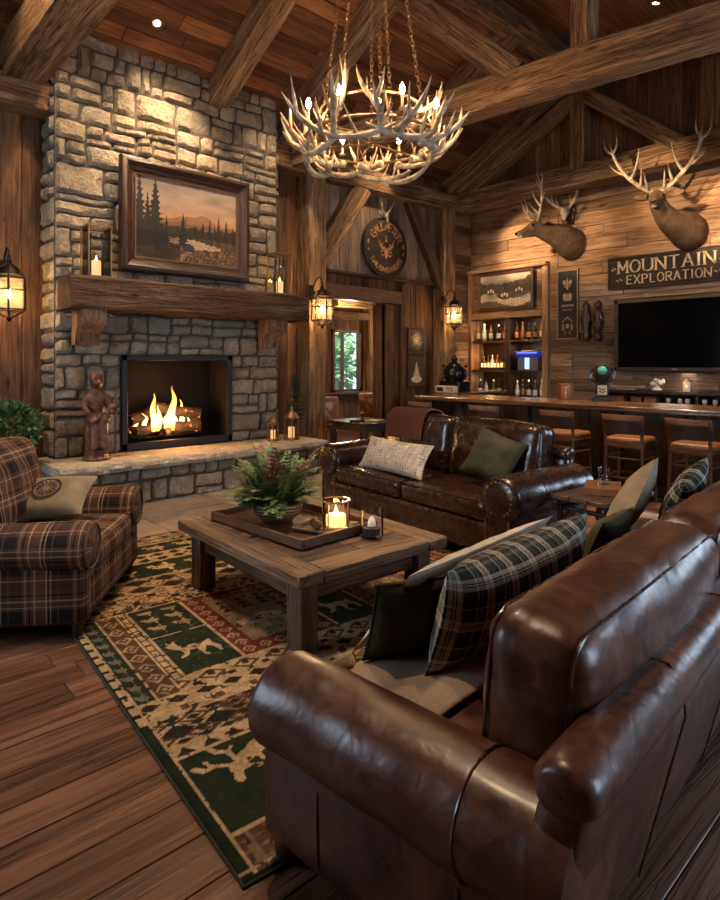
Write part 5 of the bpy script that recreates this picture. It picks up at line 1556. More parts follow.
# ---- carved lettering: strokes with serifs on a 4 x 6 grid
GL={'M':[[(0,0),(0,6)],[(0,6),(2,1.5)],[(2,1.5),(4,6)],[(4,6),(4,0)]],'O':'o','U':[[(0,6),(0,1.6)],[(0,1.6),(.6,.5)],[(.6,.5),(2,0)],[(2,0),(3.4,.5)],[(3.4,.5),(4,1.6)],[(4,1.6),(4,6)]],
'N':[[(0,0),(0,6)],[(0,6),(4,0)],[(4,0),(4,6)]],'T':[[(2,0),(2,6)],[(0,6),(4,6)]],'A':[[(0,0),(2,6)],[(2,6),(4,0)],[(.8,2.2),(3.2,2.2)]],'I':[[(2,0),(2,6)]],
'E':[[(.3,0),(.3,6)],[(.3,6),(3.7,6)],[(.3,3.1),(3,3.1)],[(.3,0),(3.7,0)]],'X':[[(0,0),(4,6)],[(0,6),(4,0)]],'P':[[(.3,0),(.3,6)],[(.3,6),(2.6,6)],[(2.6,6),(3.7,5.3)],[(3.7,5.3),(3.7,3.8)],[(3.7,3.8),(2.6,3)],[(2.6,3),(.3,3)]],
'L':[[(.4,0),(.4,6)],[(.4,0),(3.6,0)]],'R':[[(.3,0),(.3,6)],[(.3,6),(2.6,6)],[(2.6,6),(3.7,5.3)],[(3.7,5.3),(3.7,3.9)],[(3.7,3.9),(2.6,3.1)],[(2.6,3.1),(.3,3.1)],[(2,3.1),(4,0)]],
'G':[[(3.6,5),(2.6,6)],[(2.6,6),(1.2,6)],[(1.2,6),(.1,4.5)],[(.1,4.5),(.1,1.5)],[(.1,1.5),(1.2,0)],[(1.2,0),(2.8,0)],[(2.8,0),(3.7,1)],[(3.7,1),(3.7,2.7)],[(3.7,2.7),(2.2,2.7)]],
'D':[[(.3,0),(.3,6)],[(.3,6),(2.4,6)],[(2.4,6),(3.8,4.4)],[(3.8,4.4),(3.8,1.6)],[(3.8,1.6),(2.4,0)],[(2.4,0),(.3,0)]],
'S':[[(3.5,5.2),(2.6,6)],[(2.6,6),(1.3,6)],[(1.3,6),(.4,5)],[(.4,5),(.7,3.7)],[(.7,3.7),(3.3,2.4)],[(3.3,2.4),(3.6,1.2)],[(3.6,1.2),(2.7,0)],[(2.7,0),(1.2,0)],[(1.2,0),(.4,.9)]],
'H':[[(.3,0),(.3,6)],[(3.7,0),(3.7,6)],[(.3,3),(3.7,3)]],'Y':[[(0,6),(2,3)],[(4,6),(2,3)],[(2,3),(2,0)]],'B':[[(.3,0),(.3,6)],[(.3,6),(2.8,6)],[(2.8,6),(3.5,5)],[(3.5,5),(2.6,3.2)],[(2.6,3.2),(.3,3.2)],[(2.6,3.2),(3.8,1.8)],[(3.8,1.8),(2.8,0)],[(2.8,0),(.3,0)]],'W':[[(0,6),(1,0)],[(1,0),(2,4)],[(2,4),(3,0)],[(3,0),(4,6)]]}
SER={'M':[(0,0),(4,0),(0,6),(4,6)],'N':[(0,0),(0,6),(4,6)],'U':[(0,6),(4,6)],'T':[(2,0)],'A':[(0,0),(4,0)],'I':[(2,0),(2,6)],'X':[(0,0),(4,0),(0,6),(4,6)],'P':[(.3,0)],'L':[(.4,6)],'R':[(.3,0),(4,0)],'H':[(.3,0),(.3,6),(3.7,0),(3.7,6)]}
def letter(m,ch,put,th=.75,d=.006,serif=True,thin=None):
    """put(x,y)->3D point (x 0..4, y 0..6)"""
    segs=GL[ch]
    if segs=='o':
        n=18; segs=[]
        pts=[(2+2.1*math.cos(2*PI*k/n),3+3.05*math.sin(2*PI*k/n)) for k in range(n)]
        segs=[[pts[k],pts[(k+1)%n]] for k in range(n)]
    for (a,b) in segs:
        dx,dy=b[0]-a[0],b[1]-a[1]; L=math.hypot(dx,dy)
        t2=th*(.62 if (thin and abs(dy)<abs(dx)*.6) else 1)
        nx,ny=-dy/L*t2/2,dx/L*t2/2; ex,ey=dx/L*.12,dy/L*.12
        quad=[(a[0]-ex+nx,a[1]-ey+ny),(a[0]-ex-nx,a[1]-ey-ny),(b[0]+ex-nx,b[1]+ey-ny),(b[0]+ex+nx,b[1]+ey+ny)]
        f0=[put(x,y,0) for x,y in quad]; f1=[put(x,y,d) for x,y in quad]
        m._add(f0+f1,[[4,5,6,7],[0,1,5,4],[1,2,6,5],[2,3,7,6],[3,0,4,7]])
    if serif:
        for (x,y) in SER.get(ch,[]):
            quad=[(x-.8,y-.15),(x+.8,y-.15),(x+.8,y+.22),(x-.8,y+.22)] if y<3 else [(x-.8,y-.22),(x+.8,y-.22),(x+.8,y+.15),(x-.8,y+.15)]
            f0=[put(a,b,0) for a,b in quad]; f1=[put(a,b,d) for a,b in quad]
            m._add(f0+f1,[[4,5,6,7],[0,1,5,4],[1,2,6,5],[2,3,7,6],[3,0,4,7]])
# MOUNTAIN EXPLORATION sign (wall facing -X: reading direction is -Y)
SGY,SGZ=3.97,3.15
sg=thing('wall_sign','long dark sign with pale MOUNTAIN EXPLORATION lettering above the television','sign',(10.5,SGY,SGZ))
m=MB(); m.box((-.03,0,0),(.05,1.86,.55),None,.008); m.build('sign_board',wood('sign_board',(.010,.007,.005),(.022,.014,.010),(.045,.03,.02),1,1.2,.55,.1,.4,False),sg)
m=MB()
for s in (-1,1): m.box((-.055,s*.915,0),(.03,.03,.55),None,.004); m.box((-.055,0,s*.262),(.03,1.86,.026),None,.004)
m.build('sign_border',M['dark_y'],sg)
LT=NT('worn_gilt_paint'); n=LT.noise(LT.coord('Object'),16,4,.6); LT.link(LT.ramp(n,[(.35,(.36,.22,.11)),(.5,(.62,.46,.27)),(.65,(.75,.60,.40))]),LT.b.inputs['Base Color']); LT.b.inputs['Roughness'].default_value=.6
def text_line(txt,par,y_start,z_base,w,h,pitch,th,name):
    m=MB(); y=y_start
    for ch in txt:
        wd=w*(.35 if ch=='I' else 1.0)
        letter(m,ch,(lambda x,yy,d,y=y,wd=wd: Vector((-.056-d, y-((x-2)/4*w+ (2/4*w if ch!='I' else .0875*w*2)) , z_base+yy/6*h))),th,.008,thin=True)
        y-=wd+pitch
    m.build(name,LT.m,par)
text_line('MOUNTAIN',sg,.74,-.005,.150,.20,.058,.85,'lettering')
text_line('EXPLORATION',sg,.60,-.20,.092,.14,.036,.85,'lettering')
m=MB()
for (y,z) in ((.85,.06),(.81,.08),(.76,-.13),(.70,-.12),(-.85,.05),(-.78,-.13),(-.84,-.12)):
    m.box((-.058,y,z),(.01,.045,.014),(R(30),0,0))
m.build('ornament',LT.m,sg)

# vertical sign with three emblems
vs=thing('emblem_sign','narrow black hanging sign with gilt border and three pale emblems','sign',(10.5,5.67,2.68))
m=MB(); m.box((-.025,0,0),(.04,.42,1.28),None,.005); m.build('sign_board',plain('sign_black',(.010,.009,.008),.5),vs)
m=MB()
for s in (-1,1): m.box((-.045,s*.2,0),(.016,.022,1.28)); m.box((-.045,0,s*.63),(.016,.42,.022))
m.build('gilt_border',plain('gilt',(.36,.24,.11),.4,.6),vs)
m=MB()
def em(poly): m.prism([(-y,z) for y,z in poly],.008,Matrix(((0,0,-1,-.045),(1,0,0,0),(0,1,0,0),(0,0,0,1))))
em([(-.015,.27),(.015,.27),(.02,.42),(0,.50),(-.02,.42)]); em([(.03,.36),(.07,.36),(.10,.42),(.06,.46),(.03,.43)]); em([(-.03,.36),(-.07,.36),(-.10,.42),(-.06,.46),(-.03,.43)]); em([(-.06,.32),(.06,.32),(.06,.34),(-.06,.34)])
m.build('emblem',plain('sign_pale',(.42,.30,.20),.6),vs); m=MB()
for s in (-1,1): em([(s*.015,.08),(s*.06,.06),(s*.09,.12),(s*.085,.18),(s*.04,.22),(s*.02,.17)])
em([(-.012,.06),(.012,.06),(.012,.2),(-.012,.2)])
m.build('emblem',bpy.data.materials['sign_pale'],vs); m=MB()
for k in range(5): em([(-.11+.05*k,-.04),(-.08+.05*k,-.04),(-.08+.05*k,.0),(-.11+.05*k,.0)])
for k in range(6): em([(-.10+.036*k,-.11),(-.085+.036*k,-.11),(-.085+.036*k,-.09),(-.10+.036*k,-.09)])
m.build('lettering',bpy.data.materials['sign_pale'],vs); m=MB()
em([(-.10,-.33),(-.12,-.33),(0,-.22),(.12,-.33),(.10,-.33),(0,-.25)]); em([(-.10,-.36),(-.07,-.36),(-.07,-.48),(-.10,-.48)]); em([(.10,-.36),(.07,-.36),(.07,-.48),(.10,-.48)]); em([(-.03,-.36),(.03,-.36),(.03,-.44),(-.03,-.44)]); em([(-.05,-.50),(-.035,-.50),(-.035,-.55),(-.05,-.55)]); em([(.05,-.50),(.035,-.50),(.035,-.55),(.05,-.55)])
m.build('emblem',bpy.data.materials['sign_pale'],vs)

# two carved figures hanging on the wall
for (y,lab,sd) in ((5.29,'dark carved wooden figure on the wall, the left of the two beside the emblem sign',1),(5.07,'dark carved wooden figure on the wall, the right one nearer the television',2)):
    m=MB(); P=[];rs=[]
    prof=[(-.36,.03),(-.33,.06),(-.25,.075),(-.19,.05),(-.14,.07),(-.02,.085),(.06,.06),(.11,.075),(.18,.07),(.22,.045),(.27,.065),(.32,.055),(.37,.02)]
    for z,r in prof: P.append((0,noise.noise(Vector((z*7,sd,0)))*.02,z)); rs.append(r*(1+.2*noise.noise(Vector((z*20,sd,3)))))
    m.tube(P,rs,12)
    for s in (-1,1): m.tube([(-.02,s*.06,.13),(-.05,s*.085,.04),(-.06,s*.04,-.03)],[.022,.02,.018],8)
    m.sphere((-.05,0,.285),.02,8,6); m.sphere((-.045,.022,.31),.009,6,4); m.sphere((-.045,-.022,.31),.009,6,4)
    o=m.build('carved_figure',plain('carved_dark_wood',(.055,.024,.012),.3)); o.location=(10.42,y,2.34); tag(o,lab,'carving','carved figures on the bar wall')

# back counter with its lower glass shelf
bc=thing('back_counter','dark shelved back counter along the wall under the television','counter',(10.2,3.2,0))
def bb(m,c,d,bev=.005): m.box((c[0]-10.2,c[1]-3.2,c[2]),d,None,bev)
m=MB(); bb(m,(10.2,3.1,1.135),(.56,3.3,.05)); m.build('top',M['dark_y'],bc)
m=MB(); bb(m,(10.44,3.1,1.0),(.06,3.3,.24)); m.build('back_panel',M['dark_y'],bc)
m=MB(); bb(m,(10.2,3.1,.44),(.56,3.3,.86)); m.build('cabinet_body',M['dark_z'],bc)
m=MB(); bb(m,(10.18,3.1,.885),(.60,3.32,.03)); m.build('shelf',M['mid_y'],bc)
for y in (4.72,3.3,1.5):
    m=MB(); bb(m,(10.2,y,1.0),(.5,.04,.24)); m.build('upright',M['dark_z'],bc)
for k,(y,w) in enumerate(((4.52,.24),(4.20,.16),(3.98,.18))):
    b=thing('storage_box',f'small brown wooden box on the lower back shelf, {("left","middle","right")[k]} of three','box',(10.0,y,.9005),0,'boxes on the lower back shelf')
    m=MB(); m.box((0,0,.07),(.16,w,.14),None,.006); m.build('box_body',M['tan_leather'],b); m=MB(); m.box((0,0,.15),(.17,w+.01,.02),None,.004); m.build('lid',M['mid_y'],b)
for k,y in enumerate((3.72,3.55,3.44,3.2,3.06,2.92,2.78)):
    m=MB(); m.lathe([(.0001,0),(.03,0),(.03,.004),(.005,.012),(.005,.06),(.03,.085),(.036,.12),(.032,.15),(.029,.15),(.032,.12),(.026,.09),(.0001,.07)],14)
    o=m.build('wine_glass',plain('glassware',(.55,.5,.45),.08) if k==0 else bpy.data.materials['glassware']); o.location=(9.98,y,.9005); tag(o,f'{(["first","second","third","fourth","fifth","sixth","seventh"])[k]} stemmed glass from the left on the lower back shelf','glass','glasses on the lower back shelf')
# things on the back counter
bt=thing('model_boat','small pale model boat with a raised stern on the back counter','model',(10.08,4.42,1.161))
m=MB(); 
def hull(u,v):
    y=lerp(-.30,.30,u); w=.05*(1-abs(u*2-1)**3)+.002; a=PI*v
    return Vector((math.cos(a)*w,-y,.06-math.sin(a)*.045+ (abs(u*2-1)**3)*.02+(.05 if u<.06 else 0)))
m.grid(24,9,hull); m.box((0,0,.058),(.07,.5,.01)); m.box((0,0,.008),(.05,.3,.016)); m.build('hull',plain('pale_wood',(.50,.38,.25),.5),bt)
m=MB(); m.tube([(0,.25,.06),(0,.30,.20)],[.012,.004],6); m.build('stern_post',M['tan_leather'],bt)
fl=thing('white_figurine','white porcelain figurine on the back counter under the television','figurine',(10.05,3.92,1.161))
m=MB(); rr=random.Random(3)
m.lathe([(.0001,0),(.07,0),(.08,.02),(.05,.05),(.0001,.06)],14)
for k in range(16):
    a=rr.uniform(0,6.28); r=rr.uniform(0,.09); m.sphere((math.cos(a)*r*.6,math.sin(a)*r*1.2,.06+rr.uniform(0,.11)),rr.uniform(.02,.04),8,6)
m.build('porcelain',plain('porcelain',(.75,.68,.58),.3),fl)
for y,lab in ((3.46,'small pale square lantern on the back counter, nearer the white figurine'),(2.93,'small pale square lantern on the back counter, nearer the right edge')):
    l_=thing('small_lantern',lab,'lantern',(10.05,y,1.161),0,'small pale lanterns on the back counter')
    m=MB(); m.box((0,0,.075),(.11,.11,.15),None,.006); m.build('lantern_body',plain('ivory',(.66,.55,.40),.5),l_)
    m=MB(); m.lathe([(.075,.15),(.03,.185),(.012,.195),(.012,.215),(.0001,.22)],4,rot=(0,0,R(45))); m.build('lantern_cap',M['bronze'],l_)
    m=MB(); m.lathe([(.0001,0),(.02,.02),(.016,.05),(.0001,.07)],8,c=(-.058,0,.04)); m.build('lantern_flame',M['wax'],l_)
m=MB(); m.rbox((0,0,.02),(.12,.3,.04),.015,6); o=m.build('folded_cloth',LBL['cream'],weld=True); o.location=(10.05,2.25,1.161); tag(o,'pale folded cloth lying on the back counter at the right','cloth')

# things on the bar
BT=1.0785
cn=thing('copper_canister','round copper canister with a lid and knob on the bar','canister',(8.12,4.43,BT),R(28))
t=NT('hammered_copper'); vo=t.node('ShaderNodeTexVoronoi'); vo.inputs['Scale'].default_value=45; t.link(t.coord('Object'),vo.inputs['Vector']); t.set(Base_Color=(.42,.17,.065),Metallic=.7,Roughness=.42); t.bump(vo.outputs['Distance'],.4,.01)
m=MB(); m.lathe([(.0001,0),(.105,0),(.112,.01),(.112,.195),(.106,.2),(.0001,.2)],28); m.build('canister_body',t.m,cn)
m=MB(); m.lathe([(.115,.196),(.116,.215),(.10,.225),(.02,.232),(.012,.245),(.02,.262),(.0001,.275)],24); m.build('lid',M['bronze'],cn)
m=MB()
for k in range(5): m.sphere((-.113*math.cos(.0),.0+.0,.03+.035*k),.011,8,6)
m.build('stud_row',LBL['white'],cn)
ck=thing('globe_trophy','black trophy clock with a green globe top standing on the bar','trophy',(8.10,3.88,BT),R(26))
m=MB(); m.box((0,0,.02),(.22,.28,.04),None,.006); m.box((0,0,.06),(.17,.2,.04),None,.006); m.build('base',M['black'],ck)
m=MB(); m.box((0,0,.16),(.13,.16,.17),None,.008); m.lathe([(.06,.24),(.075,.28),(.11,.33),(.125,.40),(.10,.47),(.05,.51),(.0001,.52)],20,sq=1.0); m.build('trophy_body',M['black'],ck)
m=MB(); m.sphere((-.075,0,.415),.068,18,12,(.9,1,1)); m.build('globe',plain('green_globe',(.10,.42,.30),.15),ck)
m=MB(); m.tube([(-.085,math.cos(2*PI*k/24)*.075,.415+math.sin(2*PI*k/24)*.075) for k in range(24)],.008,6,closed=True)
for s in (-1,1): m.tube([(0,s*.10,.45),(0,s*.155,.40),(0,s*.15,.30),(0,s*.07,.25)],[.018,.016,.014,.018],8)
m.build('silver_scroll',plain('tarnished_silver',(.12,.115,.11),.25,1.0),ck)
m=MB(); m.box((-.068,0,.155),(.006,.12,.13)); m.build('clock_plate',LBL['cream'],ck)
m=MB()
for z in (.13,.165):
    for s in (-1,1): m.box((-.0725,s*.02,z),(.004,.05,.012),(R(s*28),0,0))
m.build('plate_mark',M['black'],ck)
# black ornate machine with a pale number box, on the counter's return
em_=thing('espresso_machine','ornate black metal machine with a finial on the far end of the bar','machine',(8.72,6.92,BT))
m=MB(); m.rbox((0,0,.10),(.34,.46,.20),.03,8); m.lathe([(.16,.2),(.19,.26),(.20,.36),(.16,.46),(.09,.53),(.05,.56),(.06,.60),(.03,.64),(.0001,.66)],20)
for s in (-1,1):
    m.tube([(0,s*.16,.42),(0,s*.25,.40),(0,s*.26,.28),(0,s*.18,.22)],.018,8); m.sphere((0,s*.25,.47),.03,8,6); m.tube([(-.1,s*.1,.28),(-.2,s*.12,.26),(-.22,s*.12,.18)],.014,6)
m.build('machine_body',plain('black_enamel',(.012,.011,.010),.25,.3),em_)
m=MB(); m.lathe([(.0001,.64),(.03,.66),(.012,.70),(.04,.75),(.045,.80),(.02,.84),(.03,.88),(.012,.93),(.0001,.97)],14)
m.tube([(-.03,math.cos(a)*.06,.74+math.sin(a)*.05) for a in [k*.5 for k in range(7)]],.009,6); m.build('finial',M['bronze'],em_)
nb=thing('number_box','pale flat box with dark digits before the black machine on the bar','box',(8.42,6.86,BT))
m=MB(); m.box((0,0,.06),(.10,.44,.12),None,.01); m.build('box_body',LBL['cream'],nb)
m=MB()
m.box((-.052,.11,.06),(.006,.14,.07)); m.box((-.052,-.06,.085),(.006,.07,.014)); m.box((-.052,-.075,.06),(.006,.014,.05),(R(-25),0,0))
m.tube([(-.053,-.15+math.cos(2*PI*k/12)*.03,.06+math.sin(2*PI*k/12)*.034) for k in range(12)],.007,5,closed=True); m.build('digit',M['black'],nb)

# ---- unseen spots added beside the long tie beam to wash the bar wall
for (p0,aim,en,an) in (((6.05,6.6,4.52),(10.5,6.55,3.85),1400,20),((6.05,6.4,4.52),(9.9,5.7,4.0),420,22),((6.1,6.2,4.52),(10.5,7.0,3.0),260,34),((6.3,5.0,4.52),(9.7,3.8,4.3),620,26),((6.3,3.6,4.52),(10.5,3.0,3.8),1100,22),((6.3,4.4,4.52),(10.5,4.8,3.6),300,36),((6.5,2.6,4.52),(10.5,2.9,3.2),230,40)):
    lamp('wall_wash','SPOT',p0,en,(1,.70,.42),.05,aim,spot=an,blend=.8)
lamp('counter_fill','AREA',(10.25,3.6,1.44),4,(1,.8,.6),.2,(10.2,3.6,0),size_y=1.9)  # unseen fill added to brighten the things on the back counter
# ================================================================== WALL PIECES
def landscape(u,v):
    """sunset lake with spruces and mountains"""
    n=fbm(u*1.6,v,5,3); n2=fbm(u*1.6,v,26,8); n3=fbm(u*1.6,v,60,4,3)
    sky=np.stack([np.interp(v,[.45,.58,.75,1],[.50,.40,.29,.22]),np.interp(v,[.45,.58,.75,1],[.22,.235,.21,.185]),np.interp(v,[.45,.58,.75,1],[.085,.13,.155,.165])],1)
    c=sky*(.55+.85*fbm(u*.8,v*2.2,5,13))[:,None]
    def ridge(h,col,amp=0): mk=v<h; c[mk]=(np.array(col)*(.65+.7*n2)[:,None])[mk]
    ridge(.50+.10*np.exp(-((u-.64)/.12)**2)+.06*np.exp(-((u-.44)/.09)**2)+.03*fbm(u,v*0,14,2),(.24,.125,.065))
    ridge(.46+.05*fbm(u,v*0,9,5),(.17,.085,.04))
    ridge(.40+.09*fbm(u,u*0,40,6)*(.4+u),(.035,.028,.016))
    gl=.31+.04*fbm(u,u*0,7,1); mk=v<gl; c[mk]=(np.array((.10,.06,.027))*(.15+1.5*n2*n*1.3)[:,None])[mk]
    wat=(np.abs(v-.255+.10*(u-.45))<.050*(1.25-np.abs(u-.55)*2.9)+.045*(n2-.5))&(u>.3)&(u<.82); c[wat]=(np.array((.40,.28,.18))*(.35+1.2*n3)[:,None])[wat]
    path=np.abs(u-(.52-.9*(.16-v)))<.02+.12*(.2-v); path&=(v<.17); c[path]=(np.array((.20,.13,.07))*(.4+n2)[:,None])[path]
    hi=(n3>.60)&(v<.24)&(u>.42)&~wat; c[hi]=c[hi]+np.array((.16,.09,.035))
    tent=(((u-.50)/.055)**2+((v-.19)/.055)**2<1)&(v>.15); c[tent]=(.030,.032,.055)
    def tree(cx,base,h,w,sd):
        t_=(v-base)/h; rag=fbm(u*1.6+sd,v,48,sd,3); lay=np.abs(((t_*13+sd*.37)%1)-.25)
        ww=w*(1-t_)**.85*(.42+.62*lay)*(.45+1.1*rag); d=np.abs(u-cx)
        mk=(t_>.06)&(t_<1)&(d<ww); c[mk]=(np.array((.020,.019,.012))*(.35+1.3*n3)[:,None])[mk]
        mk=(t_>-.02)&(t_<.98)&(d<.004*(1.4-t_)); c[mk]=(.022,.014,.009)
    for k,(cx,b,h,w) in enumerate(((.05,.10,.92,.11),(.19,.13,.84,.15),(.12,.2,.6,.08),(.29,.2,.36,.06),(.445,.19,.42,.075),(.80,.30,.34,.05),(.71,.33,.27,.04),(.88,.31,.30,.045),(.95,.3,.25,.04),(.64,.34,.2,.035),(.76,.33,.2,.035),(.56,.36,.14,.03))): tree(cx,b,h,w,k+2)
    shade=(u<.42)&(v<.34); c[shade]*=.55
    return np.clip(c*.95,0,1)
pf=framed('framed_painting','large framed sunset landscape painting leaning above the mantel','painting',(3.76,7.395,3.42),1.80,1.40,.19,.11,'Y',landscape,340,260,wood('picture_moulding',(.014,.006,.004),(.040,.016,.008),(.085,.036,.017),0,2,.35,.1,.3,False,.5),inner=plain('bronze_lip',(.20,.095,.04),.4,.5))
pf.rotation_euler=(0,0,0)
# small framed prints right of the doorway
def print1(u,v):
    n=fbm(u,v,8,31); k=np.exp(-(((u-.5)/.28)**2+((v-.5)/.3)**2)); n3=fbm(u,v,26,41,3); b=.03+1.3*k*n*n3*1.6+(n3>.6)*k*.35
    return np.clip(b,0,1)[:,None]*np.array((1,.74,.46))
def print2(u,v):
    n=fbm(u,v,9,33); n3=fbm(u,v,26,43,3); b=.03+.10*n3; k=(np.abs(u-.5)<.26*(1-(v-.2)/.62))&(v>.2)&(v<.82); b=np.where(k,.12+.95*n3,b); k=((u-.5)/.36)**2+((v-.18)/.12)**2<1; b=np.where(k,.45+.6*n3,b)
    return b[:,None]*np.array((1,.76,.5))
framed('framed_print','small framed sepia print, upper of two right of the doorway','picture',(8.76,7.885,2.03),.50,.50,.045,.03,'Y',print1,50,50,M['mid_x'],'prints right of the doorway')
framed('framed_print','small framed sepia print, lower of two right of the doorway','picture',(8.76,7.885,1.46),.50,.62,.045,.03,'Y',print2,50,60,M['mid_x'],'prints right of the doorway')
# round sign in the gable panel
rs_=thing('round_sign','round dark wooden sign with orange GALLAETER lettering and a stag head','sign',(7.77,7.78,3.67))
m=MB(); m.lathe([(.0001,.0),(.54,.0),(.55,.01),(.55,.05),(.53,.06),(.0001,.06)],48,rot=(R(90),0,0)); m.build('sign_disc',wood('sign_disc',(.018,.011,.008),(.045,.030,.02),(.08,.055,.038),0,1.5,.6,.1,.4,False),rs_)
m=MB(); m.tube([(math.cos(2*PI*k/48)*.53,-.06,math.sin(2*PI*k/48)*.53) for k in range(48)],.02,8,closed=True); m.build('sign_rim',M['black'],rs_)
OR=NT('orange_gilt'); n=OR.noise(OR.coord('Object'),14,3,.6); OR.link(OR.ramp(n,[(.35,(.30,.10,.035)),(.6,(.58,.27,.10))]),OR.b.inputs['Base Color']); OR.b.inputs['Roughness'].default_value=.5
m=MB()
def arc_text(txt,rad,a0,a1,w,h,th,top=True):
    n=len(txt)
    for k,ch in enumerate(txt):
        a=lerp(a0,a1,k/(n-1))
        def put(x,y,d,a=a):
            lx=(x-2)/4*w; ly=y/6*h if top else (y/6-1)*h
            r=rad+ly if top else rad-ly-h
            if top: an=R(a)-lx/rad; r=rad+ly
            else: an=R(a)+lx/rad; r=rad+h-(y/6)*h
            return Vector((math.cos(an)*r,-.061-d,math.sin(an)*r))
        letter(m,ch,put,.85,.012,False)
arc_text('GALLAETER',.315,146,30,.088,.135,.9)
arc_text('DAUSMTHYERS',.36,216,330,.066,.085,.9,False)
m.build('lettering',OR.m,rs_)
m=MB()
def sp(poly): m.prism(poly,.014,Matrix(((1,0,0,0),(0,0,-1,-.06),(0,1,0,0),(0,0,0,1))))
sp([(-.04,-.02),(.04,-.02),(.055,-.08),(.03,-.17),(0,-.21),(-.03,-.17),(-.055,-.08)])
for s in (-1,1):
    sp([(s*.03,-.03),(s*.10,-.05),(s*.17,.02),(s*.19,.12),(s*.215,.17),(s*.15,.06),(s*.10,.0),(s*.05,.01)])
    sp([(s*.11,-.02),(s*.09,.08),(s*.125,.02)]); sp([(s*.06,-.07),(s*.14,-.10),(s*.12,-.06)])
    sp([(s*.05,-.13),(s*.15,-.13),(s*.09,-.17)])
sp([(-.025,.10),(.025,.10),(.02,.14),(-.02,.14)]); sp([(-.02,.17),(.02,.17),(.012,.20),(-.012,.20)])
for s in (-1,1): sp([(s*.43,.03),(s*.47,.03),(s*.46,.10),(s*.42,.10)]); sp([(s*.42,-.10),(s*.46,-.08),(s*.44,-.05)])
m.build('stag_emblem',OR.m,rs_)

# ================================================================== ANTLERS
def tine(m,p0,d0,L,r0,curl,up,n=8,seg=7):
    """curved tapering tine; returns points"""
    pts=[];d=Vector(d0).normalized(); p=Vector(p0); up=Vector(up)
    for i in range(n+1):
        pts.append(p.copy()); p=p+d*(L/n); d=(d+up*curl/n).normalized()
    m.tube(pts,[max(.0022,r0*(1-(i/n)**1.25*.93)) for i in range(n+1)],seg)
    return pts
def antler(m,base,out,up,L,r,nt=3,seed=0,spread=.6,seg=8):
    """main beam that leaves along out and sweeps towards up, with tines rising from it"""
    rr=random.Random(seed); out=Vector(out).normalized(); up=Vector(up).normalized(); sd=out.cross(up).normalized()
    d=(out*1.0+up*.05).normalized(); p=Vector(base); pts=[]; N=14
    for i in range(N+1):
        pts.append(p.copy()); p=p+d*(L/N); d=(d+up*(1.55/N)+sd*rr.uniform(-.02,.02)).normalized()
    m.tube(pts,[max(.003,r*(1.08-.25*i/N-(.75*((i/N)**5)))) for i in range(N+1)],seg)
    m.sphere(base,r*1.45,8,6)
    for k in range(nt):
        f=.16+.62*k/max(1,nt-1)+rr.uniform(-.03,.03); i=int(f*N); t_=(pts[i+1]-pts[i]).normalized()
        s_=1 if k%2==0 else -1
        dv=(t_*.35+sd*s_*spread*rr.uniform(.5,1.1)+up*.75).normalized()
        tine(m,pts[i],dv,L*rr.uniform(.28,.46),r*.80,.7,up-sd*s_*.25,7,max(6,seg-1))
    return pts
# chandelier ---------------------------------------------------------
CH=(3.84,4.00,3.61)
ch=thing('antler_chandelier','large antler chandelier with glowing bulbs hanging on chains from the ceiling','chandelier',CH)
rnd=random.Random(17)
m=MB(); 
for (r,z,th) in ((.60,.0,.018),(.46,.26,.014)):
    m.tube([(math.cos(2*PI*k/40)*r,math.sin(2*PI*k/40)*r,z) for k in range(40)],th,8,closed=True)
for k in range(6):
    a=2*PI*k/6; m.tube([(math.cos(a)*.60,math.sin(a)*.60,0),(math.cos(a)*.46,math.sin(a)*.46,.26)],.012,6); m.tube([(math.cos(a)*.60,math.sin(a)*.60,0),(0,0,-.02)],.010,6)
m.tube([(0,0,-.06),(0,0,.30)],.02,8)
m.build('iron_ring',M['bronze'],ch)
NA=15
for k in range(NA):
    a=2*PI*k/NA+.2; c,s=math.cos(a),math.sin(a)
    m=MB(); tang=Vector((-s,c,0))*(1 if k%2 else -1)
    o_=Vector((c,s,0))
    antler(m,(c*.46,s*.46,-.10+rnd.uniform(-.04,.05)),o_*.62+tang*.85+Vector((0,0,-.22)),Vector((o_.x*.12,o_.y*.12,1)),rnd.uniform(.50,.70),.027,4,100+k,.8)
    m.build('antler',M['antler'],ch)
for k in range(7):
    a=2*PI*k/7+.5; c,s=math.cos(a),math.sin(a); o_=Vector((c,s,0)); tang=Vector((-s,c,0))*(1 if k%2 else -1)
    m=MB(); antler(m,(c*.40,s*.40,.20),o_*.5+tang*.8,Vector((o_.x*.1,o_.y*.1,1)),rnd.uniform(.32,.44),.021,3,200+k,.7); m.build('antler',M['antler'],ch)
# low cradle of curved pieces under the ring
for k in range(10):
    a=2*PI*k/10+rnd.uniform(-.15,.15); c,s=math.cos(a),math.sin(a); o_=Vector((c,s,0)); tang=Vector((-s,c,0)); zz=rnd.uniform(-.22,-.12); rr_=rnd.uniform(.52,.64); tl_=rnd.uniform(-.12,.12)
    m=MB(); P=[o_*rr_+Vector((0,0,zz))+tang*t_+Vector((0,0,tl_*t_+.9*t_*t_))-o_*(t_*t_*.5) for t_ in [(-.30+.06*i) for i in range(11)]]
    m.tube(P,[.006+.022*math.sin(PI*(i+1)/12) for i in range(11)],7)
    for i in (2,5,8): tine(m,P[i],o_*rnd.uniform(.2,.9)+Vector((0,0,.9))+tang*rnd.uniform(-.5,.5),rnd.uniform(.16,.34),.016,.5,Vector((0,0,1)))
    m.build('antler',M['antler'],ch)
BA=[(.62,200),(.62,165),(.60,130),(.62,250),(.62,290),(.60,330),(.62,20),(.60,75)]
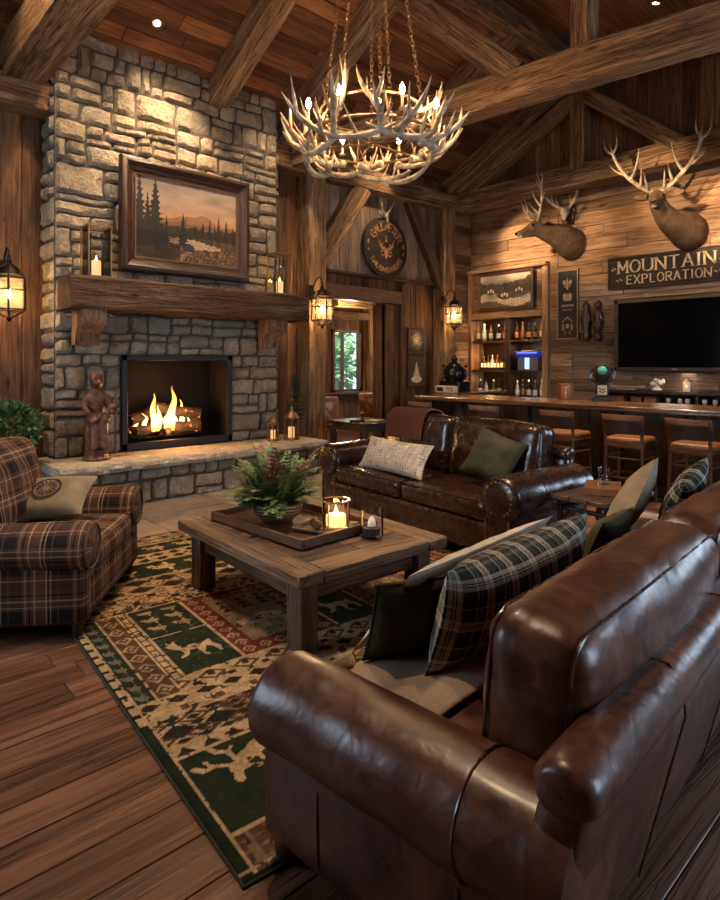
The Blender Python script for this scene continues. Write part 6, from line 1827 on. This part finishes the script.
for r,a in BA:
    x,y=math.cos(R(a))*r,math.sin(R(a))*r
    m=MB(); m.lathe([(.0001,.0),(.028,.0),(.034,.01),(.012,.02),(.013,.12),(.0001,.12)],12); cs=m.build('candle_sleeve',LBL['cream'],ch); cs.location=(x,y,.06)
    m=MB(); m.lathe([(.0001,.12),(.013,.125),(.024,.15),(.019,.185),(.006,.215),(.0001,.22)],12); b=m.build('bulb',M['bulb'],cs)
    lamp('chandelier_bulb','POINT',(CH[0]+x,CH[1]+y,CH[2]+.06+.165),40,(1,.60,.28),.03)
def chain(m,p0,p1,link=.062,w=.017,r=.0045):
    p0=Vector(p0);p1=Vector(p1);L=(p1-p0).length;n=int(L/(link*.74));d=(p1-p0).normalized()
    a=d.cross(Vector((1,.3,0))).normalized(); b=d.cross(a)
    for i in range(n+1):
        c=p0+(p1-p0)*(i/n); s_=a if i%2 else b
        m.tube([c+d*(math.cos(t_)*link/2)+s_*(math.sin(t_)*w) for t_ in [2*PI*k/8 for k in range(8)]],r,4,closed=True)
top=ceil_z(CH[1])-CH[2]
for k in range(5):
    a=2*PI*k/5+.35; m=MB(); chain(m,(math.cos(a)*.46,math.sin(a)*.46,.27),(math.cos(a)*.10,math.sin(a)*.10,top-.08)); m.build('chain',M['bronze'],ch)
m=MB(); chain(m,(0,0,.30),(0,0,top-.06)); m.build('chain',M['bronze'],ch)
m=MB(); m.lathe([(.0001,-.10),(.05,-.09),(.14,-.03),(.16,.03),(.0001,.03)],24); o=m.build('canopy',M['bronze'],ch); o.location=(0,0,top)

# ================================================================== STAG HEADS
FUR=NT('stag_fur'); co=FUR.coord('Object'); n1=FUR.noise(co,5,4,.6,.4); n2=FUR.noise(FUR.mapv(co,(60,60,18)),1,4,.7)
FUR.link(FUR.mix(.55,FUR.ramp(n1,[(.3,(.045,.024,.012)),(.5,(.12,.068,.036)),(.72,(.25,.155,.085))]),FUR.ramp(n2,[(.3,(.035,.018,.010)),(.7,(.28,.18,.105))])),FUR.b.inputs['Base Color']); FUR.b.inputs['Roughness'].default_value=.95; FUR.b.inputs['Specular IOR Level'].default_value=.1; FUR.bump(n2,.9,.02)
PALE=plain('pale_muzzle_fur',(.34,.25,.16),.95)
def stag(label,base,head_dir,neck,scale=1.0,asc=1.0,nt=4,seed=1,hs=1.0):
    """base on the wall (x=wall); neck: list of (pos,(rx,ry)) offsets; head_dir: unit facing"""
    o=thing('mounted_stag_head',label,'stag head',base,0,'mounted stag heads')
    hd=Vector(head_dir).normalized()
    m=MB(); P=[Vector(p)*scale for p,_ in neck]; rs=[r*scale for _,r in neck]
    # smooth the neck path
    pts=[];rr=[]
    for i in range(len(P)-1):
        for k in range(5):
            t_=k/5; p0=P[max(i-1,0)];p1=P[i];p2=P[i+1];p3=P[min(i+2,len(P)-1)]
            pts.append(.5*((2*p1)+(p2-p0)*t_+(2*p0-5*p1+4*p2-p3)*t_*t_+(3*p1-p0-3*p2+p3)*t_**3)); rr.append(lerp(rs[i],rs[i+1],t_))
    pts.append(P[-1]); rr.append(rs[-1])
    m.tube(pts,[(r,r*1.12) for r in rr],20)
    H=P[-1]; sd=hd.cross(Vector((0,0,1))).normalized(); up=sd.cross(hd).normalized()
    s=scale
    # head: skull tapering to the muzzle
    s=scale*hs
    hp=[(-.10,.085,.02),(-.04,.115,.03),(.04,.118,.028),(.11,.100,.012),(.18,.080,-.010),(.26,.064,-.030),(.32,.060,-.040),(.355,.050,-.045),(.372,.022,-.046)]
    m.tube([H+hd*a*s+up*c*s for a,_,c in hp],[(b*s*.86,b*s) for _,b,_ in hp],16)
    m.tube([H+hd*a*s+up*(c)*s for a,c in ((.02,-.07),(.14,-.075),(.25,-.080),(.33,-.085))],[.05*s,.045*s,.036*s,.022*s],10)
    for e in (-1,1): m.sphere(H+hd*.09*s+sd*e*.082*s+up*.06*s,.032*s,8,6)
    b=m.build('stag_body',FUR.m,o,smooth=True,ang=180)
    rmd=b.modifiers.new('merge','REMESH'); rmd.mode='VOXEL'; rmd.voxel_size=.017; rmd.use_smooth_shade=True
    smd=b.modifiers.new('soften','SMOOTH'); smd.factor=.5; smd.iterations=5
    for e in (-1,1):
        m=MB(); e0=H+sd*e*.10*s+up*.075*s-hd*.03*s; dv=(sd*e*1.0+up*.10-hd*.25).normalized(); wv=up.cross(dv).normalized(); n_=dv.cross(wv)
        def ear(u,v):
            a=v*.24*s; w=.058*s*math.sin(PI*min(1,.12+.88*v))**.7*(1 if v<.999 else 0); an=lerp(-1.2,1.2,u)
            return e0+dv*a+n_*math.sin(an)*w+wv*(math.cos(an)-.6)*w*.8
        m.grid(7,9,ear); q=m.build('ear',FUR.m,o); md=q.modifiers.new('t','SOLIDIFY'); md.thickness=.012
        m=MB(); m.sphere(H+hd*.105*s+sd*e*.096*s+up*.058*s,.021*s,10,8); m.build('eye',plain('glass_eye',(.008,.005,.004),.08),o)
    m=MB(); m.sphere(H+hd*.362*s-up*.032*s,.036*s,12,8,(1,1,.8)); m.build('nose',plain('wet_nose',(.012,.009,.008),.25),o)
    m=MB(); m.sphere(H+hd*.30*s-up*.088*s,.040*s,12,8,(1.3,1,.7),(0,0,math.atan2(hd.y,hd.x))); m.build('chin',PALE,o)
    for e in (-1,1):
        m=MB(); A=asc*s; rg=random.Random(seed+e)
        b0=H+sd*e*.05*s+up*.125*s-hd*.0
        # main beam: out and up, forked tines and a crown
        A=asc; d=(sd*e*.95+up*.50+hd*.02).normalized(); p=b0.copy(); pts=[];N=18
        for i in range(N+1):
            pts.append(p.copy()); p=p+d*(.80*A/N); f=i/N
            d=(d+(up*1.05+sd*e*(-.05 if f<.5 else -.35)+hd*.05)/N).normalized()
        m.tube(pts,[.031*A*(1.1-.5*i/N) for i in range(N+1)],9); m.sphere(b0,.034*A,10,7)
        tine(m,pts[1],(hd*.8+up*.45+sd*e*.15),.32*A,.023*A,1.2,up); tine(m,pts[4],(hd*.55+up*.6-sd*e*.15),.32*A,.022*A,.9,up)
        tine(m,pts[8],(up*.75-sd*e*.55+hd*.25),.42*A,.023*A,1.0,up+sd*e*.35)
        if nt>3: tine(m,pts[10],(sd*e*.9+up*.35),.28*A,.019*A,.9,up)
        e_=pts[-1]; dd=(pts[-1]-pts[-2]).normalized()
        tine(m,e_,dd*.5+sd*e*.9,.26*A,.019*A,1.5,up-sd*e*.7); tine(m,e_,dd*.6-sd*e*.7+hd*.1,.28*A,.019*A,1.4,up+sd*e*.6)
        if nt>3: tine(m,pts[-4],dd+hd*.6,.28*A,.018*A,.8,up)
        m.build('antler',M['antler'],o)
    return o
# left head looks along the wall towards the doorway; right head looks out into the room
stag('stag head in profile facing left, mounted above the bottle cabinet',(10.5,5.58,3.93),(-.78,.60,-.16),[((0.02,0,-.16),.27),((-.14,.02,-.12),.26),((-.34,.06,-.05),.215),((-.52,.15,.0),.17),((-.66,.25,.05),.135),((-.72,.30,.08),.12)],1.0,.90,4,5,hs=1.1)
stag('large stag head facing the room with tall branching antlers, above the long sign',(10.5,3.58,3.82),(-.93,-.22,-.14),[((0.02,0,-.14),.27),((-.16,.0,-.12),.27),((-.40,.04,-.08),.22),((-.66,.08,-.02),.17),((-.88,.11,.10),.13),((-.98,.13,.22),.115)],1.0,1.10,4,9,hs=1.1)
# antlered skull mount between them
sk=thing('antler_mount','small antlered skull mount on a dark plaque behind the left stag head','antler mount',(10.47,5.66,4.36))
m=MB(); m.prism([(-.10,-.2),(.10,-.2),(.15,.0),(.12,.16),(0,.2),(-.12,.16),(-.15,0)],.03,Matrix(((0,0,-1,-.001),(1,0,0,0),(0,1,0,0),(0,0,0,1)))); m.build('plaque',M['dark_z'],sk)
m=MB(); m.tube([(-.06,0,.06),(-.12,0,.02),(-.16,0,-.06),(-.19,0,-.16)],[.07,.09,.07,.035],10); m.build('skull',M['antler'],sk)
for e in (-1,1):
    m=MB(); antler(m,(-.09,e*.05,.08),(-.45,e*.9,.30),(-.25,-e*.1,1),.66,.026,4,50+e,.5); m.build('antler',M['antler'],sk)
# small skull mount over the round sign
sk=thing('antler_mount','small pale antlered skull mount above the round sign','antler mount',(7.77,7.79,4.24))
m=MB(); m.tube([(0,-.03,.05),(0,-.07,.02),(0,-.09,-.06),(0,-.10,-.13)],[.03,.045,.035,.018],10); m.build('skull',M['antler'],sk)
for e in (-1,1):
    m=MB(); antler(m,(e*.03,-.05,.05),(e*.8,-.2,.45),(-e*.15,-.1,1),.30,.013,3,70+e,.5); m.build('antler',M['antler'],sk)

# ================================================================== SCONCES
def wall_lantern(label,loc,side=(0,-1,0),sc=1.0,energy=26):
    """iron cage lantern on a scrolled wall arm; loc = lantern centre, arm goes back along -side"""
    o=thing('wall_lantern',label,'wall lantern',loc,0,'iron wall lanterns')
    m=MB(); w=.15*sc; h=.30*sc
    n=6
    for k in range(n):
        a=2*PI*k/n+.26; x,y=math.cos(a)*w,math.sin(a)*w
        m.tube([(x,y,-h/2),(x,y,h/2)],.009*sc,6); a2=2*PI*(k+1)/n+.26
        for z in (-h/2,h/2,h*.12): m.tube([(x,y,z),(math.cos(a2)*w,math.sin(a2)*w,z)],.008*sc,6)
        m.tube([(x,y,h/2),(x*.62,y*.62,h/2+.09*sc),(0,0,h/2+.15*sc)],.008*sc,6)
        m.tube([(x,y,-h/2),(x*.4,y*.4,-h/2-.06*sc),(0,0,-h/2-.08*sc)],.007*sc,6)
    m.build('cage',M['iron'],o)
    m=MB(); m.lathe([(.0001,.0),(.016,.0),(.03,.03),(.022,.06),(.012,.08),(.02,.10),(.0001,.13)],12,c=(0,0,h/2+.13*sc)); m.build('finial',M['iron'],o); m=MB(); m.lathe([(.0001,-.07),(.02,-.05),(.03,-.02),(.012,0.0),(.0001,.0)],10,c=(0,0,-h/2-.06*sc))
    m.build('finial',M['iron'],o)
    m=MB(); m.lathe([(.10*sc,h/2+.04),(.07*sc,h/2+.09*sc),(.02,h/2+.14*sc),(.0001,h/2+.15*sc)],12); m.build('cap',M['iron'],o)
    m=MB(); m.lathe([(w*.86,-h/2+.01),(w*.86,h/2-.01)],6,rot=(0,0,.26)); m.build('pane',M['seeded'],o)
    m=MB(); m.lathe([(.0001,-h/2),(.022,-h/2),(.022,-.06*sc),(.0001,-.06*sc)],10); m.build('candle_sleeve',LBL['cream'],o)
    m=MB(); m.lathe([(.0001,-.06),(.014,-.05),(.026,-.015),(.02,.03),(.006,.065),(.0001,.07)],12); m.build('bulb',M['bulb'],o)
    sv=Vector(side); back=-sv
    m=MB(); topz=h/2+.24*sc
    P=bez((0,0,h/2+.2*sc),(0,0,topz+.12),back*.16+Vector((0,0,topz+.14)),back*.26+Vector((0,0,h/2+.12)),10); m.tube(P,.010,7)
    q=back*.27; m.lathe([(.0001,0),(.05,.0),(.06,.01),(.05,.025),(.0001,.03)],14,c=q+Vector((0,0,h/2+.12)),rot=(R(90) if abs(sv.y)>.5 else 0, R(-90) if abs(sv.x)>.5 else 0,0),)
    m.box(q+back*-.0+Vector((0,0,h/2+.12)),(.09 if abs(sv.y)>.5 else .03,.09 if abs(sv.x)>.5 else .03,.24),None,.01)
    m.build('wall_arm',M['iron'],o)
    L=Vector(loc); lamp('lantern_light','POINT',(L.x,L.y,L.z),energy,(1,.58,.24),.04)
    return o
t=NT('seeded_glass'); t.set(Base_Color=(.95,.80,.55),Roughness=.12,Alpha=.10); M['seeded']=t.m
wall_lantern('iron cage lantern glowing on the plank wall left of the fireplace',(1.72,7.55,2.36),(0,-1,0),1.15,34)
wall_lantern('iron cage lantern glowing on the timber post left of the doorway',(5.94,7.28,2.42),(0,-1,0),1.1,34)
wall_lantern('iron cage lantern glowing on the corner post right of the doorway',(9.16,7.28,2.50),(0,-1,0),1.05,38)

# ================================================================== MANTEL AND HEARTH DECOR
M['glass_strong']=glassy('hurricane_glass',(.97,.95,.92),.35,.06)
def mantel_lantern(label,loc,w,h):
    o=thing('mantel_lantern',label,'candle lantern',loc,0,'candle lanterns on the mantel')
    m=MB()
    for sx in (-1,1):
        for sy in (-1,1): m.box((sx*w/2,sy*w/2,h/2),(.014,.014,h),None,.003)
        m.box((0,sx*w/2,h-.008),(w,.014,.016)); m.box((sx*w/2,0,h-.008),(.014,w,.016)); m.box((0,sx*w/2,.012),(w,.014,.024)); m.box((sx*w/2,0,.012),(.014,w,.024))
    m.box((0,0,.01),(w,w,.016)); m.build('lantern_frame',M['bronze'],o)
    m=MB()
    for s in (-1,1): m.box((s*w/2*.96,0,h/2),(.003,w-.02,h-.04)); m.box((0,s*w/2*.96,h/2),(w-.02,.003,h-.04))
    m.build('glass_pane',M['glass'],o)
    m=MB(); m.lathe([(.085,.022),(.088,.2),(.085,.44),(.075,.50),(.078,.52)],24); m.build('hurricane_glass',M['glass_strong'],o)
    m=MB(); m.lathe([(.0001,.019),(.048,.019),(.05,.025),(.05,.20),(.044,.208),(.0001,.20)],20); m.build('candle',M['wax_lit2'],o)
    m=MB(); m.lathe([(.0001,.205),(.007,.215),(.009,.23),(.004,.25),(.0001,.265)],8); m.build('flame',M['flame_small'],o)
    L=Vector(loc); lamp('candle_glow','POINT',(L.x,L.y,L.z+.24),1.6,(1,.55,.2),.02)
t=NT('lit_pillar_wax'); t.set(Base_Color=(.85,.66,.42),Roughness=.5); t.val(t.b.inputs['Emission Color'],(1,.6,.25)); t.b.inputs['Emission Strength'].default_value=.75; M['wax_lit2']=t.m
mantel_lantern('tall glass candle lantern at the left end of the mantel',(2.53,7.20,2.567),.25,.60)
mantel_lantern('tall glass candle lantern at the right end of the mantel',(5.10,7.22,2.567),.25,.60)
# carved statue on the hearth
cs=thing('carved_statue','reddish brown carved wooden statue with a staff standing on the hearth','statue',(2.50,7.12,.5035))
CW=NT('carved_red_wood'); n=CW.noise(CW.coord('Object'),16,5,.65); CW.link(CW.ramp(n,[(.3,(.025,.010,.006)),(.55,(.12,.05,.026)),(.75,(.26,.13,.07))]),CW.b.inputs['Base Color']); CW.b.inputs['Roughness'].default_value=.38; CW.bump(n,.8,.02)
m=MB(); m.lathe([(.0001,0),(.15,0),(.155,.02),(.13,.05),(.115,.07),(.13,.09),(.10,.115),(.0001,.115)],20); m.build('base',CW.m,cs)
m=MB(); m.lathe([(.06,.10),(.09,.14),(.125,.24),(.135,.36),(.115,.48),(.085,.54),(.10,.60),(.12,.68),(.10,.76),(.055,.80),(.05,.82)],18,sq=.8)
m.sphere((0,-.015,.885),.075,14,10,(1,1,1.1)); m.sphere((0,-.085,.87),.028,8,6); m.sphere((0,.0,.94),.06,12,8)
for s in (-1,1):
    m.sphere((s*.055,.0,.945),.022,8,6); m.tube([(s*.10,0,.72),(s*.15,-.05,.60),(s*.12,-.12,.53)],[.045,.038,.03],10); m.tube([(s*.05,-.07,.40),(s*.055,-.10,.25),(s*.05,-.11,.13)],[.05,.045,.05],10)
for k in range(9): 
    a=PI*(k/8)+PI; m.sphere((math.cos(a)*.11,-.06+math.sin(a)*.05,.46+.03*math.sin(k*2)),.03,8,6)
b=m.build('figure',CW.m,cs); rm_=b.modifiers.new('merge','REMESH'); rm_.mode='VOXEL'; rm_.voxel_size=.012; rm_.use_smooth_shade=True; s_=b.modifiers.new('soften','SMOOTH'); s_.iterations=3
m=MB(); m.tube([(.19,-.08,.06),(.185,-.09,.4),(.19,-.08,.72),(.22,-.07,.80)],[.016,.014,.013,.02],8); m.tube([(.10,-.10,.56),(.19,-.09,.62)],.024,8); m.build('staff',CW.m,cs)
# lanterns on the right end of the hearth
def hearth_lantern(label,loc,r,h):
    o=thing('hearth_lantern',label,'lantern',loc,0,'lanterns on the hearth')
    m=MB(); m.lathe([(.0001,0),(r,0),(r*1.05,.015),(r*.95,.03),(.0001,.03)],16); m.build('base',M['bronze'],o)
    m=MB(); m.lathe([(r*.85,.03),(r*.92,h*.3),(r*.85,h*.62)],14); m.build('glass_body',M['glass'],o)
    m=MB()
    for k in range(6):
        a=2*PI*k/6; m.tube([(math.cos(a)*r*.95,math.sin(a)*r*.95,.02),(math.cos(a)*r,math.sin(a)*r,h*.3),(math.cos(a)*r*.92,math.sin(a)*r*.92,h*.64)],.007,6)
    m.build('cage',M['bronze'],o)
    m=MB(); m.lathe([(r*1.0,h*.62),(r*.8,h*.70),(r*.35,h*.80),(.02,h*.86),(.022,h*.92),(.0001,h)],16); m.build('cap',M['bronze'],o)
    m=MB(); m.lathe([(.0001,.031),(r*.4,.031),(r*.4,h*.36),(.0001,h*.37)],12); m.build('candle',M['wax'],o)
hearth_lantern('smaller bronze lantern on the right end of the hearth',(4.93,7.14,.5035),.085,.42)
hearth_lantern('larger dark bronze lantern at the far right end of the hearth',(5.22,7.10,.5035),.115,.50)

# ================================================================== PLANTS
def leafy(m,c,R_,n,ll,rnd,zs=1.0,bias=.35):
    for k in range(n):
        u=Vector((rnd.gauss(0,1),rnd.gauss(0,1),rnd.gauss(0,1))).normalized()*rnd.uniform(bias,1)**.6
        p=Vector(c)+Vector((u.x*R_,u.y*R_,u.z*R_*zs)); d=(u+Vector((rnd.uniform(-.6,.6),rnd.uniform(-.6,.6),rnd.uniform(-.5,.4)))).normalized()
        s_=d.cross(Vector((rnd.uniform(-1,1),rnd.uniform(-1,1),1))).normalized(); L=ll*rnd.uniform(.6,1.25); w=s_*L*.30; dn=d.cross(s_)*L*.12
        m._add([p,p+d*L*.5+w+dn,p+d*L,p+d*L*.5-w+dn],[[0,1,2,3]])
rnd=random.Random(61)
sp_=thing('potted_shrub','bushy green potted shrub behind the plaid armchair left of the chimney','plant',(1.64,7.25,0))
m=MB(); m.lathe([(.0001,0),(.13,0),(.19,.30),(.20,.34),(.18,.34),(.17,.30),(.0001,.29)],22); m.build('pot',M['bronze'],sp_)
m=MB()
for k in range(16):
    a=rnd.uniform(0,6.28); m.tube([(0,0,.29),(math.cos(a)*.12,math.sin(a)*.12,.55),(math.cos(a)*.28,math.sin(a)*.22,rnd.uniform(.80,1.1))],.006,5)
m.build('stems',plain('twig',(.06,.035,.018),.9),sp_)
m=MB(); leafy(m,(0,0,.90),.31,1500,.08,rnd,.95); m.build('foliage',M['shrub'],sp_,smooth=False)
ev=thing('potted_evergreen','small pointed evergreen in a pot at the far right end of the hearth','plant',(5.43,7.30,.5035))
m=MB(); m.lathe([(.0001,0),(.06,0),(.075,.12),(.08,.14),(.07,.14),(.0001,.12)],20); m.build('pot',M['bronze'],ev)
m=MB(); m.tube([(0,0,.12),(0,0,.92)],[.012,.004],8); m.build('trunk',plain('bark',(.05,.03,.018),.9),ev)
m=MB()
for k in range(170):
    f=rnd.random()**.8; z=.17+.74*f; r=.155*(1-f)**.8+.02; a=rnd.uniform(0,6.28)
    d=Vector((math.cos(a),math.sin(a),rnd.uniform(.1,.6))).normalized(); p0=Vector((0,0,z)); P=p0+d*r
    for j in range(8):
        q=p0.lerp(P,.25+.75*j/8)
        for s in (-1,1):
            t_=(d+d.cross(Vector((0,0,1)))*s*.9+Vector((0,0,rnd.uniform(-.2,.5)))).normalized(); w=t_.cross(d).normalized()*.005; L=.04
            m._add([q-w,q+w,q+t_*L],[[0,1,2]])
m.build('foliage',M['evergreen'],ev,smooth=False)
# trees outside the hallway window
rnd=random.Random(71)
M['outleaf']=leaf_mat('outdoor_leaf',(.06,.20,.05),(.24,.42,.15))
for (x,y,z,r,lab) in ((9.2,13.4,1.7,.95,'leafy green tree outside the hallway window, nearest the glass'),(11.4,14.2,1.5,1.1,'leafy green tree outside the hallway window, farther to the right'),(10.3,16.6,2.6,1.3,'tall leafy green tree outside the hallway window, behind the others'),(13.4,17.0,2.3,1.5,'leafy green tree outside the hallway window, farthest back')):
    tr_=thing('garden_tree',lab,'tree',(x,y,0),0,'trees outside the window')
    m=MB(); m.tube([(0,0,0),(.05,0,z*.5),(0,.05,z)],[.12,.09,.04],8); m.build('trunk',plain('tree_bark',(.10,.07,.05),.9),tr_)
    m=MB(); leafy(m,(0,0,z),r,2200,.24,rnd,1.0,.15); m.build('crown',M['outleaf'],tr_,smooth=False)
m=MB(); m.box((10,15.5,-.08),(14,9,.06)); o=struct(m,'ground_outside',plain('lawn',(.08,.16,.04),.95))
lamp('outdoor_daylight','SUN',(10,14,6),6,(1,.97,.9),.05,(10.6,15.2,0))
